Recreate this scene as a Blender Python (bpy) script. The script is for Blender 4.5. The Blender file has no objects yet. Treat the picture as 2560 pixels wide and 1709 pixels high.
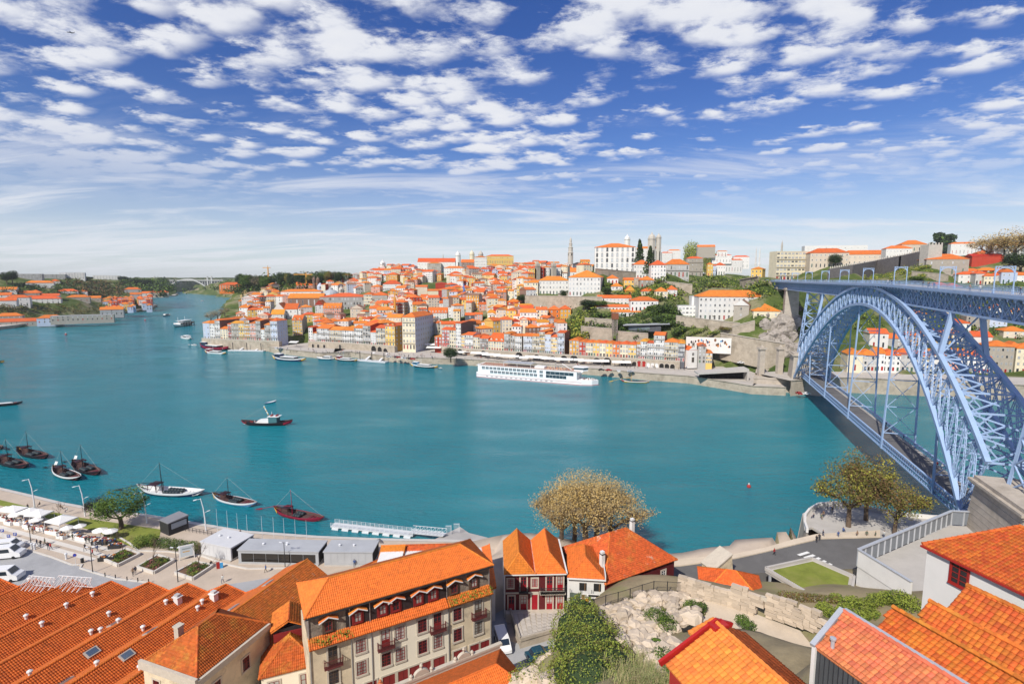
import bpy,math,random
import numpy as np
from mathutils import Vector,Matrix,noise as mnoise
S = bpy.context.scene
COL = S.collection
random.seed(7)
R = math.radians
# ------------------------------------------------------------------ camera
F = 1300.0; CX = 1280.0; CY = 854.5; HOR = 697.0; CZ = 64.0
PIT = math.atan((CY - HOR) / F)
cam = bpy.data.cameras.new('camera'); cam.sensor_width = 36; cam.lens = 36 * F / 2560
cam.clip_start = 0.5; cam.clip_end = 30000
co = bpy.data.objects.new('camera',cam); COL.objects.link(co)
co.location = (0,0,CZ); co.rotation_euler = (math.pi / 2 - PIT,0,0)
S.camera = co
# ------------------------------------------------------------------ light
SUN_FROM = Vector((-0.52,-0.85,0.0)).normalized()
SUN_EL = R(43)
sl = bpy.data.lights.new('sun','SUN'); sl.energy = 4.4; sl.angle = R(0.53); sl.color = (1.0,0.95,0.87)
so = bpy.data.objects.new('sun',sl); COL.objects.link(so)
sd = Vector((SUN_FROM.x * math.cos(SUN_EL),SUN_FROM.y * math.cos(SUN_EL),math.sin(SUN_EL)))
so.rotation_euler = sd.to_track_quat('Z','Y').to_euler(); so.location = (-300,-300,400)
w = bpy.data.worlds.new('World'); S.world = w; w.use_nodes = True
nt = w.node_tree; nt.nodes.clear(); NL = nt.links.new
def N(t,**k):
 n = nt.nodes.new(t)
 for a,b in k.items(): setattr(n,a,b)
 return n
def WM(op,a,b=None,c=None):
 n = N('ShaderNodeMath',operation=op)
 for i,v in enumerate((a,b,c)):
  if v is None: continue
  if isinstance(v,(int,float)): n.inputs[i].default_value = v
  else: NL(v,n.inputs[i])
 return n.outputs[0]
def MR(v,a,b,c=0.0,d=1.0,smooth=True):
 n = N('ShaderNodeMapRange'); n.interpolation_type = 'SMOOTHSTEP' if smooth else 'LINEAR'
 NL(v,n.inputs[0])
 for i,x in enumerate((a,b,c,d)): n.inputs[i + 1].default_value = x
 return n.outputs[0]
sky = N('ShaderNodeTexSky',sky_type='NISHITA',sun_disc=False,sun_elevation=SUN_EL,
  sun_rotation=math.atan2(SUN_FROM.x,SUN_FROM.y),altitude=60,air_density=1.0,dust_density=0.4,ozone_density=3.0)
hs = N('ShaderNodeHueSaturation'); hs.inputs['Hue'].default_value = 0.522; hs.inputs['Saturation'].default_value = 1.30; hs.inputs['Value'].default_value = 1.05
NL(sky.outputs[0],hs.inputs['Color'])
tc = N('ShaderNodeTexCoord'); sx = N('ShaderNodeSeparateXYZ'); NL(tc.outputs['Generated'],sx.inputs[0])
zc = WM('MAXIMUM',sx.outputs[2],0.0)
den = WM('ADD',zc,0.11)
qx = WM('DIVIDE',sx.outputs[0],den); qy = WM('DIVIDE',sx.outputs[1],den)
q = N('ShaderNodeCombineXYZ'); NL(qx,q.inputs[0]); NL(qy,q.inputs[1]); q.inputs[2].default_value = 0.0
BIGOFF = (12.5,6.6,0.0)
def NZ(vec,scale,detail=5,rough=0.55,off=(0,0,0),rot=0.0,sc=(1,1,1),dist=0.0):
 mp = N('ShaderNodeMapping'); NL(vec,mp.inputs[0]); mp.inputs['Location'].default_value = off
 mp.inputs['Rotation'].default_value = (0,0,rot); mp.inputs['Scale'].default_value = sc
 n = N('ShaderNodeTexNoise'); n.inputs['Scale'].default_value = scale; n.inputs['Detail'].default_value = detail
 n.inputs['Roughness'].default_value = rough; n.inputs['Distortion'].default_value = dist; NL(mp.outputs[0],n.inputs['Vector'])
 return n.outputs[0],mp.outputs[0]
big,_ = NZ(q.outputs[0],0.55,3,0.5,BIGOFF)
fine,fv = NZ(q.outputs[0],8.0,7,0.64,(0.4,2.2,0.0),R(25),(1.0,1.25,1.0),0.15)
vo = N('ShaderNodeTexVoronoi',feature='SMOOTH_F1'); vo.inputs['Scale'].default_value = 5.4; vo.inputs['Smoothness'].default_value = 0.55
warp,_ = NZ(q.outputs[0],6.0,2,0.6)
wv = N('ShaderNodeVectorMath',operation='MULTIPLY_ADD'); cw = N('ShaderNodeCombineXYZ')
NL(warp,cw.inputs[0]); NL(fine,cw.inputs[1]); NL(cw.outputs[0],wv.inputs[0]); wv.inputs[1].default_value = (0.22,0.22,0); NL(fv,wv.inputs[2])
NL(wv.outputs[0],vo.inputs['Vector'])
cell = WM('SUBTRACT',0.62,vo.outputs['Distance'])
cov = WM('ADD',WM('MULTIPLY',big,1.15),WM('ADD',WM('MULTIPLY',fine,0.95),WM('MULTIPLY',cell,0.75)))
cum = MR(cov,1.02,1.40)
thick = MR(cov,1.25,1.8)
lowfade = MR(sx.outputs[2],0.10,0.24)
cum = WM('MULTIPLY',cum,lowfade)
# thin streaked cloud lower down
st,_ = NZ(q.outputs[0],1.1,5,0.62,(5.0,0.3,0),R(-18),(0.55,1.7,1),0.6)
lowband = WM('MULTIPLY',MR(sx.outputs[2],0.30,0.13),MR(sx.outputs[2],-0.01,0.02))
bank = WM('MULTIPLY',MR(sx.outputs[2],0.10,0.055),MR(sx.outputs[2],0.005,0.03))
strk = WM('MAXIMUM',WM('MULTIPLY',MR(st,0.46,0.72),WM('MULTIPLY',lowband,0.75)),WM('MULTIPLY',WM('MULTIPLY',bank,MR(st,0.34,0.60)),0.7))
hz = MR(sx.outputs[2],0.24,0.0,0.0,0.62)
mask = WM('MAXIMUM',cum,WM('MAXIMUM',strk,0.0))
mask = WM('MULTIPLY',mask,0.96)
ccol = N('ShaderNodeMix',data_type='RGBA'); NL(thick,ccol.inputs[0])
ccol.inputs[6].default_value = (8.0,8.2,8.8,1); ccol.inputs[7].default_value = (8.6,8.7,9.0,1)
hzmix = N('ShaderNodeMix',data_type='RGBA'); NL(hz,hzmix.inputs[0]); NL(hs.outputs[0],hzmix.inputs[6]); hzmix.inputs[7].default_value = (6.6,7.2,8.6,1)
mx = N('ShaderNodeMix',data_type='RGBA'); NL(mask,mx.inputs[0]); NL(hzmix.outputs[2],mx.inputs[6]); NL(ccol.outputs[2],mx.inputs[7])
bg = N('ShaderNodeBackground'); bg.inputs[1].default_value = 0.09; NL(mx.outputs[2],bg.inputs[0])
w.cycles.sampling_method = 'MANUAL'; w.cycles.sample_map_resolution = 256
wo = N('ShaderNodeOutputWorld'); NL(bg.outputs[0],wo.inputs[0])
S.view_settings.view_transform = 'Standard'; S.view_settings.look = 'None'; S.view_settings.exposure = 0.18; S.view_settings.gamma = 1.0
try:
 S.cycles.max_bounces = 5; S.cycles.diffuse_bounces = 2; S.cycles.glossy_bounces = 2; S.cycles.transparent_max_bounces = 6
 S.cycles.transmission_bounces = 2; S.cycles.volume_bounces = 0; S.cycles.caustics_reflective = False; S.cycles.caustics_refractive = False
except Exception: pass
# ------------------------------------------------------------------ survey helpers: a sighted direction and a known height or range give a real place
_c,_s = math.cos(PIT),math.sin(PIT)
def ray(px,py):
 u = (px - CX) / F; v = (py - CY) / F
 return Vector((u,_c - v * _s,-_s - v * _c))
def G(px,py,z):
 d = ray(px,py); t = (z - CZ) / d.z
 return Vector((d.x * t,d.y * t,z))
def GD(px,py,Y):
 d = ray(px,py); t = Y / d.y
 return Vector((d.x * t,Y,CZ + d.z * t))
def VZ(P,py):
 v = (py - CY) / F; k = (-_s - v * _c) / (_c - v * _s)
 return CZ + k * P[1]
def proj(P):
 x,y,z = P[0],P[1],P[2] - CZ
 de = y * _c - z * _s
 return CX + F * x / de,CY + F * (-y * _s - z * _c) / de
# ------------------------------------------------------------------ objects
def link(o,parent=None):
 COL.objects.link(o)
 if parent is not None: o.parent = parent
 return o
def tag(o,label=None,cat=None,group=None,kind=None):
 if label: o['label'] = label
 if cat: o['category'] = cat
 if group: o['group'] = group
 if kind: o['kind'] = kind
 return o
def thing(name,label,cat,loc=(0,0,0),rz=0.0,group=None):
 o = bpy.data.objects.new(name,None); o.empty_display_size = 0.5
 o.location = loc; o.rotation_euler = (0,0,rz); link(o)
 return tag(o,label,cat,group)
def inst(name,mesh,parent=None,loc=(0,0,0),rz=0.0,sc=None):
 o = bpy.data.objects.new(name,mesh); o.location = loc; o.rotation_euler = (0,0,rz)
 if sc is not None: o.scale = sc if not isinstance(sc,(int,float)) else (sc,sc,sc)
 return link(o,parent)
def copy_tree(o,parent=None):
 c = o.copy(); COL.objects.link(c)
 if parent is not None: c.parent = parent
 for ch in o.children: copy_tree(ch,c)
 return c
class MB:
 def __init__(s): s.v = []; s.f = []; s.m = []; s.mats = []
 def mi(s,mat):
  if mat not in s.mats: s.mats.append(mat)
  return s.mats.index(mat)
 def poly(s,pts,mat):
  i = len(s.v); s.v.extend([tuple(p) for p in pts]); s.f.append(tuple(range(i,i + len(pts)))); s.m.append(s.mi(mat))
 def hexa(s,p,mat,skip=()):
  # 8 points: bottom ring 0-3 ccw, top ring 4-7
  i = len(s.v); s.v.extend([tuple(q) for q in p]); k = s.mi(mat)
  fs = ((3,2,1,0),(4,5,6,7),(0,1,5,4),(1,2,6,5),(2,3,7,6),(3,0,4,7))
  for n,f in enumerate(fs):
   if n in skip: continue
   s.f.append(tuple(i + a for a in f)); s.m.append(k)
 def box(s,x0,y0,z0,x1,y1,z1,mat,skip=()):
  s.hexa(((x0,y0,z0),(x1,y0,z0),(x1,y1,z0),(x0,y1,z0),(x0,y0,z1),(x1,y0,z1),(x1,y1,z1),(x0,y1,z1)),mat,skip)
 def bar(s,p,q,w,h,mat,up=(0,0,1)):
  p = Vector(p); q = Vector(q); d = (q - p)
  if d.length < 1e-6: return
  d.normalize(); u = Vector(up)
  if abs(d.dot(u)) > 0.99: u = Vector((1,0,0))
  a = d.cross(u).normalized() * (w / 2); b = a.cross(d).normalized() * (h / 2)
  s.hexa((p - a - b,p + a - b,p + a + b,p - a + b,q - a - b,q + a - b,q + a + b,q - a + b),mat)
 def prism(s,pts,z0,z1,mat,top=None):
  n = len(pts); i = len(s.v)
  s.v.extend([(p[0],p[1],z0 if not callable(z0) else z0(p)) for p in pts]); s.v.extend([(p[0],p[1],z1) for p in pts])
  k = s.mi(mat); kt = s.mi(top) if top else k
  s.f.append(tuple(range(i + n - 1,i - 1,-1))); s.m.append(k)
  s.f.append(tuple(range(i + n,i + 2 * n))); s.m.append(kt)
  for a in range(n):
   b = (a + 1) % n; s.f.append((i + a,i + b,i + n + b,i + n + a)); s.m.append(k)
 def tube(s,pts,r,mat,n=6,caps=True):
  pts = [Vector(p) for p in pts]; rs = r if isinstance(r,(list,tuple)) else [r] * len(pts)
  i0 = len(s.v); k = s.mi(mat); L = len(pts)
  for j,p in enumerate(pts):
   d = (pts[min(j + 1,L - 1)] - pts[max(j - 1,0)])
   d = d.normalized() if d.length > 1e-9 else Vector((0,0,1))
   u = Vector((0,0,1)) if abs(d.z) < 0.95 else Vector((1,0,0))
   a = d.cross(u).normalized(); b = a.cross(d)
   for m in range(n):
    t = 2 * math.pi * m / n
    s.v.append(tuple(p + (a * math.cos(t) + b * math.sin(t)) * rs[j]))
  for j in range(L - 1):
   for m in range(n):
    a = i0 + j * n + m; b = i0 + j * n + (m + 1) % n
    s.f.append((a,b,b + n,a + n)); s.m.append(k)
  if caps:
   s.f.append(tuple(i0 + m for m in range(n - 1,-1,-1))); s.m.append(k)
   s.f.append(tuple(i0 + (L - 1) * n + m for m in range(n))); s.m.append(k)
 def lathe(s,prof,mat,n=12,c=(0,0),sq=False,ph=0.0):
  i0 = len(s.v); k = s.mi(mat); L = len(prof)
  for (r,z) in prof:
   for m in range(n):
    t = 2 * math.pi * (m + ph) / n
    s.v.append((c[0] + r * math.cos(t),c[1] + r * math.sin(t),z))
  for j in range(L - 1):
   for m in range(n):
    a = i0 + j * n + m; b = i0 + j * n + (m + 1) % n
    s.f.append((a,b,b + n,a + n)); s.m.append(k)
  s.f.append(tuple(i0 + m for m in range(n - 1,-1,-1))); s.m.append(k)
  s.f.append(tuple(i0 + (L - 1) * n + m for m in range(n))); s.m.append(k)
 def mesh(s,name,smooth=False):
  me = bpy.data.meshes.new(name); me.from_pydata(s.v,[],s.f)
  for m in s.mats: me.materials.append(m)
  if len(s.mats) > 1: me.polygons.foreach_set('material_index',s.m)
  if smooth: me.polygons.foreach_set('use_smooth',[True] * len(s.f))
  me.update(); return me
 def obj(s,name,parent=None,loc=(0,0,0),rz=0.0,smooth=False):
  return inst(name,s.mesh(name,smooth),parent,loc,rz)
# ------------------------------------------------------------------ materials
MATS = {}
def mat(name,col,rough=0.75,var=0.10,scale=0.6,bump=0.0,bscale=12.0,orand=0.0,hrand=0.0,metal=0.0,spec=0.35,dirt=None,dscale=0.25,damt=0.5,coords='Object',stretch=None):
 if name in MATS: return MATS[name]
 m = bpy.data.materials.new(name); m.use_nodes = True; t = m.node_tree; n = t.nodes; l = t.links.new
 b = n['Principled BSDF']; b.inputs['Roughness'].default_value = rough; b.inputs['Metallic'].default_value = metal
 b.inputs['Specular IOR Level'].default_value = spec
 tc = n.new('ShaderNodeTexCoord'); vec = tc.outputs[coords]
 if stretch:
  mp = n.new('ShaderNodeMapping'); mp.inputs['Scale'].default_value = stretch; l(vec,mp.inputs[0]); vec = mp.outputs[0]
 nz = n.new('ShaderNodeTexNoise'); nz.inputs['Scale'].default_value = scale; nz.inputs['Detail'].default_value = 6; nz.inputs['Roughness'].default_value = 0.65
 l(vec,nz.inputs['Vector'])
 mr = n.new('ShaderNodeMapRange'); mr.inputs[1].default_value = 0.3; mr.inputs[2].default_value = 0.7; mr.inputs[3].default_value = 1 - var; mr.inputs[4].default_value = 1 + var * 0.7
 l(nz.outputs[0],mr.inputs[0])
 hsv = n.new('ShaderNodeHueSaturation'); hsv.inputs['Color'].default_value = (*col,1)
 val = mr.outputs[0]
 if orand or hrand:
  oi = n.new('ShaderNodeObjectInfo')
  if orand:
   a = n.new('ShaderNodeMapRange'); l(oi.outputs['Random'],a.inputs[0]); a.inputs[3].default_value = 1 - orand; a.inputs[4].default_value = 1 + orand * 0.6
   mm = n.new('ShaderNodeMath'); mm.operation = 'MULTIPLY'; l(val,mm.inputs[0]); l(a.outputs[0],mm.inputs[1]); val = mm.outputs[0]
  if hrand:
   f = n.new('ShaderNodeMath'); f.operation = 'MULTIPLY'; l(oi.outputs['Random'],f.inputs[0]); f.inputs[1].default_value = 7.31
   g = n.new('ShaderNodeMath'); g.operation = 'FRACT'; l(f.outputs[0],g.inputs[0])
   a = n.new('ShaderNodeMapRange'); l(g.outputs[0],a.inputs[0]); a.inputs[3].default_value = 0.5 - hrand; a.inputs[4].default_value = 0.5 + hrand; l(a.outputs[0],hsv.inputs['Hue'])
 l(val,hsv.inputs['Value']); out = hsv.outputs[0]
 if dirt:
  n2 = n.new('ShaderNodeTexNoise'); n2.inputs['Scale'].default_value = dscale; n2.inputs['Detail'].default_value = 8; n2.inputs['Roughness'].default_value = 0.7; l(vec,n2.inputs['Vector'])
  m2 = n.new('ShaderNodeMapRange'); l(n2.outputs[0],m2.inputs[0]); m2.inputs[1].default_value = 0.50; m2.inputs[2].default_value = 0.72; m2.inputs[3].default_value = 0; m2.inputs[4].default_value = damt
  mx = n.new('ShaderNodeMix'); mx.data_type = 'RGBA'; l(m2.outputs[0],mx.inputs[0]); l(out,mx.inputs[6]); mx.inputs[7].default_value = (*dirt,1); out = mx.outputs[2]
 l(out,b.inputs['Base Color'])
 if bump:
  nb = n.new('ShaderNodeTexNoise'); nb.inputs['Scale'].default_value = bscale; nb.inputs['Detail'].default_value = 5; l(vec,nb.inputs['Vector'])
  bp = n.new('ShaderNodeBump'); bp.inputs['Strength'].default_value = bump; bp.inputs['Distance'].default_value = 0.1; l(nb.outputs[0],bp.inputs['Height']); l(bp.outputs[0],b.inputs['Normal'])
 MATS[name] = m; return m
def sub(name):
 m = MATS[name]; return m,m.node_tree,m.node_tree.nodes['Principled BSDF']
WALL = {
 'white': mat('plaster_white',(0.72,0.70,0.66),0.85,0.07,0.25,orand=0.10,dirt=(0.42,0.38,0.33),dscale=0.18,damt=0.35),
 'cream': mat('plaster_cream',(0.74,0.66,0.48),0.85,0.08,0.25,orand=0.10,dirt=(0.40,0.34,0.26),dscale=0.18,damt=0.4),
 'yellow': mat('plaster_yellow',(0.72,0.48,0.13),0.85,0.08,0.25,orand=0.12,dirt=(0.42,0.30,0.14),dscale=0.2,damt=0.35),
 'ochre': mat('plaster_ochre',(0.66,0.33,0.05),0.85,0.08,0.25,orand=0.12,dirt=(0.38,0.22,0.08),dscale=0.2,damt=0.35),
 'red': mat('plaster_red',(0.42,0.045,0.022),0.8,0.12,0.3,orand=0.15),
 'orange': mat('plaster_orange',(0.62,0.17,0.03),0.8,0.12,0.3,orand=0.15),
 'pink': mat('plaster_pink',(0.66,0.33,0.25),0.85,0.08,0.3,orand=0.15,dirt=(0.4,0.25,0.2)),
 'blue': mat('tile_pale_blue',(0.50,0.56,0.68),0.5,0.08,0.3,orand=0.12),
 'grey': mat('plaster_grey',(0.47,0.46,0.44),0.85,0.12,0.3,orand=0.2,dirt=(0.25,0.23,0.21)),
 'stone': mat('granite_wall',(0.40,0.36,0.30),0.9,0.22,0.8,0.5,3.0,orand=0.15,dirt=(0.2,0.17,0.14),dscale=0.4),
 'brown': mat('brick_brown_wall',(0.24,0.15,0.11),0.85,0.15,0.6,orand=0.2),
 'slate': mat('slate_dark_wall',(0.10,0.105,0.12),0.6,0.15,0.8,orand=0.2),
 'beige': mat('plaster_beige',(0.62,0.53,0.42),0.85,0.08,0.3,orand=0.15,dirt=(0.36,0.29,0.22)),
}
ROOF = {
 'tile': mat('roof_tile',(0.68,0.165,0.028),0.8,0.20,0.5,0.35,5.0,orand=0.20,hrand=0.014,dirt=(0.42,0.10,0.03),dscale=0.30,damt=0.6),
 'ochre': mat('roof_tile_ochre',(0.66,0.25,0.03),0.8,0.22,0.5,0.35,5.0,orand=0.15,hrand=0.012,dirt=(0.35,0.16,0.03),dscale=0.3,damt=0.6),
 'old': mat('roof_tile_weathered',(0.30,0.17,0.11),0.85,0.2,0.5,0.3,4.0,orand=0.15),
 'red': mat('roof_sheet_red',(0.50,0.035,0.018),0.6,0.12,0.4),
 'grey': mat('roof_sheet_grey',(0.38,0.40,0.42),0.5,0.12,0.4),
}
GLASS = mat('window_glass',(0.035,0.045,0.06),0.12,0.3,0.4,spec=0.6,orand=0.4)
GLASSL = mat('window_curtained',(0.48,0.50,0.52),0.25,0.25,0.4,spec=0.5,orand=0.4)
FRAMEW = mat('frame_white',(0.72,0.71,0.68),0.6,0.05)
FRAMES = mat('frame_granite',(0.46,0.41,0.34),0.85,0.12)
FRAMER = mat('frame_dark_red',(0.22,0.022,0.022),0.5,0.12)
DOORG = mat('door_green',(0.05,0.13,0.09),0.5,0.1,orand=0.3)
DOORR = mat('door_red',(0.36,0.025,0.02),0.5,0.1,orand=0.2)
IRON = mat('iron_dark',(0.03,0.03,0.032),0.5,0.2)
STONE = mat('quay_stone',(0.42,0.36,0.28),0.9,0.22,0.35,0.6,2.0,dirt=(0.16,0.13,0.09),dscale=0.12,damt=0.7)
PAVE = mat('quay_paving',(0.47,0.43,0.38),0.85,0.12,0.15,0.2,3.0,dirt=(0.33,0.30,0.27),dscale=0.05)
WHITE = mat('canvas_white',(0.80,0.78,0.74),0.8,0.05,0.5,orand=0.08)
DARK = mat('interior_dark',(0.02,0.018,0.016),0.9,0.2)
# ================================================================== water, terrain, quays
def water_mat():
 m = bpy.data.materials.new('river_water'); m.use_nodes = True; t = m.node_tree; n = t.nodes; l = t.links.new; b = n['Principled BSDF']
 b.inputs['Roughness'].default_value = 0.10; b.inputs['IOR'].default_value = 1.33
 b.inputs['Specular IOR Level'].default_value = 0.4
 tc = n.new('ShaderNodeTexCoord')
 nz = n.new('ShaderNodeTexNoise'); nz.inputs['Scale'].default_value = 0.012; nz.inputs['Detail'].default_value = 4; l(tc.outputs['Object'],nz.inputs['Vector'])
 cr = n.new('ShaderNodeMix'); cr.data_type = 'RGBA'; cr.inputs[6].default_value = (0.001,0.130,0.180,1); cr.inputs[7].default_value = (0.010,0.255,0.300,1)
 l(nz.outputs[0],cr.inputs[0]); l(cr.outputs[2],b.inputs['Base Color'])
 rn = n.new('ShaderNodeTexNoise'); rn.inputs['Scale'].default_value = 0.02; rn.inputs['Detail'].default_value = 5; mpr = n.new('ShaderNodeMapping'); mpr.inputs['Scale'].default_value = (1,3,1); mpr.inputs['Rotation'].default_value = (0,0,R(15)); l(tc.outputs['Object'],mpr.inputs[0]); l(mpr.outputs[0],rn.inputs['Vector'])
 rr = n.new('ShaderNodeMapRange'); rr.inputs[1].default_value = .35; rr.inputs[2].default_value = .65; rr.inputs[3].default_value = .05; rr.inputs[4].default_value = .18; l(rn.outputs[0],rr.inputs[0]); l(rr.outputs[0],b.inputs['Roughness'])
 hts = None
 for sc,rot,st,amt in ((0.55,20,(1,2.6,1),1.0),(1.7,-15,(1,2.0,1),0.45),(0.16,32,(1,3.0,1),1.3)):
  mp = n.new('ShaderNodeMapping'); mp.inputs['Rotation'].default_value = (0,0,R(rot)); mp.inputs['Scale'].default_value = st; l(tc.outputs['Object'],mp.inputs[0])
  x = n.new('ShaderNodeTexNoise'); x.inputs['Scale'].default_value = sc; x.inputs['Detail'].default_value = 4; x.inputs['Roughness'].default_value = 0.6; l(mp.outputs[0],x.inputs['Vector'])
  a = n.new('ShaderNodeMath'); a.operation = 'MULTIPLY_ADD'; l(x.outputs[0],a.inputs[0]); a.inputs[1].default_value = amt
  if hts is None: a.inputs[2].default_value = 0
  else: l(hts,a.inputs[2])
  hts = a.outputs[0]
 bp = n.new('ShaderNodeBump'); bp.inputs['Strength'].default_value = 0.8; bp.inputs['Distance'].default_value = 0.9; l(hts,bp.inputs['Height']); l(bp.outputs[0],b.inputs['Normal'])
 return m
WATER = water_mat()
mb = MB(); mb.poly([(-4400,-250,0),(4400,-250,0),(4400,4900,0),(-4400,4900,0)],WATER)
tag(mb.obj('river_water'),'teal rippled river water',kind='structure')
def ground_mat():
 m = bpy.data.materials.new('hillside_ground'); m.use_nodes = True; t = m.node_tree; n = t.nodes; l = t.links.new; b = n['Principled BSDF']; b.inputs['Roughness'].default_value = 0.95
 b.inputs['Specular IOR Level'].default_value = 0.1
 tc = n.new('ShaderNodeTexCoord')
 a = n.new('ShaderNodeTexNoise'); a.inputs['Scale'].default_value = 0.03; a.inputs['Detail'].default_value = 8; a.inputs['Roughness'].default_value = 0.7; l(tc.outputs['Object'],a.inputs['Vector'])
 r = n.new('ShaderNodeValToRGB'); l(a.outputs[0],r.inputs[0]); e = r.color_ramp.elements
 e[0].position = 0.35; e[0].color = (0.045,0.075,0.018,1); e[1].position = 0.68; e[1].color = (0.30,0.25,0.17,1)
 x = r.color_ramp.elements.new(0.5); x.color = (0.09,0.12,0.03,1)
 l(r.outputs[0],b.inputs['Base Color'])
 nb = n.new('ShaderNodeTexNoise'); nb.inputs['Scale'].default_value = 0.5; nb.inputs['Detail'].default_value = 6; l(tc.outputs['Object'],nb.inputs['Vector'])
 bp = n.new('ShaderNodeBump'); bp.inputs['Strength'].default_value = 0.8; bp.inputs['Distance'].default_value = 1.0; l(nb.outputs[0],bp.inputs['Height']); l(bp.outputs[0],b.inputs['Normal'])
 return m
GROUND = ground_mat()
def ctrl(table):
 pts = []
 for px,lst in table:
  for py,Y in lst: pts.append(tuple(GD(px,py,Y)))
 return np.array(pts)
class Terr:
 def __init__(s,pts,p=3.2): s.p = np.array(pts); s.pw = p
 def z(s,x,y):
  x = np.atleast_1d(np.asarray(x,float)); y = np.atleast_1d(np.asarray(y,float))
  out = np.empty(len(x))
  for i in range(0,len(x),4000):
   d2 = (x[i:i+4000,None] - s.p[None,:,0])**2 + (y[i:i+4000,None] - s.p[None,:,1])**2 + 4.0
   wt = d2**(-s.pw / 2); out[i:i+4000] = (wt * s.p[None,:,2]).sum(1) / wt.sum(1)
  return out
 def hit(s,px,py,y0=300.,y1=1500.):
  d = ray(px,py); Y = np.linspace(y0,y1,240); t = Y / d.y
  zr = CZ + d.z * t; zt = s.z(d.x * t,Y); k = np.nonzero(zr <= zt)[0]
  i = k[0] if len(k) else len(Y) - 1
  return Vector((d.x * t[i],Y[i],float(zt[i])))
def inside(poly,x,y):
 poly = np.array([(p[0],p[1]) for p in poly]); r = np.zeros(len(x),bool); n = len(poly)
 for i in range(n):
  x1,y1 = poly[i]; x2,y2 = poly[(i + 1) % n]
  c = ((y1 > y) != (y2 > y)); xx = (x2 - x1) * (y - y1) / (y2 - y1 + 1e-12) + x1
  r ^= (c & (x < xx))
 return r
def terrain(name,T,x0,x1,y0,y1,step,land,low,matl,label,hi=None):
 xs = np.arange(x0,x1 + 1,step); ys = np.arange(y0,y1 + 1,step); X,Y = np.meshgrid(xs,ys); x = X.ravel(); y = Y.ravel()
 z = T.z(x,y); ins = inside(land,x,y)
 for poly,zl in low:
  k = inside(poly,x,y); z[k] = np.minimum(z[k],zl)
 z[~ins] = -5.0
 nx = len(xs); v = list(zip(x.tolist(),y.tolist(),z.tolist())); f = []
 for j in range(len(ys) - 1):
  for i in range(nx - 1):
   a = j * nx + i
   if ins[a] or ins[a + 1] or ins[a + nx] or ins[a + nx + 1]: f.append((a,a + 1,a + nx + 1,a + nx))
 me = bpy.data.meshes.new(name); me.from_pydata(v,[],f); me.materials.append(matl); me.polygons.foreach_set('use_smooth',[True] * len(f))
 if hi:
  me.materials.append(hi[1]); me.polygons.foreach_set('material_index',[1 if z[q[0]] > hi[0] and x[q[0]] > -20 else 0 for q in f])
 me.update()
 return tag(inst(name,me),label,kind='structure')
TN = Terr(ctrl([
 (480,[(742,1700),(735,1760),(722,1800),(708,2000)]),
 (560,[(760,1250),(745,1400),(735,1550),(722,1600),(707,1800),(697,2100)]),
 (600,[(850,470),(835,500),(815,540),(790,600),(772,680),(756,820),(742,1000),(728,1150),(708,1350),(696,1600)]),
 (690,[(850,458),(835,485),(815,525),(795,570),(770,640),(752,720),(735,820),(715,950),(698,1080),(690,1300)]),
 (800,[(855,445),(835,475),(812,515),(790,560),(765,620),(745,680),(725,750),(705,830),(693,900),(688,1050)]),
 (1000,[(866,425),(845,440),(820,475),(790,520),(760,585),(740,635),(720,690),(700,760),(682,820),(668,880),(664,1050)]),
 (1200,[(870,400),(845,415),(820,450),(790,500),(760,560),(735,620),(715,670),(697,730),(684,780),(674,840),(670,1050)]),
 (1350,[(884,372),(860,390),(835,412),(805,430),(775,448),(752,462),(738,472),(712,530),(695,600),(682,720),(674,850),(668,1000)]),
 (1500,[(892,362),(870,374),(845,384),(815,394),(790,402),(770,410),(748,420),(728,438),(704,452),(684,465),(678,560),(668,800)]),
 (1650,[(900,352),(880,364),(850,374),(800,384),(770,394),(744,405),(718,425),(698,440),(684,460),(676,500),(668,800)]),
 (1780,[(908,347),(884,352),(858,357),(834,362),(806,372),(797,378),(762,402),(738,415),(712,428),(698,445),(692,520),(684,800)]),
 (1900,[(925,330),(890,340),(850,347),(800,354),(760,362),(730,374),(706,390),(696,420),(692,520)]),
 (1985,[(905,330),(870,337),(830,343),(790,349),(757,356),(735,368),(712,392)]),
 (2100,[(926,322),(905,334),(880,350),(850,370),(815,392),(790,408),(760,424),(730,438),(706,446),(690,452),(676,480),(660,560)]),
 (2300,[(930,318),(905,334),(875,352),(845,372),(810,395),(780,407),(750,420),(722,436),(704,445),(692,452),(665,490),(648,560),(640,700)]),
 (2500,[(934,312),(905,330),(870,355),(835,380),(802,400),(772,412),(742,428),(712,440),(692,450),(672,480),(646,540),(632,640)]),
 (2800,[(940,308),(900,330),(850,372),(800,400),(750,425),(700,450),(650,540)]),
 (3100,[(940,308),(900,330),(850,372),(800,400),(750,425),(700,450),(650,540)]),
]))
shoreN = [G(x,y,0) for x,y in [(460,731),(520,734),(560,738),(598,744),(604,752),(594,764),(566,786),(531,813),(513,843),(506,868),(600,872),(667,877),(686,883),(740,889),(800,896),(834,895),(877,893),(923,899),(957,903),(1018,908),(1125,911),(1197,915),(1330,924),(1496,939),(1626,951),(1720,958),(1776,967),(1830,976),(1880,985),(1964,989)]]
shoreE = [G(x,y,0) for x,y in [(1975,990),(2040,984),(2117,981),(2310,990),(2560,1003),(3000,1020)]]
_ex = [(p.x,p.y,4.0) for p in shoreN[9:] + shoreE] + [(p.x,p.y - d,-2.0) for p in shoreN[9:] + shoreE for d in (40,90)]
TN.p = np.vstack([TN.p,np.array(_ex)])
landN = shoreN + shoreE + [Vector((1500,420,0)),Vector((1500,2600,0)),Vector((-1500,2600,0))]
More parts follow.
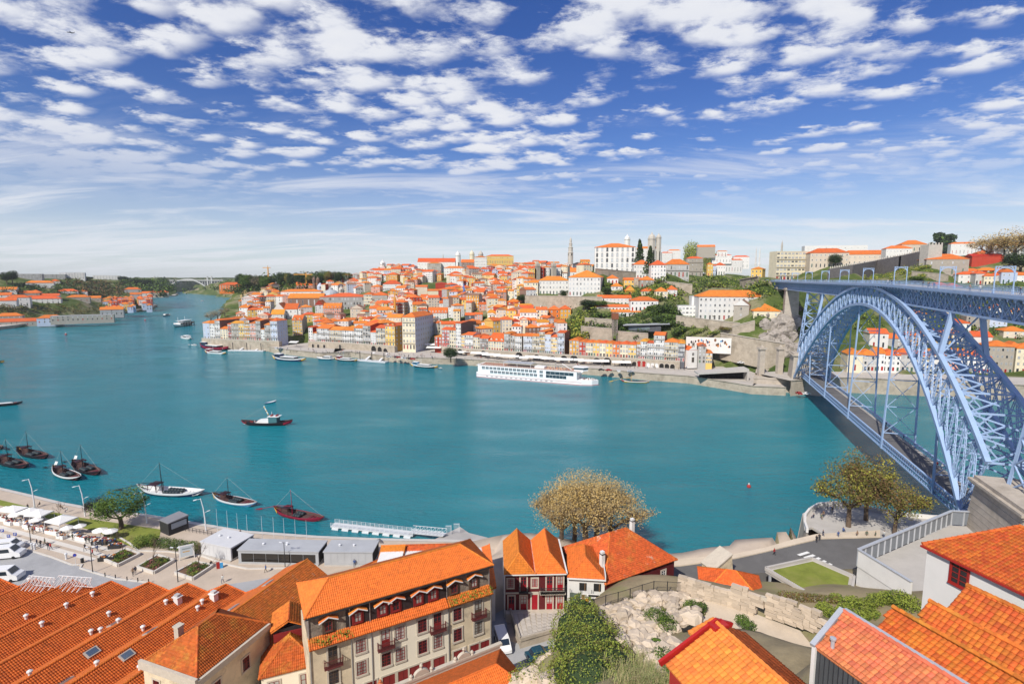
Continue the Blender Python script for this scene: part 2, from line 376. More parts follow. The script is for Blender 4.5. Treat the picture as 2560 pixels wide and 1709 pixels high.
def offs(pts,dist):
 out = []
 for i,p in enumerate(pts):
  a = pts[max(0,i - 1)]; b = pts[min(len(pts) - 1,i + 1)]; d = Vector((b.x - a.x,b.y - a.y,0)).normalized()
  out.append(Vector((p.x - d.y * dist,p.y + d.x * dist,0)))
 return out
landN2 = offs(shoreN,14) + offs(shoreE,14) + landN[-3:]
def quay(name,pts,width,z1,label,top=PAVE,side=STONE):
 inn = offs(pts,width); m = MB()
 for i in range(len(pts) - 1):
  a,b,c,d = pts[i],pts[i + 1],inn[i + 1],inn[i]
  m.poly([(a.x,a.y,z1),(b.x,b.y,z1),(c.x,c.y,z1),(d.x,d.y,z1)],top)
  m.poly([(a.x,a.y,-3),(b.x,b.y,-3),(b.x,b.y,z1),(a.x,a.y,z1)],side)
  m.poly([(d.x,d.y,z1),(c.x,c.y,z1),(c.x,c.y,-3),(d.x,d.y,-3)],side)
 # coping stones along the edge
 for i in range(len(pts) - 1):
  m.bar((pts[i].x,pts[i].y,z1 + 0.12),(pts[i + 1].x,pts[i + 1].y,z1 + 0.12),0.9,0.24,side)
 tag(m.obj(name),label,kind='structure')
 return pts + inn[::-1]
qn1 = quay('quay_far',shoreN[9:11],12,1.0,'low stone landing below curved quay wall')
qn2 = quay('quay_ribeira',shoreN[11:],55,4.6,'stone riverside quay of the old town')
qe = quay('quay_road',shoreE,26,8.6,'road quay with high granite retaining wall beyond bridge')
qw = quay('quay_miragaia',shoreN[2:9],16,5.0,'distant riverside quay by customs house')
terrain('hillside_old_town',TN,-900,1100,270,1120,9,landN2,[(qn2,3.9),(qn1,0.2),(qe,7.8),(qw,4.2)],GROUND,'hillside below the old town')
far_ctrl = Terr(TN.p,2.6)
terrain('far_hills',far_ctrl,-1500,1500,1096,3000,60,landN,[(qw,4.2)],GROUND,'wooded hills along the far bank')
# left bank (south side, downstream)
TL = Terr(ctrl([
 (-500,[(905,560),(850,600),(790,650),(740,700),(700,760),(690,900)]),
 (-200,[(845,620),(820,650),(790,690),(750,740),(715,800),(695,900)]),
 (0,[(814,690),(792,720),(767,760),(742,800),(722,860),(702,930),(690,1000),(686,1300)]),
 (150,[(800,790),(780,820),(757,860),(737,920),(717,990),(699,1080),(689,1200),(687,1500)]),
 (300,[(780,960),(762,1000),(742,1080),(724,1180),(710,1300),(700,1450),(694,1600)]),
 (365,[(745,1750),(735,1780),(722,1830),(708,1920),(699,2050),(694,2300)]),
 (425,[(738,2000),(730,2020),(716,2080),(704,2200),(700,2500)]),
]))
shoreL = [G(x,y,0) for x,y in [(-500,920),(-200,855),(0,824),(135,807),(281,788),(373,775),(392,766)]]
shoreL2 = [G(x,y,0) for x,y in [(392,766),(345,752),(352,746),(438,740),(445,735),(420,731)]]
landL = shoreL + shoreL2[1:] + [Vector((-1800,4200,0)),Vector((-2600,1200,0)),Vector((-1200,500,0))]
ql = quay('quay_left_bank',shoreL,22,3.6,'stone quay along the left bank')
ql2 = quay('quay_left_far',shoreL2,25,3.0,'distant stone quay at river bend')
terrain('hillside_left_bank',TL,-1700,-150,520,3000,16,landL,[(ql,3.0),(ql2,2.4)],GROUND,'green hillside on the left bank')
# ridge closing the view behind the distant concrete bridge
m = MB(); pr = []
for i in range(41):
 px = 300 + i * 8; yb = GD(px,729,2900); zt = 64 + (6 + 5 * mnoise.noise((px * 0.03,0,0)))
 pr.append((yb.x,2900 + 200 * (i % 2),zt))
for i in range(40):
 a,b = pr[i],pr[i + 1]
 m.poly([(a[0] * 0.94,2640,-2),(b[0] * 0.94,2640,-2),b,a],GROUND); m.poly([a,b,(b[0] * 1.4,4200,60),(a[0] * 1.4,4200,60)],GROUND)
tag(m.obj('far_ridge'),'distant wooded ridge behind concrete bridge',kind='structure')
# ================================================================== building kit
WINM = {}
def window_mesh(ww,wh,frame,pane,arch=False):
 k = (round(ww,1),round(wh,1),frame.name,pane.name,arch)
 if k in WINM: return WINM[k]
 m = MB(); t = 0.14; a,b = ww / 2,wh
 m.box(-a - t,-0.10,-t,-a,0.02,b + t,frame); m.box(a,-0.10,-t,a + t,0.02,b + t,frame)
 m.box(-a,-0.10,b,a,0.02,b + t,frame); m.box(-a - 0.1,-0.16,-t - 0.06,a + 0.1,0.02,-t + 0.06,frame)
 m.poly([(-a,-0.02,0),(a,-0.02,0),(a,-0.02,b),(-a,-0.02,b)],pane)
 fm = FRAMEW if pane in (GLASSL,GLASS) else frame
 m.box(-0.035,-0.06,0,0.035,-0.021,b,fm); m.box(-a,-0.055,b * 0.55,a,-0.021,b * 0.55 + 0.06,fm)
 if arch:
  n = 6
  for i in range(n):
   t0,t1 = math.pi * i / n,math.pi * (i + 1) / n
   p = [((a) * math.cos(q),b + a * 0.7 * math.sin(q)) for q in (t0,t1)]; o = [((a + t) * math.cos(q),b + (a * 0.7 + t) * math.sin(q)) for q in (t0,t1)]
   m.poly([(p[0][0],-0.1,p[0][1]),(o[0][0],-0.1,o[0][1]),(o[1][0],-0.1,o[1][1]),(p[1][0],-0.1,p[1][1])],frame)
   m.poly([(0,-0.05,b),(p[0][0],-0.05,p[0][1]),(p[1][0],-0.05,p[1][1])],pane)
 WINM[k] = m.mesh('window'); return WINM[k]
def win_cheap(m,cx,z,ww,wh,T,frame,pane):
 # T maps (across, out, up) to local coordinates
 a = ww / 2; t = 0.13
 m.hexa([T(cx - a - t,0,z - t),T(cx + a + t,0,z - t),T(cx + a + t,-0.06,z - t),T(cx - a - t,-0.06,z - t),
   T(cx - a - t,0,z + wh + t),T(cx + a + t,0,z + wh + t),T(cx + a + t,-0.06,z + wh + t),T(cx - a - t,-0.06,z + wh + t)],frame)
 m.poly([T(cx - a,-0.075,z),T(cx + a,-0.075,z),T(cx + a,-0.075,z + wh),T(cx - a,-0.075,z + wh)],pane)
def roof_mesh(m,x0,x1,y0,y1,h,rise,rtype,matl,ov=0.35,th=0.22,side=None):
 X0,X1,Y0,Y1 = x0 - ov,x1 + ov,y0 - ov,y1 + ov; lx,ly = X1 - X0,Y1 - Y0
 if rtype == 'flat':
  m.box(x0 - 0.02,y0 - 0.02,h,x1 + 0.02,y1 + 0.02,h + 0.5,side or matl); m.box(x0 + 0.3,y0 + 0.3,h + 0.4,x1 - 0.3,y1 - 0.3,h + 0.52,matl); return
 b = [(X0,Y0,h),(X1,Y0,h),(X1,Y1,h),(X0,Y1,h)]; e = [(p[0],p[1],h + th) for p in b]
 m.poly(b[::-1],matl)
 for i in range(4): m.poly([b[i],b[(i + 1) % 4],e[(i + 1) % 4],e[i]],matl)
 z = h + th + rise
 if rtype == 'hip':
  if lx >= ly: r0,r1 = (X0 + ly / 2,(Y0 + Y1) / 2,z),(X1 - ly / 2,(Y0 + Y1) / 2,z)
  else: r0,r1 = ((X0 + X1) / 2,Y0 + lx / 2,z),((X0 + X1) / 2,Y1 - lx / 2,z)
  if lx >= ly:
   m.poly([e[0],e[1],r1,r0],matl); m.poly([e[2],e[3],r0,r1],matl); m.poly([e[1],e[2],r1],matl); m.poly([e[3],e[0],r0],matl)
  else:
   m.poly([e[0],e[1],r0],matl); m.poly([e[1],e[2],r1,r0],matl); m.poly([e[2],e[3],r1],matl); m.poly([e[3],e[0],r0,r1],matl)
 elif rtype == 'gx':   # ridge parallel to the front
  r0,r1 = (X0,(Y0 + Y1) / 2,z),(X1,(Y0 + Y1) / 2,z)
  m.poly([e[0],e[1],r1,r0],matl); m.poly([e[2],e[3],r0,r1],matl)
  m.poly([e[1],e[2],r1],side or matl); m.poly([e[3],e[0],r0],side or matl)
 elif rtype == 'gy':   # gable towards the viewer
  r0,r1 = ((X0 + X1) / 2,Y0,z),((X0 + X1) / 2,Y1,z)
  m.poly([e[1],e[2],r1,r0],matl); m.poly([e[3],e[0],r0,r1],matl)
  m.poly([e[0],e[1],r0],side or matl); m.poly([e[2],e[3],r1],side or matl)
 elif rtype == 'shed':
  r2,r3 = (X1,Y1,z),(X0,Y1,z)
  m.poly([e[0],e[1],r2,r3],matl); m.poly([e[1],e[2],r2],side or matl); m.poly([e[2],e[3],r3,r2],side or matl); m.poly([e[3],e[0],r3],side or matl)
HN = [0]
def house(label,P,wd,dp,h,rz,wall='white',roof='tile',rtype='hip',rise=None,floors=3,cols=3,scols=0,frame=None,pane=None,detail=0,base=5.0,
          sidewall=None,group=None,cat='house',name='town_house',ww=1.0,wh=1.5,doors=True,balc=0,chim=0,dormer=0,arch=False,z0=0.0,gfrac=None):
 t = thing(name,label,cat,P,rz,group); W_ = WALL[wall]; SW = WALL[sidewall] if sidewall else W_
 frame = frame or (FRAMES if wall in ('grey','stone','cream') else FRAMEW); pane = pane or GLASSL
 x0,x1 = -wd / 2,wd / 2
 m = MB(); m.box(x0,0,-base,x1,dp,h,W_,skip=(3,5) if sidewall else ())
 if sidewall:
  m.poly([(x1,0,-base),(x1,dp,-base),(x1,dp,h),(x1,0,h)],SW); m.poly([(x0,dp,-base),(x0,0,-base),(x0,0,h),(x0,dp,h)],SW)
 m.obj('wall',t)
 if detail:   # string courses and corner pilasters read at this distance
  m = MB(); m.box(x0 - 0.05,-0.12,h - 0.35,x1 + 0.05,0.0,h - 0.02,FRAMES)
  for s in (x0,x1 - 0.2): m.box(s,-0.06,0,s + 0.2,0.0,h - 0.36,FRAMES)
  m.obj('cornice',t)
 if rise is None: rise = min(wd,dp) * 0.22
 m = MB(); roof_mesh(m,x0,x1,0,dp,h,rise,rtype,ROOF[roof],side=SW); ro = m.obj('roof',t)
 rnd = random.Random(HN[0]); HN[0] += 1
 if chim:
  m = MB()
  for k in range(chim):
   cx = x0 + wd * rnd.uniform(0.15,0.85); cy = dp * rnd.uniform(0.3,0.7)
   m.box(cx - 0.4,cy - 0.3,h,cx + 0.4,cy + 0.3,h + rise + 1.3,WALL['white']); m.box(cx - 0.5,cy - 0.4,h + rise + 1.3,cx + 0.5,cy + 0.4,h + rise + 1.5,WALL['grey'])
  m.obj('chimney',ro)
 if dormer:
  for k in range(dormer):
   cx = x0 + wd * (k + 0.5) / dormer; m = MB()
   m.box(cx - 0.8,0.8,h + 0.1,cx + 0.8,3.0,h + 1.7,W_); roof_mesh(m,cx - 0.8,cx + 0.8,0.8,3.0,h + 1.7,0.5,'gy',ROOF[roof],0.15,0.1,W_)
   m.poly([(cx - 0.45,0.79,h + 0.5),(cx + 0.45,0.79,h + 0.5),(cx + 0.45,0.79,h + 1.5),(cx - 0.45,0.79,h + 1.5)],pane); m.obj('dormer',ro)
 if floors:
  fh = h / floors
  wh = min(wh,fh * 0.62); cw = wd / max(cols,1); ww = min(ww,cw * 0.62)
  m = MB()
  for f in range(floors):
   zz = f * fh + (fh - wh) * 0.55
   for c in range(cols):
    cx = x0 + cw * (c + 0.5); pn = pane if rnd.random() < 0.72 else (GLASSL if pane is GLASS else GLASS)
    if f == 0 and doors:
     dm = rnd.choice([DOORG,DOORR,DARK,GLASS])
     if detail: inst('door',window_mesh(ww * 1.1,fh * 0.72,frame,dm),t,(cx,0,0.15))
     else: win_cheap(m,cx,0.1,ww * 1.1,fh * 0.72,lambda a,o,u: (a,o,u),frame,dm)
    elif detail: inst('window',window_mesh(ww,wh,frame,pn,arch),t,(cx,0,zz))
    else: win_cheap(m,cx,zz,ww,wh,lambda a,o,u: (a,o,u),frame,pn)
   if balc and f >= 1 and (f % 2 == 1 or balc > 1):
    b = MB(); zb = f * fh + 0.12; b.box(x0 + 0.3,-0.75,zb - 0.15,x1 - 0.3,-0.01,zb,FRAMES)
    b.box(x0 + 0.3,-0.75,zb + 0.95,x1 - 0.3,-0.69,zb + 1.02,IRON)
    k = max(4,int(wd / 0.9))
    for i in range(k + 1): xx = x0 + 0.33 + (wd - 0.66) * i / k; b.box(xx - 0.02,-0.74,zb,xx + 0.02,-0.71,zb + 0.96,IRON)
    b.obj('balcony',t)
  if scols:
   cw = dp / abs(scols); sgn = 1 if scols > 0 else -1; xs = x1 if scols > 0 else x0
   for f in range(floors):
    zz = f * fh + (fh - wh) * 0.55
    for c in range(abs(scols)):
     cy = cw * (c + 0.5)
     if detail:
      o = inst('window',window_mesh(min(ww,cw * 0.6),wh,frame,pane,arch),t,(xs,cy,zz),R(90) * sgn)
     else:
      win_cheap(m,cy if sgn > 0 else -cy,zz,min(ww,cw * 0.6),wh,(lambda a,o,u: (x1 - o,a,u)) if sgn > 0 else (lambda a,o,u: (x0 + o,-a,u)),frame,pane)
  if m.f: tag(m.obj('windows',t),kind='stuff')
 return t
ORD = ['','first','second','third','fourth','fifth','sixth','seventh','eighth','ninth','tenth','eleventh','twelfth','thirteenth','fourteenth','fifteenth','sixteenth','seventeenth','eighteenth','nineteenth','twentieth']
def nth2(k): return ORD[k] if k <= 20 else 'twenty-' + ORD[k - 20]
def nth(k):
 if k <= 20: return ORD[k]
 if k < 30: return 'twenty-' + ORD[k - 20]
 if 30 < k < 40: return 'thirty-' + ORD[k - 30]
 if 40 < k < 50: return 'forty-' + ORD[k - 40]
 return '%d%s' % (k,{1: 'st',2: 'nd',3: 'rd'}.get(k % 10,'th') if k % 100 not in (11,12,13) else 'th')
CW = {'white': 'white','cream': 'cream','yellow': 'yellow','ochre': 'ochre','red': 'red','orange': 'orange','pink': 'pink','blue': 'pale blue','grey': 'grey','stone': 'granite','brown': 'brown','slate': 'slate grey','beige': 'beige'}
def lerp(a,b,t): return a + (b - a) * t
def base_at(line,px):
 for (x0,y0,z0),(x1,y1,z1) in zip(line,line[1:]):
  if px <= x1 or (x1,y1,z1) == line[-1]:
   t = (px - x0) / (x1 - x0); return G(px,lerp(y0,y1,t),lerp(z0,z1,t))
def row(line,items,phrase,group,dp=12,detail=1):
 """items: (px0, px1, eave py, wall, roof, rtype, floors, cols, options)"""
 for k,it in enumerate(items):
  a,b,ye,wall,roof,rt,fl,cl = it[:8]; op = dict(it[8]) if len(it) > 8 else {}
  A = base_at(line,a); B = base_at(line,b); c = (A + B) / 2; d = B - A; wd = Vector((d.x,d.y)).length - 0.06
  rz = math.atan2(d.y,d.x); h = VZ(c,ye) - c.z; dd = op.pop('dp',dp); lab = op.pop('label',None)
  if not lab: lab = '%s %d-storey house with %s roof, %s from left %s' % (CW[wall],fl,{'tile': 'orange','ochre': 'ochre','old': 'brown'}.get(roof,roof),nth(k + 1),phrase)
  house(lab,(c.x,c.y,c.z),wd,dd,h,rz,wall,roof,rt,floors=fl,cols=cl,detail=detail,group=group,**op)
def bld(label,px0,px1,pyb,pye,Y,yaw=0,dp=14,**k):
 c = GD((px0 + px1) / 2,pyb,Y); dep = c.y * _c - (c.z - CZ) * _s
 wd = (px1 - px0) / F * dep / max(0.3,math.cos(R(yaw) - 0 * 0)); h = VZ(c,pye) - c.z
 return house(label,(c.x,c.y,c.z),wd,dp,h,R(yaw),**k)
# ================================================================== old town: riverfront rows
GAL = dict(balc=1)
lineA = [(509,846,9.0),(600,850,9.0),(697,853,9.0)]
row(lineA,[
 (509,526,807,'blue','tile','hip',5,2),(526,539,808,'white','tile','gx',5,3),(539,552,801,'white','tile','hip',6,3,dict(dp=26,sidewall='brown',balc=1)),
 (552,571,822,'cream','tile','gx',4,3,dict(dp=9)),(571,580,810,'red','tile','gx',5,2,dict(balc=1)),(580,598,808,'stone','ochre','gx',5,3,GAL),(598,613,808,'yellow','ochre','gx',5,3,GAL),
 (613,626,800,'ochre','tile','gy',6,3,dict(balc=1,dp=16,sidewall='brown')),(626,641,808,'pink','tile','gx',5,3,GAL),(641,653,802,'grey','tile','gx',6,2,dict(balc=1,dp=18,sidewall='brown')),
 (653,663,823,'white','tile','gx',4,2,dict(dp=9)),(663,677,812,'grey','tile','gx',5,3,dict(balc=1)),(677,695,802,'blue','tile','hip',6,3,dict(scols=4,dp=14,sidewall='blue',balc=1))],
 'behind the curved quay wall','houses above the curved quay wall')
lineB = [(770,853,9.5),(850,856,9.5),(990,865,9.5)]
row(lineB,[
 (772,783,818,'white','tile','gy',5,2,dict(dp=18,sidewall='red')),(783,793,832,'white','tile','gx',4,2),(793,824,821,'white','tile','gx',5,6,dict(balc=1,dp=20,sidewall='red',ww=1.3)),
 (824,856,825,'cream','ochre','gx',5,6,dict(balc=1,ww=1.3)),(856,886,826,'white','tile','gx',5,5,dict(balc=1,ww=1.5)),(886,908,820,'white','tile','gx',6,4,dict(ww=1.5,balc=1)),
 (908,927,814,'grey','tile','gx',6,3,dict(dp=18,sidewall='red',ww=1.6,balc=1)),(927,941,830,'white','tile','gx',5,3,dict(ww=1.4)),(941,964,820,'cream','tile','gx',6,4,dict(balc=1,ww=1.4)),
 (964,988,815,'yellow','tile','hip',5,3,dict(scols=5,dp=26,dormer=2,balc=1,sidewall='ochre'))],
 'on the arched stone terrace','houses on the arched terrace')
lineC = [(1087,866,9.5),(1161,871,9.5),(1400,886,9.5),(1698,903,9.5),(1800,909,9.0)]
Y_ = dict(wh=1.6)
row(lineC,[
 (1087,1105,842,'red','tile','hip',3,2),(1105,1124,824,'red','tile','gx',5,3,dict(wh=1.7,ww=1.4)),(1124,1140,825,'cream','tile','gx',5,3),(1140,1153,808,'white','tile','gx',7,3,dict(dp=24,sidewall='slate')),
 (1153,1162,837,'yellow','tile','gx',4,2),(1162,1183,837,'white','tile','gx',4,4,dict(balc=1)),(1183,1200,842,'cream','tile','hip',4,3,dict(dp=16)),(1200,1221,846,'brown','tile','gx',4,4,dict(balc=1)),
 (1221,1260,853,'cream','tile','gx',3,6,dict(rise=5.5,dp=18,dormer=3)),(1260,1276,834,'grey','tile','hip',5,3,dict(balc=1)),(1276,1287,838,'grey','tile','gx',5,2,dict(balc=1)),(1287,1305,840,'white','tile','gx',5,3,dict(sidewall='brown',balc=1)),
 (1308,1331,840,'blue','tile','gx',5,5,dict(ww=1.4,balc=1)),(1331,1348,840,'cream','tile','gx',5,4,dict(balc=1)),(1348,1362,829,'yellow','tile','gy',6,3,dict(dp=18,sidewall='red',balc=1)),(1362,1377,835,'blue','tile','gx',5,3),
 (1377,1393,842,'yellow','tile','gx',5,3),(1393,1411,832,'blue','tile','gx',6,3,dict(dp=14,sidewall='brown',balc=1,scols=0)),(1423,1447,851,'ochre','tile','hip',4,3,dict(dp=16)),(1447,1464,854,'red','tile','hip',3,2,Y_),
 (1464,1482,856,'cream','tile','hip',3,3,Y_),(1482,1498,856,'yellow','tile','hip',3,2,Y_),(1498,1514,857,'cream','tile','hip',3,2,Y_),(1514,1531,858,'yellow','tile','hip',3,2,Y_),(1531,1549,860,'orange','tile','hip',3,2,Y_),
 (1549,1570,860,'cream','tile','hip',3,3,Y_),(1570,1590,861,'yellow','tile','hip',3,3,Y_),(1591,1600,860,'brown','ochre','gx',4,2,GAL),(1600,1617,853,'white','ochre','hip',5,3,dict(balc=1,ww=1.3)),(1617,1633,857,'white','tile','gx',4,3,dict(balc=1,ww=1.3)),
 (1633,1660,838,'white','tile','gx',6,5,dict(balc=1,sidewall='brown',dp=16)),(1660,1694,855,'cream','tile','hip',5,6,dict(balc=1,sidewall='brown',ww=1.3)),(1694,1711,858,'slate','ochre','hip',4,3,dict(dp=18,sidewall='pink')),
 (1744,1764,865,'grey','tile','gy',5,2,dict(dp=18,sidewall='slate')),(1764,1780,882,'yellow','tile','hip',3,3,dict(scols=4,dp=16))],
 'above the riverside arcade','houses above the arcade')
# chapel with belfry between the last houses
c = base_at(lineC,1732); t = thing('chapel','small white chapel with stone belfry between riverside houses','chapel',c,R(12))
m = MB(); m.box(-3.2,0,-4,3.2,14,8,WALL['white']); m.poly([(-3.2,0,8),(3.2,0,8),(0,0,10.4)],WALL['white']); m.obj('wall',t)
m = MB(); roof_mesh(m,-3.2,3.2,0.1,14,8,2.2,'gy',ROOF['tile'],0.2,0.15,WALL['white']); m.obj('roof',t)
m = MB(); m.box(-0.9,-0.1,10,-0.5,0.7,12.6,WALL['stone']); m.box(0.5,-0.1,10,0.9,0.7,12.6,WALL['stone']); m.box(-0.9,-0.1,12.6,0.9,0.7,13.1,WALL['stone']); m.box(-0.08,0.2,13.1,0.08,0.36,14.4,IRON); m.obj('belfry',t)
inst('door',window_mesh(1.6,3.2,FRAMES,DARK),t,(0,0,0)); inst('window',window_mesh(1.3,1.6,FRAMES,GLASS),t,(0,0,4.6))
# quay walls, with their arches
def wall_line(name,label,line,z0,thick=3.0,arches=(),matl=STONE,zadd=0.9):
 t = thing(name,label,'quay wall',(0,0,0)); m = MB()
 for (a,b) in zip(line,line[1:]):
  A = G(*a); B = G(*b); d = (B - A); d.z = 0; d.normalize(); nn = Vector((-d.y,d.x,0))
  f0 = A - nn * 0.9; f1 = B - nn * 0.9; g0 = A + nn * thick; g1 = B + nn * thick
  m.hexa([(f0.x,f0.y,z0),(f1.x,f1.y,z0),(g1.x,g1.y,z0),(g0.x,g0.y,z0),(f0.x,f0.y,A.z),(f1.x,f1.y,B.z),(g1.x,g1.y,B.z),(g0.x,g0.y,A.z)],matl)
 m.obj('wall',t)
 m = MB()
 for (a,b) in zip(line,line[1:]):
  A = G(*a); B = G(*b); d = (B - A); d.z = 0; d.normalize(); nn = Vector((-d.y,d.x,0)) * 0.85
  m.bar((A.x - nn.x,A.y - nn.y,A.z + zadd / 2),(B.x - nn.x,B.y - nn.y,B.z + zadd / 2),0.35,zadd,FRAMES)
 m.obj('parapet',t)
 for px,wd,hh,col in arches:
  P = base_at(line,px); Q = base_at(line,px + 1); d = (Q - P); d.z = 0; d.normalize(); nn = Vector((-d.y,d.x,0)); o = P - nn * 0.9
  m = MB(); n = 10; hw = wd / 2; prev = None
  prof = [(-hw,0),(-hw,hh - hw)] + [(-hw * math.cos(math.pi * i / n),hh - hw + hw * math.sin(math.pi * i / n)) for i in range(1,n)] + [(hw,hh - hw),(hw,0)]
  P3 = lambda x,y,z: (o.x + d.x * x - nn.x * y,o.y + d.y * x - nn.y * y,z0 + 0.6 + z)
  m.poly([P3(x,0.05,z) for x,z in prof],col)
  for (x0,a0),(x1,a1) in zip(prof,prof[1:]):
   e = 1 + 0.45 / hw
   m.hexa([P3(x0,0.02,a0),P3(x1,0.02,a1),P3(x1 * e,0.02,a1 * 1.0 + (0.4 if a1 > hh - hw else 0)),P3(x0 * e,0.02,a0 + (0.4 if a0 > hh - hw else 0)),
     P3(x0,0.3,a0),P3(x1,0.3,a1),P3(x1 * e,0.3,a1 + (0.4 if a1 > hh - hw else 0)),P3(x0 * e,0.3,a0 + (0.4 if a0 > hh - hw else 0))],FRAMES)
  m.obj('arch',t)
 return t
wall_line('quay_wall','curved granite quay wall below the leftmost riverside houses',[(506,846.5,8.9),(600,850.5,8.9),(699,854,8.9)],-1)
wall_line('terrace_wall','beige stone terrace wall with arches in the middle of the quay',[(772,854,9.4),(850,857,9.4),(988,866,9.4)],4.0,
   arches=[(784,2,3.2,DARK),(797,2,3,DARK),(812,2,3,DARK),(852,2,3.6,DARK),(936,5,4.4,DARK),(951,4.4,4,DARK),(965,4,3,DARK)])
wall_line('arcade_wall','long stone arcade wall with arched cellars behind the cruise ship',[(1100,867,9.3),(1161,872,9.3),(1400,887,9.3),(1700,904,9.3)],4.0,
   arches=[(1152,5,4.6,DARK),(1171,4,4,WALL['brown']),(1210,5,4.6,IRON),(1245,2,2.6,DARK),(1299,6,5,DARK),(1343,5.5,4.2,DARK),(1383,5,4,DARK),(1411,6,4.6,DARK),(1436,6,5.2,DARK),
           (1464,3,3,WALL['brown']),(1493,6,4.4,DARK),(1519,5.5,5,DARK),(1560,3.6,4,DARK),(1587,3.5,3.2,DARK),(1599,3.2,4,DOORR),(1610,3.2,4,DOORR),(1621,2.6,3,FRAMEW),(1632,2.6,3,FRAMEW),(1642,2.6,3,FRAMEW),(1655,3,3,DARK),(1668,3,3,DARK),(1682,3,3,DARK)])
# ================================================================== landmarks on the hill
KEEP = []
def bt(label,px0,px1,pyb,pye,keep=True,yaw=None,**k):
 P = TN.hit((px0 + px1) / 2,pyb); yaw = yaw if yaw is not None else -math.degrees(math.atan2(P.x,P.y)) * 0.45
 if keep: KEEP.append((px0,px1,pye,pyb))
 return bld(label,px0,px1,pyb,pye,P.y,yaw=yaw,**k)
B_ = dict(cat='building',name='public_building')
bt('cream and pale blue corner block with arcade across the square',1006,1040,872,793,yaw=-14,wall='cream',sidewall='blue',floors=6,cols=4,scols=8,dp=38,detail=1,cat='building',name='corner_block',rise=3.5,balc=1)
bt('big grey stock exchange palace with pediment and columns',803,910,776,742,wall='grey',floors=3,cols=15,dp=40,rise=4,wh=2.4,ww=1.5,detail=1,arch=True,**B_)
bt('cream four storey block right of the grey palace',910,931,766,736,wall='cream',floors=4,cols=6,dp=30,sidewall='stone',scols=8,**B_)
bt('long stone building with orange roof behind the red market hall',931,968,760,738,wall='stone',floors=3,cols=12,dp=24,**B_)
bt('brown gothic church with orange roof left of grey palace',724,806,768,745,wall='brown',floors=1,cols=6,dp=24,rise=5,rtype='gx',wh=6,doors=False,cat='church',name='church')
bt('long white convent wing above the gothic church',706,800,750,729,wall='white',floors=2,cols=14,dp=18,rise=3,**B_)
bt('white church nave with orange gable roof below the crane',741,792,722,713,wall='pink',floors=1,cols=5,dp=20,rise=6,rtype='gx',cat='church',name='church')
bt('white gabled church front near the left end of old town',685,712,797,776,wall='white',floors=1,cols=2,dp=26,rise=8,rtype='gy',wh=3,cat='church',name='church')
bt('lilac rendered nave with steep orange roof beside white gable',713,743,797,773,wall='white',floors=2,cols=3,dp=20,rise=6,rtype='gx',**B_)
bt('low white house with ochre roof in front of white gable',680,709,800,786,wall='white',roof='ochre',floors=2,cols=3,dp=12,rise=5,rtype='gx')
bt('white tall gabled house above the pink house',789,808,788,762,wall='white',floors=5,cols=4,dp=24,rise=5,rtype='gy',sidewall='red')
bt('salmon pink house with dormers below the grey palace',810,852,791,770,wall='pink',floors=3,cols=8,dp=16,rise=5,dormer=5,rtype='gx')
bt('beige plain gabled house with brown roof',877,908,799,772,wall='beige',roof='old',floors=3,cols=3,dp=18,rise=4,rtype='gy')
bt('yellow corner house with bare granite side wall',733,756,840,800,wall='yellow',sidewall='stone',floors=5,cols=4,dp=22,rise=4,rtype='gx',dormer=2,detail=1)
bt('windowless beige party wall block on mid hillside',1039,1068,740,717,wall='beige',floors=0,cols=0,dp=18,rise=2,rtype='gx')
bt('windowless pale pink block on mid hillside',1069,1101,743,727,wall='cream',floors=0,cols=0,dp=16,rise=2,rtype='gx')
bt('block clad in dark red sheeting on mid hillside',1089,1117,726,708,wall='red',floors=0,cols=0,dp=14,rise=1,roof='red')
bt('long white building with hipped orange roof upper left hill',958,1002,726,710,wall='white',floors=2,cols=9,dp=16,rise=5,**B_)
bt('dark red house with white window below street canyon',1268,1302,772,755,wall='red',floors=2,cols=3,dp=14)
bt('white house with long dormer gallery above corner block',1071,1118,802,782,wall='white',floors=3,cols=7,dp=16,rise=5,dormer=6,rtype='gx')
bt('grey shed-sided house with orange gable roof near riverfront',1163,1187,806,788,wall='slate',floors=2,cols=1,dp=14,rtype='gx')
bt('pink white house beside grey shed-sided house',1187,1206,806,786,wall='pink',floors=3,cols=3,dp=14,rtype='gx')
bt('large white monastery church with long orange roof on hilltop',1045,1138,680,655,wall='white',floors=2,cols=12,dp=28,rise=8,rtype='gx',cat='church',name='monastery')
bt('grey stone three storey block on retaining wall',1069,1103,682,658,wall='stone',floors=3,cols=9,dp=14,rise=2,keep=True,**B_)
bt('white hillside houses below the domed bell tower',1110,1161,690,670,wall='white',floors=3,cols=8,dp=16,rise=3)
bt('white building with four rows of dark windows on hilltop',1186,1217,672,643,wall='white',floors=4,cols=9,dp=20,rise=3,**B_)
bt('brown stone house with wide orange gable on hilltop',1153,1185,672,656,wall='brown',floors=3,cols=8,dp=18,rise=6,rtype='gx')
bt('yellow classical courthouse with grey pediment on skyline',1216,1284,658,640,wall='yellow',floors=2,cols=16,dp=30,rise=5,wh=3,rtype='hip',**B_)
bt('white convent wing with loggia left of the large convent',1347,1421,736,701,wall='white',floors=3,cols=9,dp=16,rise=4,detail=1,**B_)
bt('large white four storey convent on stone terrace',1422,1499,738,693,wall='white',floors=4,cols=9,scols=4,dp=28,rise=6,detail=1,yaw=-16,**B_)
bt('small white building with orange roof behind convent',1406,1462,694,680,wall='white',floors=1,cols=5,dp=18,rise=6,keep=False)
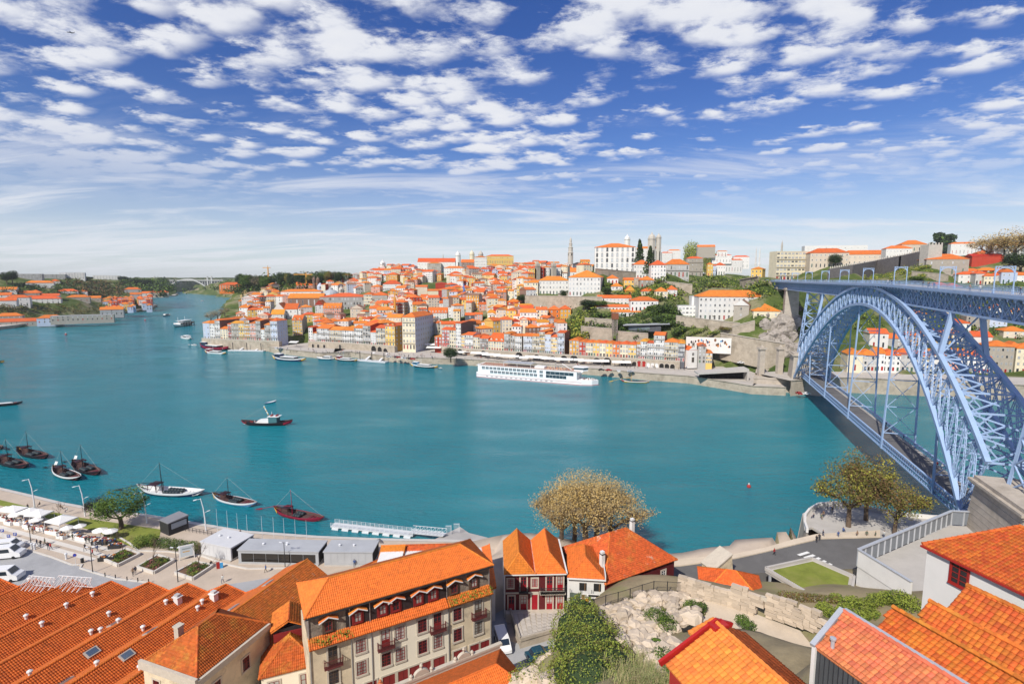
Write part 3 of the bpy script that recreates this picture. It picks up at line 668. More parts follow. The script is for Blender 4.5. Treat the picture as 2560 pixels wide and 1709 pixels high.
pal = bt("white bishop's palace with three rows of ornate windows on skyline",1487,1585,684,618,wall='white',floors=5,cols=8,scols=5,dp=34,rise=5,detail=1,arch=True,ww=1.9,wh=3.4,frame=FRAMES,cat='palace',name='palace',doors=False,yaw=-10)
bt('long cathedral wing with orange roof behind cypress trees',1590,1651,662,621,wall='white',floors=2,cols=6,dp=20,rise=6,wh=3,**B_)
bt('white row house on the cliff right of palace',1584,1627,697,661,wall='white',floors=3,cols=6,dp=14,rise=4,detail=1)
bt('white three storey house with dark windows on cliff',1627,1664,699,662,wall='white',floors=4,cols=5,dp=12,rise=4,detail=1)
bt('grey arcaded house with broad orange roof on cliff',1664,1721,692,661,wall='grey',floors=2,cols=6,dp=14,rise=5,detail=1,wh=3,balc=1)
bt('ruined granite house with open galleries on cliff',1716,1755,690,646,wall='stone',floors=4,cols=4,dp=14,rise=3,balc=1,detail=1)
bt('narrow yellow house on cliff beside granite ruin',1768,1781,690,660,wall='yellow',floors=3,cols=2,dp=10,rise=2)
bt('narrow blue house on cliff beside yellow one',1781,1789,690,664,wall='blue',floors=3,cols=2,dp=10,rise=2)
bt('white house with orange roof beside narrow blue one',1789,1812,688,663,wall='white',floors=2,cols=4,dp=12,rise=4)
bt('white long house with pale roof and tall windows on cliff',1800,1853,678,650,wall='white',floors=2,cols=8,dp=16,rise=5,wh=2.4,keep=True)
bt('white two tier house with lantern storey near cathedral',1782,1827,655,638,wall='white',floors=2,cols=6,dp=16,rise=3)
bt('small white tower house on top of two tier house',1793,1817,642,628,wall='white',floors=1,cols=3,dp=8,rise=2)
bt('granite cathedral transept with red gable roof on skyline',1744,1786,640,617,wall='stone',floors=1,cols=0,dp=16,rise=6,rtype='gx',cat='church',name='cathedral_transept')
bt('white house with red roof left of the pink mural',1834,1871,668,642,wall='white',floors=3,cols=4,dp=16,rise=4)
bt('ochre roofed building right of cathedral wing',1652,1680,660,632,wall='white',floors=3,cols=4,dp=14,rise=3)
bt('white house with pyramid roof beside palm trees',1670,1700,660,626,wall='white',floors=2,cols=3,dp=12,rise=3)
bt('long white hospice with four window rows and arcade',1749,1906,799,742,wall='white',floors=4,cols=14,dp=18,rise=4.5,detail=1,yaw=-8,ww=1.1,**B_)
bt('grey weathered church seen gable on beside long hospice',1836,1866,811,764,wall='stone',sidewall='white',roof='old',floors=3,cols=1,scols=-3,dp=26,rise=4,rtype='gy',yaw=-32,detail=1,cat='church',name='church')
bt('curved white modern annex with ribbon windows',1696,1748,797,766,wall='white',floors=3,cols=6,dp=14,rtype='flat',roof='grey',ww=2.4,wh=0.9,**B_)
bt('white annex tower beside long hospice',1729,1750,780,742,wall='white',floors=3,cols=1,dp=12,rtype='flat',roof='grey')
bt('cream house with orange hipped roof on the cliff edge',1885,1946,815,778,wall='cream',floors=2,cols=3,dp=18,rise=5,keep=True)
bt('white convent barracks upper range with orange roof',1495,1577,762,745,wall='white',floors=2,cols=9,dp=10,rise=2.2,rtype='gx')
bt('white convent barracks right range with two window rows',1577,1644,777,752,wall='white',floors=2,cols=7,dp=14,rise=3,scols=3)
bt('white convent barracks lower left range',1487,1571,779,767,wall='white',floors=1,cols=10,dp=7,rise=1.6,rtype='shed',wh=0.9)
bt('white convent barracks lowest range above the lift',1529,1619,791,780,wall='white',floors=1,cols=9,dp=6,rise=1.6,rtype='gx',wh=0.9)
bt('yellow house with white windows below the palace',1560,1603,720,700,wall='yellow',floors=2,cols=5,dp=12,rise=2,rtype='gx')
bt('small ochre house leaning below the yellow house',1563,1588,740,727,wall='ochre',floors=1,cols=1,dp=12,rise=4,rtype='gy')
bt('small white house with slate dormers under the palace',1640,1668,748,728,wall='cream',floors=2,cols=3,dp=10,rise=3)
bt('small white house with orange roof above long hospice',1668,1692,742,724,wall='white',floors=2,cols=2,dp=10,rise=3)
bt('white little house under the palace wall',1528,1556,732,716,wall='white',floors=2,cols=3,dp=10,rise=3)
bt('grey little house below the palace corner',1600,1634,716,700,wall='stone',floors=2,cols=3,dp=10,rise=3)
bt('cream little house above the barracks',1604,1636,744,728,wall='cream',floors=2,cols=4,dp=10,rise=3)
bt('white low house at the terrace end',1518,1545,712,696,wall='white',floors=1,cols=3,dp=10,rise=3)
bt('orange three storey house with pavilion roofs',1372,1400,805,774,wall='orange',floors=3,cols=2,dp=12,rise=3)
bt('ochre house with pavilion roof beside orange house',1400,1427,803,773,wall='ochre',floors=3,cols=3,dp=12,rise=3)
bt('low garden pavilion with red roof on green terrace',1322,1362,766,761,wall='white',floors=1,cols=4,dp=6,rise=2,rtype='gx')
# skyline right of the bridge head
bt('apartment block with six rows of balconies behind the bridge',1938,2020,699,629,wall='cream',floors=7,cols=9,dp=16,rtype='flat',roof='grey',detail=1,balc=1,ww=3.0,cat='building',name='apartment_block',yaw=0,doors=True)
bt('white modern hall with thin flat roof on skyline',2020,2156,640,614,wall='white',floors=2,cols=10,dp=30,rtype='flat',roof='grey',ww=3.2,wh=1.0,doors=False,**B_)
bt('beige convent with orange roof behind crenellated wall',2030,2114,668,632,wall='beige',floors=3,cols=9,dp=18,rise=5,**B_)
bt('long beige convent wing with orange roof above the wall',2114,2219,664,636,wall='beige',floors=2,cols=10,dp=18,rise=6,**B_)
bt('white school with orange roof left of wall tower',2219,2273,650,621,wall='white',floors=2,cols=8,dp=16,rise=4,**B_)
bt('beige hall with lantern roof behind the wall tower',2258,2310,640,611,wall='beige',floors=1,cols=5,dp=20,rise=6,**B_)
bt('square granite house with orange roof beyond bridge deck',2324,2408,685,648,wall='stone',floors=2,cols=4,dp=20,rise=5,detail=1,wh=2.2,scols=2)
bt('rust red steel block among the houses right of deck',2437,2497,668,640,wall='red',floors=0,cols=0,dp=16,rise=2.5,roof='red',rtype='gx',**B_)
bt('orange house peeking over the rust red block',2450,2495,640,632,wall='orange',floors=1,cols=5,dp=12,rise=3)
bt('white building with red roof behind the cedar tree',2383,2436,634,609,wall='white',floors=2,cols=7,dp=20,rise=5,**B_)
bt('white wall house with orange roof at right skyline',2495,2575,650,612,wall='white',floors=1,cols=2,dp=16,rise=3,**B_)
for k,(a,b,yb,ye,wl) in enumerate([(2400,2440,712,686,'white'),(2440,2460,712,684,'grey'),(2462,2484,712,690,'cream'),(2484,2506,711,688,'grey'),(2506,2536,710,680,'blue'),(2536,2575,708,688,'white'),
   (2370,2400,726,716,'beige'),(2330,2370,724,714,'white'),(2410,2450,690,678,'cream'),(2450,2490,688,676,'red'),(2490,2520,686,676,'beige')]):
 bt('%s little house with orange roof, %s in the cluster right of granite house' % (CW[wl],nth(k + 1)),a,b,yb,ye,wall=wl,floors=2,cols=3,dp=10,rise=2.5,group='cluster right of granite house')
# houses seen through and below the bridge
for k,(a,b,yb,ye,wl,fl,cl,rt) in enumerate([(2120,2152,926,886,'cream',2,1,'hip'),(2152,2190,926,888,'grey',3,5,'hip'),(2190,2208,926,884,'white',3,2,'gx'),(2208,2245,927,888,'white',3,4,'hip'),(2245,2290,928,886,'grey',3,5,'hip'),(2290,2330,929,890,'cream',3,4,'gx'),(2330,2370,930,888,'white',3,4,'gx'),(2370,2405,930,886,'pink',3,3,'gx'),(2405,2435,931,890,'white',3,3,'hip'),(2435,2469,932,892,'white',3,4,'hip'),(2469,2521,934,866,'stone',4,6,'hip'),(2521,2545,934,868,'brown',4,3,'hip'),(2545,2600,934,872,'cream',4,5,'hip'),(2433,2469,904,842,'white',3,1,'gx'),(2176,2215,868,834,'white',2,2,'gx'),(2215,2262,872,846,'grey',3,4,'gx'),(2262,2300,870,840,'ochre',3,3,'hip'),(2300,2345,868,840,'white',3,3,'gx'),(2345,2385,866,836,'yellow',3,3,'gx'),(2385,2430,866,838,'white',3,4,'hip'),(2380,2420,832,808,'white',2,3,'hip'),(2420,2465,826,792,'stone',4,4,'flat'),(2470,2510,822,794,'blue',3,4,'flat'),(2515,2560,850,828,'beige',2,3,'hip'),(2530,2570,800,780,'cream',2,3,'hip'),(2480,2520,790,770,'white',2,3,'hip'),(2410,2450,790,772,'white',2,3,'hip'),(2340,2380,800,778,'beige',2,3,'hip'),(2270,2310,806,784,'white',3,3,'hip')]):
 bt('%s %d-storey house behind the iron arch, %s along the far road' % (CW[wl],fl,nth(k + 1)),a,b,yb,ye,wall=wl,floors=fl,cols=cl,dp=12,rise=3,rtype=rt,roof='tile' if rt != 'flat' else 'grey',detail=0,group='houses behind the iron arch')
# ================================================================== the packed hillside
PAL = ['white'] * 11 + ['cream'] * 8 + ['yellow'] * 4 + ['grey'] + ['beige'] * 4 + ['pink'] * 2 + ['blue','stone','brown','red','ochre']
rows = [(846,[(555,690),(790,985),(1100,1395)],0),(836,[(575,690),(782,1000),(1085,1400)],0),(825,[(585,735),(782,1003),(1072,1345)],0),(815,[(592,730),(782,1005),(1070,1300)],0),(805,[(598,1300)],0),
 (795,[(600,1295)],0),(785,[(602,1305)],0),(776,[(604,1305)],0),(768,[(606,1310)],0),(760,[(620,1312)],0),(752,[(640,1318)],0),(744,[(650,1325)],0),(737,[(660,1335)],0),(730,[(800,1340)],0),
 (723,[(820,1345)],0),(716,[(835,1400)],0),(709,[(850,1410)],0),(702,[(870,1410)],0),(696,[(900,1480)],0),(690,[(920,1480)],0),(684,[(940,1480)],0),(678,[(960,1480)],0),(673,[(1180,1480)],0),
 (667,[(1280,1480)],0),(682,[(1860,1935)],1),(672,[(1860,1935)],1),(662,[(1800,1940)],1),(690,[(1880,1940)],1)]
rg = random.Random(21); cnt = 0; FAR = {}
SEEN = {}
for ri,(py,rngs,far) in enumerate(rows):
 for (a,b) in rngs:
  px = a + rg.uniform(0,8)
  while px < b:
   P = TN.hit(px,py); dep = P.y * _c - (P.z - CZ) * _s
   wd = rg.choice([6,7,8,9,10,12,14]) * (1.0 if py > 720 else 1.15); pw = wd * F / dep
   cx = px + pw / 2; px += pw * rg.uniform(0.82,1.0)
   jy = rg.uniform(-3.5,3.5); P = TN.hit(cx,py + jy)
   hgt = rg.choice([7,8,9,10,11,12,13,15]) * (0.85 if py < 700 else 1.0); top = py - hgt * F / dep
   bad = False
   for (k0,k1,ye,yb) in KEEP:
    if cx + pw * 0.5 > k0 - 1 and cx - pw * 0.5 < k1 + 1 and py + jy > ye - 3:
     if py + jy < yb + 4 or (top < yb - (yb - ye) * 0.30 and py + jy < yb + 45): bad = True; break
   if bad: continue
   wl = rg.choice(PAL); fl = max(2,int(hgt / 2.9)); rt = rg.choice(['hip','hip','hip','gx','gx','gy']); rf = rg.choice(['tile'] * 9 + ['ochre','ochre','old'])
   SEEN[ri] = SEEN.get(ri,0) + 1; cnt += 1
   yaw = -math.degrees(math.atan2(P.x,P.y)) * 0.6 + rg.choice([-22,-12,0,8,18,30]) + rg.uniform(-5,5)
   lab = '%s %d-storey house with %s roof, %s from left in the %s hillside row' % (CW[wl],fl,{'tile': 'orange','ochre': 'ochre','old': 'brown'}[rf],nth(SEEN[ri]),nth2(ri + 1))
   if cnt > 290:
    mm = MB(); dpt = rg.uniform(9,15); mm.box(-wd / 2,0,-8,wd / 2,dpt,hgt,WALL[wl]); roof_mesh(mm,-wd / 2,wd / 2,0,dpt,hgt,min(wd,dpt) * .22,rt,ROOF[rf],side=WALL[wl])
    nc = max(2,int(wd / 2.6))
    for f_ in range(fl):
     for c_ in range(nc): win_cheap(mm,-wd / 2 + wd / nc * (c_ + .5),f_ * hgt / fl + .8,1.0,1.5,lambda a,o,u: (a,o,u),FRAMEW,GLASSL if rg.random() < .5 else GLASS)
    Tm = Matrix.Translation(P) @ Matrix.Rotation(R(yaw),4,'Z'); vv = [tuple(Tm @ Vector(v)) for v in mm.v]
    for fc,mi_ in zip(mm.f,mm.m):
     e_ = FAR.setdefault(mm.mats[mi_].name,([],[],mm.mats[mi_])); o_ = len(e_[0]); e_[0].extend(vv[i] for i in fc); e_[1].append(tuple(range(o_,o_ + len(fc))))
    continue
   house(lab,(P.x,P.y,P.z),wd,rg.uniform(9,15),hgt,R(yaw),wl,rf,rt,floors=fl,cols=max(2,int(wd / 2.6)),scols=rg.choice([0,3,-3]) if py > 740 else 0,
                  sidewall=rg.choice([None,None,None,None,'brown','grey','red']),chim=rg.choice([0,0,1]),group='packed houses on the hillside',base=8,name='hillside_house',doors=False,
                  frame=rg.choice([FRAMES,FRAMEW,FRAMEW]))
print('HILL HOUSES',cnt)
if FAR:
 m = MB()
 for key,(vs,fs,mm) in FAR.items():
  o = len(m.v); m.v.extend(vs); m.f.extend([tuple(i + o for i in f) for f in fs]); k = m.mi(mm); m.m.extend([k] * len(fs))
 tag(m.obj('distant_houses'),'far mass of small white houses with orange roofs on the hilltop',kind='stuff')
# ================================================================== the iron arch bridge
BLUE = mat('bridge_paint_blue',(0.33,0.45,0.65),0.45,0.08,0.4,dirt=(0.22,0.28,0.36),dscale=0.15,damt=0.35)
ASPH = mat('asphalt',(0.13,0.125,0.12),0.9,0.15,0.3,0.2,20.0)
FOOT = mat('footway_concrete',(0.40,0.37,0.33),0.9,0.1,0.5)
PIERM = mat('pier_granite',(0.46,0.40,0.33),0.9,0.16,0.5,0.5,3.0,dirt=(0.24,0.2,0.15),dscale=0.2,damt=0.6)
BA = Vector((107.384,115.104,0)); BD = Vector((0.32399,0.94606,0)); BN = Vector((0.94606,-0.32399,0))
def Bp(s,t,z): return BA + BD * s + BN * t + Vector((0,0,z))
def zdeck(s): return 62.2 - 1.55 * max(0.0,(60 - s) / 77.0)
def zin(s): return 54.7 - 45.0 * ((s - 80) / 97.0)**2
def zex(s): return 61.3 - 34.0 * ((s - 80) / 97.0)**2
def tw(z): return 3.2 + (61 - z) / 51.0 * 4.8
def th_(z): return 2.7 + (54 - z) / 42.0 * 1.7
br = thing('arch_bridge','tall pale blue double-deck iron arch bridge spanning the river','bridge',(0,0,0))
S0,S1 = -48.0,360.0
def seg(f,a,b,st):
 n = max(1,int(round((b - a) / st))); return [a + (b - a) * i / n for i in range(n + 1)]
# upper deck
m = MB(); ss = seg(None,S0,S1,12)
for a,b in zip(ss,ss[1:]):
 m.hexa([Bp(a,-4.2,zdeck(a) - .45),Bp(a,4.2,zdeck(a) - .45),Bp(b,4.2,zdeck(b) - .45),Bp(b,-4.2,zdeck(b) - .45),Bp(a,-4.2,zdeck(a)),Bp(a,4.2,zdeck(a)),Bp(b,4.2,zdeck(b)),Bp(b,-4.2,zdeck(b))],FOOT)
ud = m.obj('upper_deck',br)
for sg in (-1,1):
 m = MB()
 for a,b in zip(ss,ss[1:]):   # fascia plate
  m.hexa([Bp(a,sg * 4.2,zdeck(a) - .6),Bp(b,sg * 4.2,zdeck(b) - .6),Bp(b,sg * 4.42,zdeck(b) - .6),Bp(a,sg * 4.42,zdeck(a) - .6),Bp(a,sg * 4.2,zdeck(a) + .12),Bp(b,sg * 4.2,zdeck(b) + .12),Bp(b,sg * 4.42,zdeck(b) + .12),Bp(a,sg * 4.42,zdeck(a) + .12)],BLUE)
 s = S0; step = 2.7
 while s < S1:   # scallops between brackets
  z = zdeck(s) - .6; pr = []
  for i in range(7): q = math.pi * i / 6; pr.append((s + step / 2 - math.cos(q) * step * .44,z - .62 + math.sin(q) * .55))
  pts = [(s,z),(s,z - .75),(s + step * .05,z - .75)] + pr + [(s + step * .95,z - .75),(s + step,z - .75),(s + step,z)]
  up = [p for p in pts]
  for (x0,z0),(x1,z1) in zip(pts[1:-1],pts[2:-1]): m.poly([Bp(x0,sg * 4.3,z0),Bp(x1,sg * 4.3,z1),Bp(x1,sg * 4.3,z),Bp(x0,sg * 4.3,z)],BLUE)
  m.bar(Bp(s,sg * 4.2,z - .1),Bp(s,sg * 3.2,z - 1.6),.16,.2,BLUE)
  s += step
 m.obj('scalloped_fascia',br)
 m = MB()
 for a,b in zip(ss,ss[1:]):
  for h in (.25,.72,1.25): m.bar(Bp(a,sg * 4.1,zdeck(a) + h),Bp(b,sg * 4.1,zdeck(b) + h),.07,.07,BLUE)
 s = S0
 while s < S1: m.bar(Bp(s,sg * 4.1,zdeck(s)),Bp(s,sg * 4.1,zdeck(s) + 1.25),.05,.05,BLUE); s += .55 if s < 120 else 1.1
 m.obj('railing',br)
# girders below the upper deck
for sg in (-1,1):
 for (a,b) in ((S0,47.0),(113.0,S1)):
  nodes = seg(None,a,b,4.4); t = sg * 3.1; m = MB()
  for p,q in zip(nodes,nodes[1:]):
   m.bar(Bp(p,t,zdeck(p) - 5.3),Bp(q,t,zdeck(q) - 5.3),.75,.5,BLUE); m.bar(Bp(p,t,zdeck(p) - .8),Bp(q,t,zdeck(q) - .8),.6,.45,BLUE)
  m.obj('girder_chord',br)
  for p,q in zip(nodes,nodes[1:]):
   m = MB(); m.bar(Bp(p,t,zdeck(p) - 5.2),Bp(q,t,zdeck(q) - .9),.28,.24,BLUE); m.bar(Bp(p,t,zdeck(p) - .9),Bp(q,t,zdeck(q) - 5.2),.28,.24,BLUE); m.bar(Bp(p,t,zdeck(p) - 5.2),Bp(p,t,zdeck(p) - .9),.26,.26,BLUE)
   h = (p + q) / 2; m.bar(Bp(h,t,zdeck(h) - 5.2),Bp(q,t,zdeck(q) - 3.0),.18,.16,BLUE); m.bar(Bp(h,t,zdeck(h) - .9),Bp(p,t,zdeck(p) - 3.0),.18,.16,BLUE)
   m.obj('lattice_brace',br)
for (a,b) in ((S0,47.0),(113.0,S1)):
 m = MB()
 for p in seg(None,a,b,4.4):
  z = zdeck(p); m.bar(Bp(p,-3.1,z - 5.3),Bp(p,3.1,z - 5.3),.25,.3,BLUE); m.bar(Bp(p,-3.1,z - 5.2),Bp(p,3.1,z - .9),.2,.2,BLUE); m.bar(Bp(p,3.1,z - 5.2),Bp(p,-3.1,z - .9),.2,.2,BLUE)
 m.obj('cross_frames',br)
# arch ribs
NP = 34; nod = [-17 + 194.0 * i / NP for i in range(NP + 1)]
def lace(m,p,q,wd,depth_dir,n,th=.10):
 """lattice member: two flanges and zigzag lacing"""
 d = (q - p); u = depth_dir - d * (depth_dir.dot(d) / d.dot(d)); u.normalize(); a = u * (wd / 2)
 m.bar(p - a,q - a,.15,.15,BLUE); m.bar(p + a,q + a,.15,.15,BLUE)
 for i in range(n):
  c0 = p + d * (i / n); c1 = p + d * ((i + 1) / n); sgn = 1 if i % 2 else -1
  m.bar(c0 - a * sgn,c1 + a * sgn,th,th,BLUE)
for sg in (-1,1):
 for fn,nm,wd,hh in ((zex,'upper_chord',1.0,.95),(zin,'lower_chord',1.0,.95)):
  m = MB(); fine = seg(None,-17.0 if fn is zex else -15.5,177.0,3.0); pts = [Bp(s,sg * tw(fn(s)),fn(s)) for s in fine]
  for i,(p,q) in enumerate(zip(pts,pts[1:])): e = (q - p).normalized() * .12; m.bar(p - e,q + e,wd,hh,BLUE,up=(0,0,1))
  m.obj(nm,br)
 for i,s in enumerate(nod):
  if i in (0,NP): continue
  p = Bp(s,sg * tw(zin(s)),zin(s)); q = Bp(s,sg * tw(zex(s)),zex(s)); m = MB(); lace(m,p,q,.75,BD,max(5,int((q - p).length / .9))); m.obj('lattice_post',br)
 for i in range(NP):
  s,e = nod[i],nod[i + 1]; out = s < 80
  a = Bp(s,sg * tw(zin(s)),zin(s)); b = Bp(e,sg * tw(zex(e)),zex(e)); c = Bp(e,sg * tw(zin(e)),zin(e)); d = Bp(s,sg * tw(zex(s)),zex(s))
  m = MB(); lace(m,a,b,.6,BD,max(6,int((b - a).length / .9))); m.obj('lattice_diagonal',br)
  m = MB(); lace(m,c,d,.6,BD,max(6,int((d - c).length / .9))); m.obj('lattice_diagonal',br)
for fn,nm in ((zex,'top_bracing'),(zin,'bottom_bracing')):
 for i in range(NP):
  s,e = nod[i],nod[i + 1]; z0,z1 = fn(s),fn(e); a,b,c,d = Bp(s,-tw(z0),z0),Bp(s,tw(z0),z0),Bp(e,-tw(z1),z1),Bp(e,tw(z1),z1)
  m = MB(); m.bar(a,b,.34,.4,BLUE); m.bar(a,d,.26,.32,BLUE); m.bar(b,c,.26,.32,BLUE)
  if i % 2: m.bar((a + b) / 2 ,(a + c) / 2,.2,.2,BLUE)
  m.obj(nm,br)
for i in range(1,NP):
 s = nod[i]; m = MB(); a,b,c,d = Bp(s,-tw(zin(s)),zin(s)),Bp(s,tw(zin(s)),zin(s)),Bp(s,-tw(zex(s)),zex(s)),Bp(s,tw(zex(s)),zex(s))
 m.bar(a,d,.3,.3,BLUE); m.bar(b,c,.3,.3,BLUE); m.obj('sway_brace',br)
# spandrel columns and end towers
for s in (13.0,147.0):
 zt = zdeck(s) - 5.5; zb = zex(s)
 for sg in (-1,1):
  m = MB(); m.bar(Bp(s,sg * 3.0,zt),Bp(s,sg * tw(zb),zb),1.0,1.0,BLUE); m.obj('spandrel_column',br)
 m = MB(); m.bar(Bp(s,-3.0,zt),Bp(s,tw(zb),zb),.3,.3,BLUE); m.bar(Bp(s,3.0,zt),Bp(s,-tw(zb),zb),.3,.3,BLUE); m.obj('sway_brace',br)
for s,zb in ((182.0,22.0),(-27.0,24.0)):
 zt = zdeck(s) - 5.5
 for ds in (-1,1):
  for sg in (-1,1):
   m = MB(); lace(m,Bp(s + ds * 4.2,sg * 5.6,zb),Bp(s + ds * 1.6,sg * 3.1,zt),.8,BD,34); m.bar(Bp(s + ds * 4.2,sg * 5.6,zb),Bp(s + ds * 1.6,sg * 3.1,zt),.55,.3,BLUE); m.obj('tower_leg',br)
 m = MB(); n = 6
 for i in range(n):
  f0,f1 = i / n,(i + 1) / n; z0,z1 = lerp(zb,zt,f0),lerp(zb,zt,f1); w0,w1 = lerp(5.6,3.1,f0),lerp(5.6,3.1,f1); d0,d1 = lerp(4.2,1.6,f0),lerp(4.2,1.6,f1)
  for ds in (-1,1): m.bar(Bp(s + ds * d0,-w0,z0),Bp(s + ds * d1,w1,z1),.3,.3,BLUE); m.bar(Bp(s + ds * d0,w0,z0),Bp(s + ds * d1,-w1,z1),.3,.3,BLUE); m.bar(Bp(s + ds * d1,w1,z1),Bp(s + ds * d1,-w1,z1),.3,.3,BLUE)
  for sg in (-1,1): m.bar(Bp(s - d0,sg * w0,z0),Bp(s + d1,sg * w1,z1),.28,.28,BLUE); m.bar(Bp(s + d0,sg * w0,z0),Bp(s - d1,sg * w1,z1),.28,.28,BLUE)
 m.obj('tower_bracing',br)
# hangers and lower deck
ZL = 11.6; HS = [10.0,48.0,86.0,124.0,156.0]
for s in HS:
 zt = zin(s) - .3
 for sg in (-1,1):
  m = MB(); p = Bp(s,sg * th_(ZL - 1.6),ZL - 1.6); q = Bp(s,sg * (tw(zt) * .5 + th_(zt) * .5),zt)
  for e in (-.32,.32): m.bar(p + BD * e,q + BD * e,.2,.34,BLUE)
  for k in range(int((q - p).length / 1.6)): c = p + (q - p) * ((k + .5) / int((q - p).length / 1.6)); m.bar(c - BD * .3,c + BD * .3,.12,.3,BLUE)
  m.obj('hanger',br)
 m = MB(); n = max(2,int((zt - ZL) / 9)); lv = [lerp(ZL + 3.6,zt,i / n) for i in range(n + 1)]
 for a,b in zip(lv,lv[1:]):
  m.bar(Bp(s,-th_(a),a),Bp(s,th_(b),b),.16,.16,BLUE); m.bar(Bp(s,th_(a),a),Bp(s,-th_(b),b),.16,.16,BLUE); m.bar(Bp(s,-th_(a),a),Bp(s,th_(a),a),.2,.25,BLUE)
 m.obj('hanger_bracing',br)
LS = seg(None,-22.0,186.0,4.0)
m = MB()
for a,b in zip(LS,LS[1:]):
 for t0,t1,z0,z1,mm in ((-3.9,3.9,ZL - .5,ZL - .1,FOOT),(-2.9,2.9,ZL - .1,ZL,ASPH),(-3.9,-2.9,ZL - .1,ZL + .12,FOOT),(2.9,3.9,ZL - .1,ZL + .12,FOOT)):
  m.hexa([Bp(a,t0,z0),Bp(a,t1,z0),Bp(b,t1,z0),Bp(b,t0,z0),Bp(a,t0,z1),Bp(a,t1,z1),Bp(b,t1,z1),Bp(b,t0,z1)],mm)
m.obj('lower_deck',br)
cuts = [-22.0] + HS + [186.0]
for sg in (-1,1):
 t = sg * 4.1
 for a,b in zip(cuts,cuts[1:]):
  m = MB(); m.bar(Bp(a,t,ZL + 1.35),Bp(b,t,ZL + 1.35),.5,.28,BLUE); m.bar(Bp(a,t,ZL - 1.5),Bp(b,t,ZL - 1.5),.6,.35,BLUE); m.bar(Bp(a,t,ZL - .2),Bp(b,t,ZL - .2),.3,.2,BLUE)
  n = int((b - a) / 1.5)
  for i in range(n):
   p,q = lerp(a,b,i / n),lerp(a,b,(i + 1) / n)
   m.bar(Bp(p,t,ZL - 1.4),Bp(q,t,ZL + 1.3),.13,.16,BLUE); m.bar(Bp(q,t,ZL - 1.4),Bp(p,t,ZL + 1.3),.13,.16,BLUE)
  m.obj('lattice_girder',br)
# tram portals on the upper deck
prt = None
def portal(s):
 m = MB(); z = zdeck(s); a,b = -3.7,-.4
 for t in (a,b): m.bar(Bp(s,t,z),Bp(s,t,z + 5.8),.17,.17,BLUE); m.bar(Bp(s,t,z),Bp(s,t,z + 1.0),.3,.3,BLUE)
 m.bar(Bp(s,a,z + 5.7),Bp(s,b,z + 5.7),.13,.13,BLUE); n = 8; c = (a + b) / 2; w_ = (b - a) / 2
 for i in range(n): q0,q1 = math.pi * i / n,math.pi * (i + 1) / n; m.bar(Bp(s,c - w_ * math.cos(q0),z + 4.0 + 1.5 * math.sin(q0)),Bp(s,c - w_ * math.cos(q1),z + 4.0 + 1.5 * math.sin(q1)),.14,.14,BLUE)
 m.bar(Bp(s,a,z + 4.6),Bp(s,a + .7,z + 5.8),.12,.12,BLUE); m.bar(Bp(s,b,z + 4.6),Bp(s,b - .7,z + 5.8),.12,.12,BLUE)
 return m.obj('catenary_portal',br)
for s in (-6,20,52,84,116,150,188,230,275): portal(float(s))
m = MB()
for t in (-2.05,): m.bar(Bp(-48,t,zdeck(-48) + 5.4),Bp(300,t,zdeck(300) + 5.4),.03,.03,IRON)
m.obj('contact_wire',br)
# masonry piers
def pier(label,s0,s1,t0,t1,zb,zt,bat=1.2,cap=True):
 t = thing('masonry_pier',label,'pier',(0,0,0)); m = MB()
 lo = [Bp(s0 - bat,t0 - bat,zb),Bp(s0 - bat,t1 + bat,zb),Bp(s1 + bat,t1 + bat,zb),Bp(s1 + bat,t0 - bat,zb)]
 hi = [Bp(s0,t0,zt),Bp(s0,t1,zt),Bp(s1,t1,zt),Bp(s1,t0,zt)]
 m.hexa(lo + hi,PIERM); m.obj('shaft',t)
 if cap:
  m = MB()
  for e,z0,z1 in ((.5,zt,zt + .5),(.9,zt + .5,zt + 1.0),(.2,zt + 1.0,zt + 1.7)):
   m.hexa([Bp(s0 - e,t0 - e,z0),Bp(s0 - e,t1 + e,z0),Bp(s1 + e,t1 + e,z0),Bp(s1 + e,t0 - e,z0),Bp(s0 - e,t0 - e,z1),Bp(s0 - e,t1 + e,z1),Bp(s1 + e,t1 + e,z1),Bp(s1 + e,t0 - e,z1)],PIERM)
  m.obj('cornice',t)
 # stone courses
 m = MB(); n = int((zt - zb) / 1.1)
 for i in range(1,n):
  f = i / n; e = bat * (1 - f) + .03; z = lerp(zb,zt,f)
  for p,q in ((Bp(s0 - e,t0 - e,z),Bp(s0 - e,t1 + e,z)),(Bp(s0 - e,t0 - e,z),Bp(s1 + e,t0 - e,z))): m.bar(p,q,.05,.06,FRAMES)
 m.obj('stone_courses',t)
 return t
pier('battered granite pier carrying the near end of the arch',-36,-19.5,-9.2,9.2,4,23.5,1.6)
pier('granite pier carrying the far end of the arch',178.5,190,-8.5,8.5,-1,21.0,1.2)
pier('pale stone pier under the far deck beside pink house',247,254,-4,4,34,56.3,.4)
pier('smaller pale stone pier under the far deck end',288,293,-3.5,3.5,40,56.3,.4)
pier('granite abutment at the far end of the upper deck',345,372,-6,6,30,61.0,.5,False)
pier('granite abutment at the near end of the upper deck',-70,-48.3,-6,6,20,60.0,.5,False)
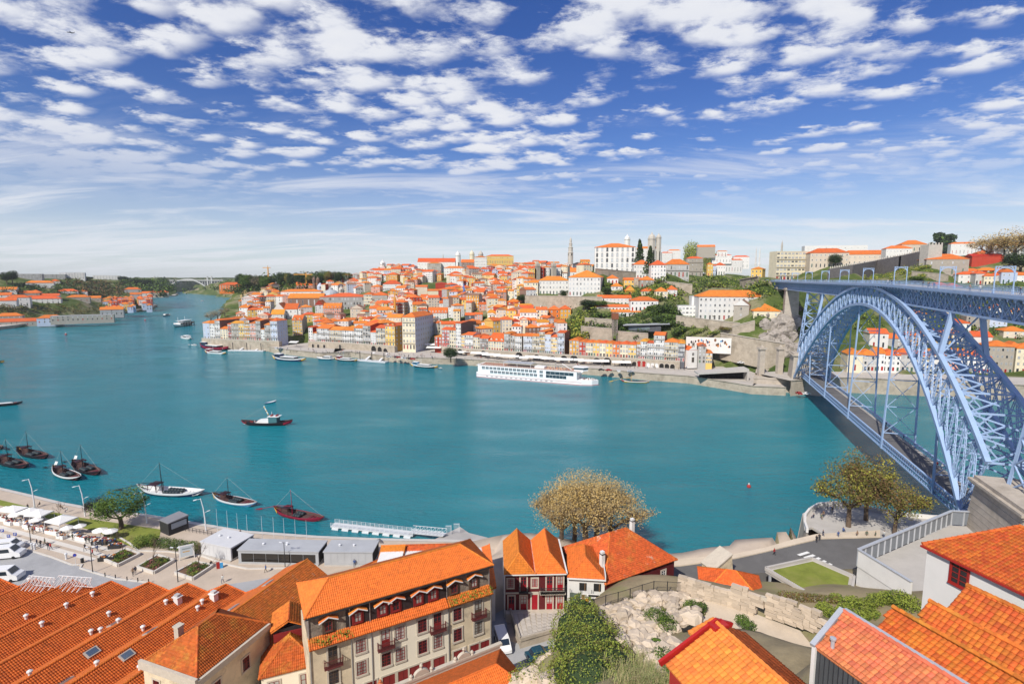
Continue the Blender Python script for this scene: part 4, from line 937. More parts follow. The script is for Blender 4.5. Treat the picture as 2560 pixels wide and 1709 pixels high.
# ================================================================== near bank: ground
GRASS = mat('lawn_grass',(0.20,0.23,0.035),0.95,0.25,0.5,0.4,6.0,dirt=(0.22,0.17,0.07),dscale=0.25,damt=0.6)
PLAZA = mat('plaza_paving',(0.50,0.41,0.32),0.85,0.10,0.3,0.15,6.0,dirt=(0.34,0.28,0.22),dscale=0.12)
STRIPE = mat('paving_stripe_pale',(0.62,0.58,0.52),0.85,0.08,0.5)
PARK = mat('parking_setts',(0.36,0.36,0.36),0.9,0.14,0.2,0.3,8.0,dirt=(0.26,0.26,0.26),dscale=0.15)
KERB = mat('kerb_stone',(0.60,0.56,0.50),0.85,0.08,0.8)
SAND = mat('sandy_path',(0.60,0.50,0.38),0.95,0.12,0.3,0.3,6.0,dirt=(0.45,0.37,0.27))
CONC = mat('concrete_pale',(0.46,0.43,0.39),0.85,0.10,0.3,0.1,5.0,dirt=(0.38,0.35,0.31),dscale=0.25,damt=0.45)
PAINT = mat('road_paint',(0.75,0.74,0.70),0.8,0.1,1.5)
HILLN = mat('near_hill_soil',(0.30,0.24,0.14),0.95,0.3,0.3,0.6,2.0,dirt=(0.13,0.16,0.03),dscale=0.15,damt=0.9)
ROCK = mat('rubble_rock',(0.56,0.46,0.35),0.9,0.16,0.8,0.5,3.0,orand=0.22,dirt=(0.36,0.29,0.22),dscale=0.8,damt=0.5)
shoreG = [G(x,y,0) for x,y in [(-420,1150),(0,1231),(114,1258),(195,1278),(292,1296),(402,1308),(454,1317),(640,1349),(815,1362),(960,1368),(1180,1372),(1300,1376),(1480,1380),(1685,1413),(1800,1402),(1900,1391),(1962,1368)]]
lookw = [G(x,y,9.5) for x,y in [(2004,1282),(2020,1274),(2046,1262),(2090,1259),(2192,1278),(2332,1296),(2480,1300),(2620,1300)]]
def W3(px,py,z): return tuple(G(px,py,z))
gp = [W3(*p) for p in [(0,1300,5),(0,1400,5),(0,1500,5),(100,1270,4.2),(200,1350,5),(200,1500,5),(300,1310,4.6),(400,1420,5),(450,1330,5),(500,1600,5),(600,1380,5),(600,1500,5),(700,1450,5),(660,1600,5),(800,1400,5),(800,1370,5),(900,1480,5.5),(1000,1420,5),
  (1100,1400,5),(1180,1560,7),(1234,1628,8),(1240,1500,6.5),(1276,1525,8),(1330,1525,8),(1400,1528,8),(1350,1600,8.5),(1250,1690,9),(1100,1650,8),(1000,1660,7.5),(1420,1470,8),(1500,1400,5),(1600,1420,5.5),(1700,1412,6),(1690,1440,7),(1820,1410,7.4),(1900,1403,8),(1900,1440,8),(2000,1385,8.6),(2060,1370,9),(2150,1340,9.4),(2200,1300,9.4),(2100,1290,9.4),(2100,1400,9.4),(2150,1430,10),(2250,1400,10),
  (1485,1524,14.5),(1575,1496,15),(1634,1478,15),(1705,1480,15),(1800,1500,15.5),(1900,1540,16.5),(2040,1575,18),(1960,1500,13),(2060,1510,14),(2160,1530,15),(2260,1520,17),(1840,1425,9),(1940,1470,11),
  (1450,1650,20),(1500,1700,25),(1600,1650,22),(1720,1640,22),(1650,1560,18.5),(1560,1560,18),(1760,1560,19),(1850,1600,21),(1980,1640,23),(1700,1709,27),(1600,1709,27)]]
gp += [(x,y,z) for x,y,z in [(-140,60,5),(-110,40,5),(-60,45,5),(-60,20,10),(-30,45,6),(-20,30,16),(-12,48,9),(0,40,18),(5,50,14),(10,30,32),(20,30,35),(30,38,34),(40,40,34),(60,40,32),(30,20,42),(50,20,46),(10,15,46),(0,0,56),(-40,0,40),(60,0,56),(100,40,36),(120,70,22),(95,85,12),(110,100,10),(70,70,16),(60,60,22),(80,60,24),(150,90,14),(45,62,18),(-140,0,20),(-170,100,5)]]
TG = Terr(gp,3.4)
landG = [Vector((p.x,p.y - 6.0,0)) for p in shoreG] + lookw + [Vector((190,100,0)),Vector((190,-30,0)),Vector((-230,-30,0)),Vector((-260,170,0))]
_low = [([G(x,y,5) for x,y in [(-700,1150),(0,1225),(640,1330),(1250,1372),(1250,1395),(1150,1440),(1010,1500),(640,1640),(-700,1709)]],4.7),
  ([G(x,y,8) for x,y in [(1240,1400),(1420,1400),(1450,1500),(1420,1600),(1330,1709),(1190,1709),(1215,1560)]],6.3),
  ([G(x,y,9) for x,y in [(1500,1385),(1900,1385),(2060,1250),(2500,1290),(2500,1410),(2200,1425),(2030,1428),(1900,1445),(1700,1462),(1500,1475)]],5.9),
  ([G(x,y,15.3) for x,y in [(1485,1548),(1490,1515),(1590,1485),(1640,1470),(1720,1472),(1880,1522),(2010,1570),(2075,1660),(1960,1645),(1740,1630),(1690,1605),(1600,1515)]],15.1)]
terrain('near_bank_ground',TG,-200,160,-24,168,2.0,landG,_low,PLAZA,'near riverbank ground',(8.8,HILLN))
m = MB(); a = [(p.x,p.y) for p in shoreG]; b = [(p.x + 1.2 * 0,p.y - 4.5) for p in shoreG]
for i in range(len(a) - 1): m.poly([(*a[i],-1.2),(*a[i + 1],-1.2),(*b[i + 1],4.75),(*b[i],4.75)],STONE); m.poly([(*b[i],4.75),(*b[i + 1],4.75),(b[i + 1][0],b[i + 1][1] - 1.6,5.03),(b[i][0],b[i][1] - 1.6,5.03)],KERB); m.poly([(b[i][0],b[i][1] - 1.6,4.99),(b[i + 1][0],b[i + 1][1] - 1.6,4.99),(b[i + 1][0],b[i + 1][1] - 14,4.95),(b[i][0],b[i][1] - 14,4.95)],PLAZA)
tag(m.obj('embankment'),'sloping stone embankment of the near bank',kind='structure')
def sheet(name,pts,z,matl,label,dz=0.0,thick=0.0):
 m = MB(); P = [G(x,y,z) for x,y in pts]
 m.prism([(p.x,p.y) for p in P],z - 0.4,z + dz,matl); return tag(m.obj(name),label,kind='structure')
sheet('plaza',[(-120,1270),(0,1256),(210,1290),(420,1330),(640,1362),(820,1374),(1000,1380),(1010,1470),(640,1600),(-120,1640)],5.0,PLAZA,'beige paved riverside plaza',0.02)
sheet('lawn',[(-60,1238),(0,1249),(90,1271),(205,1294),(300,1308),(402,1323),(398,1345),(345,1372),(318,1362),(240,1328),(120,1296),(60,1277),(0,1263),(-60,1252)],5.0,GRASS,'green riverside lawn',0.06)
sheet('parking_lot',[(-90,1352),(0,1362),(50,1368),(130,1392),(200,1416),(268,1437),(380,1462),(300,1475),(-90,1475)],5.0,PARK,'grey parking area',0.05)
sheet('lawn_path',[(66,1276),(84,1266),(90,1268),(72,1278)],5.0,KERB,'narrow path across lawn',0.09)
m = MB()
for pts in ([(46,1313),(60,1310),(281,1371),(270,1377)],[(-60,1300),(0,1312),(263,1384),(250,1390),(0,1322),(-60,1309)],[(-60,1318),(0,1330),(241,1395),(228,1402),(0,1341),(-60,1328)],[(120,1316),(134,1313),(262,1352),(250,1357)]):
 m.prism([tuple(G(x,y,5)[:2]) for x,y in pts],4.8,5.026,STRIPE)
tag(m.obj('paving_stripes'),'pale stripes in plaza paving',kind='structure')
m = MB()
kl = [(-60,1357),(0,1363),(52,1368),(130,1392),(180,1411),(205,1410),(200,1419),(240,1432),(290,1446),(380,1456)]
for p,q in zip(kl,kl[1:]): A = G(*p,5.1); B = G(*q,5.1); m.bar(A,B,0.3,0.2,KERB)
kl2 = [(298,1342),(325,1358),(345,1376),(420,1378),(505,1389),(560,1409),(620,1421),(760,1418)]
for p,q in zip(kl2,kl2[1:]): A = G(*p,5.1); B = G(*q,5.1); m.bar(A,B,0.35,0.22,KERB)
tag(m.obj('kerbs'),'pale stone kerbs round the plaza',kind='structure')
# roads on the right
sheet('street',[(560,1462),(700,1440),(735,1600),(650,1640),(560,1560)],5.0,PARK,'narrow grey street between roofs',0.04)
def road(name,L,Rr,matl,label,dz):
 m = MB()
 for i in range(len(L) - 1):
  a,b,c,d = [Vector(W3(*p)) for p in (L[i],L[i + 1],Rr[i + 1],Rr[i])]
  m.poly([a,b,c,d],matl); dn = Vector((0,0,-3.0))
  m.poly([a + dn,b + dn,b,a],matl); m.poly([d,c,c + dn,d + dn],matl)
 o = m.obj(name); o.location.z = dz; return tag(o,label,kind='structure')
road('road',[(1560,1420,6.3),(1700,1418,6.6),(1840,1399,7.7),(1920,1381,8.5),(1990,1364,9.1),(2050,1350,9.5),(2200,1346,9.9),(2420,1340,10.4)],[(1560,1466,6.3),(1700,1452,6.6),(1880,1436,7.7),(2000,1424,8.5),(2110,1426,9.1),(2190,1420,9.5),(2300,1410,9.9),(2480,1400,10.4)],ASPH,'asphalt road curving along the quay',0.25)
road('pavement',[(1560,1402,6.3),(1700,1400,6.6),(1830,1389,7.7),(1915,1371,8.5),(1980,1352,9.1),(2040,1338,9.5),(2200,1328,9.9)],[(1560,1419,6.3),(1700,1417,6.6),(1840,1398,7.7),(1920,1380,8.5),(1990,1363,9.1),(2050,1349,9.5),(2200,1345,9.9)],SAND,'sandy pavement beside the road',0.38)
m = MB()
for k in range(5):
 x0,y0 = lerp(1992,2056,k / 4),lerp(1385,1412,k / 4); z = 9.33
 m.poly([W3(x0,y0,z),W3(x0 + 42,y0 - 13,z),W3(x0 + 50,y0 - 9.5,z),W3(x0 + 8,y0 - 9 + 13,z)],PAINT)
m.poly([W3(2052,1365,9.52),W3(2056,1362,9.52),W3(2084,1383,9.52),W3(2079,1386,9.52)],PAINT)
tag(m.obj('crosswalk_markings'),'white zebra crossing painted on road',kind='structure')
for i,(x,y) in enumerate([(2140,1355),(2075,1369),(2090,1377),(2114,1380)]):
 P = G(x,y,9.6); m = MB(); m.lathe([(0.45,-0.2),(0.45,0.02),(0.3,0.025)],IRON,12); tag(m.obj('manhole_cover',loc=P),'round dark manhole cover on cobbled road, %s from left' % nth([4,1,2,3][i]),'manhole','manhole covers')
sheet('lookout_terrace',[(2006,1284),(2022,1277),(2048,1265),(2092,1262),(2192,1281),(2332,1299),(2480,1303),(2480,1350),(2200,1346),(2100,1332),(2060,1336),(2030,1318),(2010,1322)],9.5,CONC,'paved lookout terrace under trees',0.12)
t = thing('lookout_parapet','curved white parapet wall of the lookout terrace','parapet',(0,0,0)); m = MB()
pp = [G(x,y,9.6) for x,y in [(2018,1330),(2012,1312),(2013,1292),(2024,1278),(2046,1265),(2088,1261),(2140,1268),(2192,1279),(2262,1290),(2332,1297),(2480,1300)]]
for p,q in zip(pp,pp[1:]): m.bar(p + Vector((0,0,.4)),q + Vector((0,0,.4)),.45,1.0,WALL['white'])
m.obj('wall',t)
t = thing('retaining_wall','granite retaining wall under the lookout terrace','wall',(0,0,0)); m = MB()
lw = [G(x,y,9.4) for x,y in [(2030,1345),(2016,1330),(2006,1290),(2020,1275),(2048,1262),(2092,1259),(2192,1276),(2332,1294),(2480,1298)]]
for p,q in zip(lw,lw[1:]):
 d = Vector((q.x - p.x,q.y - p.y,0)).normalized(); n_ = Vector((-d.y,d.x,0)) * 1.2
 m.poly([(p.x + n_.x,p.y + n_.y,-2),(q.x + n_.x,q.y + n_.y,-2),(q.x,q.y,9.4),(p.x,p.y,9.4)],STONE)
m.obj('face',t)
# low walls along the hillside path
sheet('hill_path',[(1500,1527),(1590,1492),(1640,1476),(1705,1479),(1745,1500),(1800,1497),(1880,1530),(2000,1575),(2060,1650),(1980,1640),(1860,1580),(1790,1560),(1750,1620),(1700,1600),(1770,1530),(1700,1500),(1600,1510),(1510,1545)],15.5,SAND,'pale sandy path on the hillside',0.0)
# ================================================================== tile roofs of real tiles
def tile_mat(name,col,lich=(0.55,0.36,0.05),la=0.35,white=0.0,cell=3.0,dark=0.35):
 m = mat(name,col,0.8,0.10,1.2,0.25,10.0,orand=0.22,hrand=0.010,dirt=lich,dscale=0.45,damt=la)
 t = m.node_tree; n = t.nodes; l = t.links.new; b = n['Principled BSDF']; src = b.inputs['Base Color'].links[0].from_socket
 tc = n.new('ShaderNodeTexCoord'); vo = n.new('ShaderNodeTexVoronoi'); vo.inputs['Scale'].default_value = cell; l(tc.outputs['Object'],vo.inputs['Vector'])
 sp = n.new('ShaderNodeSeparateColor'); l(vo.outputs['Color'],sp.inputs[0]); mr = n.new('ShaderNodeMapRange'); l(sp.outputs[0],mr.inputs[0]); mr.inputs[3].default_value = 1 - dark * .8; mr.inputs[4].default_value = 1.08
 mx = n.new('ShaderNodeMix'); mx.data_type = 'RGBA'; mx.blend_type = 'MULTIPLY'; mx.inputs[0].default_value = 1; l(src,mx.inputs[6]); l(mr.outputs[0],mx.inputs[7]); out = mx.outputs[2]
 if white:
  nz = n.new('ShaderNodeTexNoise'); nz.inputs['Scale'].default_value = 0.5; nz.inputs['Detail'].default_value = 7; nz.inputs['Roughness'].default_value = 0.75; l(tc.outputs['Object'],nz.inputs['Vector'])
  m2 = n.new('ShaderNodeMapRange'); l(nz.outputs[0],m2.inputs[0]); m2.inputs[1].default_value = 0.60; m2.inputs[2].default_value = 0.70; m2.inputs[4].default_value = white
  x = n.new('ShaderNodeMix'); x.data_type = 'RGBA'; l(m2.outputs[0],x.inputs[0]); l(out,x.inputs[6]); x.inputs[7].default_value = (0.66,0.60,0.48,1); out = x.outputs[2]
 l(out,b.inputs['Base Color']); return m
T_BRIGHT = tile_mat('clay_tile_bright',(0.74,0.20,0.028),lich=(.40,.11,.03),la=0.40,dark=0.20)
T_OLD = tile_mat('clay_tile_lichen',(0.66,0.16,0.025),la=0.55,dark=0.40)
T_WORN = tile_mat('clay_tile_worn',(0.62,0.14,0.026),la=0.35,white=0.8,dark=0.40)
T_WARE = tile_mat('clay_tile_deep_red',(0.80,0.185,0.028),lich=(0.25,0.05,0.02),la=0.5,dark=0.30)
T_SALM = tile_mat('clay_tile_salmon',(0.68,0.20,0.085),lich=(0.5,0.3,0.2),la=0.25,dark=0.18)
def tile_proto(tw_,tl,hgt):
 prof = [(-.5,.0),(-.28,.85),(0,1.0),(.22,.55),(.5,.0)]; v = []; f = []
 for y in (0.0,tl * 1.06):
  for x,h in prof: v.append((x * tw_,y,h * hgt + (0.05 if y == 0 else -0.01)))
 for x,h in prof: v.append((x * tw_,0.0,-0.03))
 for i in range(4): f.append((i,i + 1,i + 6,i + 5)); f.append((10 + i,11 + i,i + 1,i))
 return np.array(v),f
TPM = {}
def tile_roof(parent,planes,matl,tw_=0.26,tl=0.38,hgt=0.06,indiv=0,slab=None,name='roof',under=0.10):
 """planes: polygons (parent space), first edge runs along the eave left to right"""
 sm = MB()
 for P in planes:
  P = [Vector(p) for p in P]; n_ = (P[1] - P[0]).cross(P[2] - P[0]).normalized()
  if n_.z < 0: n_ = -n_
  sm.poly([p - n_ * under for p in P],slab or matl); sm.poly([p - n_ * (under + .12) for p in P],slab or matl)
  for a,b in zip(P,P[1:] + P[:1]): sm.poly([a - n_ * (under + .12),b - n_ * (under + .12),b - n_ * under,a - n_ * under],slab or matl)
 ro = sm.obj(name,parent)
 pv,pf = tile_proto(tw_,tl,hgt); allT = []; rnd = np.random.default_rng(5)
 for P in planes:
  P = [Vector(p) for p in P]; e = (P[1] - P[0]).normalized(); n_ = (P[1] - P[0]).cross(P[2] - P[0]).normalized()
  if n_.z < 0: n_ = -n_;
  up = n_.cross(e)
  if up.z < 0: up = -up
  q = np.array([[(p - P[0]).dot(e),(p - P[0]).dot(up)] for p in P]); u0,u1,v0,v1 = q[:,0].min(),q[:,0].max(),q[:,1].min(),q[:,1].max()
  us = np.arange(u0 + tw_ / 2,u1,tw_); vs = np.arange(v0,v1,tl); U,V = np.meshgrid(us,vs); U = U.ravel(); V = V.ravel()
  ok = inside(q,U,V + tl * 0.5); U,V = U[ok],V[ok]
  if e.cross(up).dot(n_) < 0: pass
  org = np.array(P[0])[None] + U[:,None] * np.array(e)[None] + V[:,None] * np.array(up)[None]
  Mx = np.array([e,up,n_]).T
  allT.append((org,Mx))
 cnt = sum(len(o) for o,_ in allT); V_ = []; F_ = []; base = 0; ind = []
 if indiv:
  W_ = parent.matrix_world if parent else Matrix(); mw = np.array(Matrix.Translation(parent.location) @ parent.rotation_euler.to_matrix().to_4x4())
  ds = np.concatenate([np.linalg.norm((o @ mw[:3,:3].T + mw[:3,3]) - np.array([0,0,CZ]),axis=1) + np.where(_offscreen(o @ mw[:3,:3].T + mw[:3,3]),1e4,0) for o,_ in allT]); cut = np.sort(ds)[min(indiv,cnt) - 1]
 k = 0; key = (tw_,tl,hgt,matl.name)
 if indiv and key not in TPM:
  me = bpy.data.meshes.new('tile'); me.from_pydata(pv.tolist(),[],pf); me.materials.append(matl); TPM[key] = me
 for org,Mx in allT:
  for i in range(len(org)):
   if indiv and ds[k + i] <= cut and len(ind) < indiv:
    o = bpy.data.objects.new('tile',TPM[key]); o.matrix_local = Matrix(((*Mx[0],org[i][0]),(*Mx[1],org[i][1]),(*Mx[2],org[i][2]),(0,0,0,1))); link(o,ro); ind.append(o)
  if indiv: sel = [i for i in range(len(org)) if ds[k + i] > cut]; oo = org[sel]
  else: oo = org
  k += len(org)
  if len(oo):
   jit = rnd.uniform(-.012,.012,(len(oo),1)) ; oo = oo + jit * Mx[:,2][None]
   vv = (pv @ Mx.T)[None] + oo[:,None,:]; nv = len(pv); vv = vv.reshape(-1,3); V_.append(vv)
   ff = (np.array(pf)[None] + (np.arange(len(oo)) * nv)[:,None,None] + base).reshape(-1,4); F_.append(ff); base += len(vv)
 if V_:
  me = bpy.data.meshes.new('tiles'); V_ = np.vstack(V_); F_ = np.vstack(F_)
  me.vertices.add(len(V_)); me.vertices.foreach_set('co',V_.ravel()); me.loops.add(F_.size); me.loops.foreach_set('vertex_index',F_.ravel()); me.polygons.add(len(F_))
  me.polygons.foreach_set('loop_start',np.arange(0,F_.size,4)); me.polygons.foreach_set('loop_total',np.full(len(F_),4)); me.materials.append(matl); me.update(calc_edges=True)
  tag(inst('tiles',me,ro),kind='stuff')
 return ro
def _offscreen(p):
 y,z = p[:,1],p[:,2] - CZ; de = y * _c - z * _s; px = CX + F * p[:,0] / de; py = CY + F * (-y * _s - z * _c) / de
 return (px < -10) | (px > 2570) | (py > 1720) | (de < 1)
def ridge(parent,pts,matl,r=0.14,name='ridge_tiles'):
 m = MB()
 for p,q in zip(pts,pts[1:]):
  p = Vector(p); q = Vector(q); n = max(1,int((q - p).length / 0.42))
  for i in range(n):
   a = p + (q - p) * (i / n); b = p + (q - p) * ((i + 1.06) / n); m.tube([a + Vector((0,0,.03)),b],[r,r * .86],matl,7,False)
 return m.obj(name,parent)
def hip_planes(x0,x1,y0,y1,h,rise,axis='x',hip0=True,hip1=True,ins=None):
 if axis == 'x':
  k = ins if ins is not None else (y1 - y0) / 2; ym = (y0 + y1) / 2; a = (x0 + (k if hip0 else 0),ym,h + rise); b = (x1 - (k if hip1 else 0),ym,h + rise)
  P = [[(x0,y0,h),(x1,y0,h),b,a],[(x1,y1,h),(x0,y1,h),a,b]]; hips = []
  if hip0: P.append([(x0,y1,h),(x0,y0,h),a]); hips += [[a,(x0,y0,h)],[a,(x0,y1,h)]]
  if hip1: P.append([(x1,y0,h),(x1,y1,h),b]); hips += [[b,(x1,y0,h)],[b,(x1,y1,h)]]
 else:
  k = ins if ins is not None else (x1 - x0) / 2; xm = (x0 + x1) / 2; a = (xm,y0 + (k if hip0 else 0),h + rise); b = (xm,y1 - (k if hip1 else 0),h + rise)
  P = [[(x1,y0,h),(x1,y1,h),b,a],[(x0,y1,h),(x0,y0,h),a,b]]; hips = []
  if hip0: P.append([(x0,y0,h),(x1,y0,h),a]); hips += [[a,(x0,y0,h)],[a,(x1,y0,h)]]
  if hip1: P.append([(x1,y1,h),(x0,y1,h),b]); hips += [[b,(x0,y1,h)],[b,(x1,y1,h)]]
 return P,[[a,b]] + hips
NW = {}
def near_window(ww,wh,surround,sash,pane,nx=3,ny=4,door=False,sur=0.22):
 k = (ww,wh,surround.name,sash.name,pane.name,nx,ny,door)
 if k in NW: return NW[k]
 m = MB(); a = ww / 2; t = sur
 m.box(-a - t,-.08,-t,-a,.05,wh + t,surround); m.box(a,-.08,-t,a + t,.05,wh + t,surround); m.box(-a,-.08,wh,a,.05,wh + t,surround)
 if not door: m.box(-a - t,-.14,-t - .05,a + t,.05,0,surround)
 s = .08
 m.box(-a,-.05,0,-a + s,.0,wh,sash); m.box(a - s,-.05,0,a,.0,wh,sash); m.box(-a + s,-.05,wh - s,a - s,.0,wh,sash); m.box(-a + s,-.05,0,a - s,.0,s,sash); m.box(-s / 2,-.055,s,s / 2,.0,wh - s,sash)
 for i in range(1,nx):
  x = -a + ww * i / nx
  if abs(x) > .05: m.box(x - .02,-.04,s,x + .02,-.005,wh - s,sash)
 for j in range(1,ny): z = wh * j / ny; m.box(-a + s,-.04,z - .02,a - s,-.005,z + .02,sash)
 if door: m.box(-a + s,-.035,s,a - s,-.0,wh * .42,sash)
 m.poly([(-a,-.003,0),(a,-.003,0),(a,-.003,wh),(-a,-.003,wh)],pane)
 NW[k] = m.mesh('window'); return NW[k]
def balcony_mesh(wd,matl,d=.6):
 m = MB(); m.box(-wd / 2,-d,-.16,wd / 2,0,0,matl); m.box(-wd / 2,-d,.92,wd / 2,-d + .06,1.0,matl)
 for s in (-wd / 2,wd / 2 - .06): m.box(s,-d + .06,.92,s + .06,0,1.0,matl)
 n = int(wd / .13)
 for i in range(n + 1): x = -wd / 2 + .03 + (wd - .06) * i / n; m.box(x - .018,-d + .01,0,x + .018,-d + .05,.92,matl)
 for s in (-1,1):
  for j in range(4): y = -d + .1 + j * .13; m.box(s * (wd / 2 - .03) - .018,y,0,s * (wd / 2 - .03) + .018,y + .035,.92,matl)
 return m.mesh('balcony')
PANEC = mat('pane_lace_curtain',(0.46,0.45,0.40),0.3,0.25,1.5,orand=0.4)
PANED = mat('pane_dark',(0.03,0.03,0.035),0.15,0.3,1.0,orand=0.3)
SLATE = mat('mansard_slate',(0.028,0.024,0.026),0.6,0.3,2.0,0.4,8.0)
STAIN = mat('plaster_stained',(0.66,0.55,0.38),0.9,0.2,0.4,0.2,6.0,dirt=(0.17,0.14,0.11),dscale=0.35,damt=0.9)
CREAMF = mat('plaster_facade_cream',(0.84,0.76,0.60),0.85,0.06,0.3,dirt=(0.6,0.52,0.4),dscale=0.3,damt=0.35)
RUBW = mat('rubble_masonry',(0.22,0.18,0.14),0.95,0.4,2.0,0.9,3.0,dirt=(0.42,0.36,0.28),dscale=0.9,damt=0.5)
REDW = mat('plaster_oxblood',(0.11,0.012,0.014),0.75,0.15,0.5)
REDP = mat('paint_crimson',(0.34,0.008,0.018),0.45,0.08,1.0)
MOSS = mat('roof_plants',(0.22,0.24,0.03),0.95,0.35,3.0)
STONEF = mat('granite_surround',(0.52,0.46,0.37),0.9,0.12,1.5,0.2,10.0)
# ---- long warehouse with parallel roofs
WD = Vector((0.339,0.941,0)); WR = math.atan2(WD.y,WD.x) - math.pi / 2
far0 = Vector(G(565,1460,12)); wt = thing('wine_warehouse','long warehouse with parallel deep red tiled roofs at lower left','warehouse',(far0.x,far0.y,0),WR)
SP = 6.5; SK = .311; ZR = 12.0; ZV = 10.5; Lw = 52
m = MB()
for k in range(-1,9):
 x = -k * SP; xa,xb = x - SP / 2,x + SP / 2; m.poly([(xa,xa * SK - .3,0),(xb,xb * SK - .3,0),(xb,xb * SK - .3,ZV - .1),(x,x * SK - .3,ZR - .1),(xa,xa * SK - .3,ZV - .1)],WALL['beige'])
 if k == -1: m.poly([(xb,-Lw,0),(xb,xb * SK - .3,0),(xb,xb * SK - .3,ZV),(xb,-Lw,ZV)],WALL['beige'])
m.obj('wall',wt)
pl_r = []; pl_l = []
for k in range(-1,9):
 x = -k * SP
 e = 0.0 if k >= 0 else 0.0
 a_,c_ = x + SP / 2,x - SP / 2; pl_r.append([(a_,-Lw,ZV),(a_,a_ * SK,ZV),(x,x * SK,ZR),(x,-Lw,ZR)]); pl_l.append([(c_,c_ * SK,ZV),(c_,-Lw,ZV),(x,-Lw,ZR),(x,x * SK,ZR)])
tile_roof(wt,pl_r,T_WARE,0.30,0.42,0.07,name='roof_slope'); tile_roof(wt,pl_l,T_BRIGHT,0.30,0.42,0.05,name='roof_slope')  # left slopes take a brighter tile: partly sunlight put into colour, partly newer tiles
for k in range(-1,9):
 ridge(wt,[(-k * SP,-Lw,ZR + .03),(-k * SP,-k * SP * SK,ZR + .03)],T_BRIGHT,.16); m = MB(); m.box(-k * SP + SP / 2 - .12,-Lw,ZV - .05,-k * SP + SP / 2 + .12,(-k + .5) * SP * SK,ZV + .04,IRON); m.obj('valley_gutter',wt)
ridge(wt,[(-k_ * SP / 2 + SP,(-k_ * SP / 2 + SP) * SK - .02,ZR + .04 if k_ % 2 == 0 else ZV + .05) for k_ in range(0,19)],T_WARE,.15,'verge_tiles')
def on_ware(px,py,z=11.3):
 P = G(px,py,z); q = Vector((P.x - far0.x,P.y - far0.y,0)); q.rotate(Matrix.Rotation(-WR,3,'Z')); k = round(-q.x / SP); dx = q.x + k * SP
 return Vector((q.x,q.y,ZR - abs(dx) / (SP / 2) * (ZR - ZV))),dx
for zx,zy in [(880,1090),(1160,1190),(710,1325),(980,1365),(495,1515)]:
 q,dx = on_ware(zx * .3245,1200 + zy * .3245); sl = math.atan2(ZR - ZV,SP / 2) * (1 if dx > 0 else -1)
 m = MB(); m.box(-.62,-.85,-.05,.62,.85,.16,mat('skylight_frame',(0.42,0.36,0.30),0.5)); m.box(-.45,-.65,.15,.45,.65,.19,mat('skylight_glass',(0.07,0.10,0.15),0.08,spec=.8)); o = m.obj('skylight',wt,q + Vector((0,0,.12))); o.rotation_euler = (0,sl,0)
for zx,zy in [(230,795),(715,905),(515,1000),(200,1045),(325,1125),(840,1040),(700,1155),(1280,960),(1100,1125),(1560,970),(750,1450),(1080,1465),(235,1525),(775,1160),(915,1115),(1525,1010)]:
 q,dx = on_ware(zx * .3245,1200 + zy * .3245); m = MB(); m.lathe([(.2,-.2),(.2,.55),(.34,.58),(.34,.74),(.1,.9)],WALL['white'],10); m.obj('roof_vent',wt,q)
for zx,zy in [(1370,930),(1650,925)]:
 q,dx = on_ware(zx * .3245,1200 + zy * .3245); m = MB(); m.box(-.5,-.4,-.4,.5,.4,1.0,WALL['white']); m.box(-.65,-.55,1.0,.65,.55,1.15,WALL['white']); m.box(-.4,-.3,1.15,.4,.3,1.5,WALL['grey']); m.obj('chimney',wt,q)
# white lattice frames of the roof sign
sg_ = thing('sign_frame','white steel lattice frame standing on the warehouse roof edge','sign frame',(far0.x,far0.y,0),WR); SW_ = mat('steel_white',(0.75,0.75,0.73),0.5,0.05)
rs = random.Random(3)
for (a,b) in ((75,140),(150,232)):
 m = MB(); A,_ = on_ware(a,1462,11.5); B_2,_ = on_ware(b,1468,11.5); n = 7
 for i in range(n):
  p = A + (B_2 - A) * (i / n); q = A + (B_2 - A) * ((i + 1) / n); p.z = q.z = 11.6; T = Vector((0,0,1.7)); bk = Vector((0,-1.8,0))
  m.bar(p,q + T,.07,.07,SW_); m.bar(q,p + T,.07,.07,SW_); m.bar(p + T,p + bk,.06,.06,SW_); m.bar(p + bk,q + T,.05,.05,SW_); m.bar(p + T,q + T,.08,.08,SW_); m.bar(p,q,.08,.08,SW_)
 m.obj('lattice',sg_)
# ---- weathered hipped house beside the warehouse
hc = (G(393,1700,16) + G(600,1541,16)) / 2
t = thing('hipped_house','small stone house with mossy hipped roof and parapet beside warehouse','house',(hc.x,hc.y,0),WR)
m = MB(); m.box(-4.6,-4.6,4,4.6,6.6,15.8,STAIN); m.obj('wall',t)
m = MB(); m.box(-4.9,-5.0,15.2,4.9,-4.6,16.3,STONEF); m.box(4.6,-4.6,15.2,5.0,6.6,16.0,STONEF); m.obj('parapet',t)
P,rd = hip_planes(-4.6,4.6,-4.6,6.6,16.0,3.0,'y',True,True,4.2); tile_roof(t,P,T_OLD); [ridge(t,r_,T_OLD,.17) for r_ in rd]
m = MB(); m.box(-3.4,-1.2,16.5,-2.6,-.4,18.6,STONEF); m.box(-3.5,-1.3,18.6,-2.5,-.3,18.8,STONEF); m.obj('chimney',t)
for x in (-2.4,2.0): inst('window',near_window(1.1,1.8,STONEF,FRAMER,PANED),t,(x,-4.6,12.2))
for y in (-2,2.5): inst('window',near_window(1.1,1.8,STONEF,FRAMER,PANED),t,(4.6,y,12.0),R(90))
m = MB(); P2,rd2 = hip_planes(-6.6,-4.2,-2.2,1.2,14.0,1.2,'y',True,False); t2 = thing('lean_to','little tiled lean-to against the mossy hipped house','shed',(hc.x,hc.y,0),WR)
m.box(-6.5,-2.1,8,-4.65,1.1,13.9,STAIN); m.obj('wall',t2); tile_roof(t2,P2,T_OLD); ridge(t2,rd2[0],T_OLD)
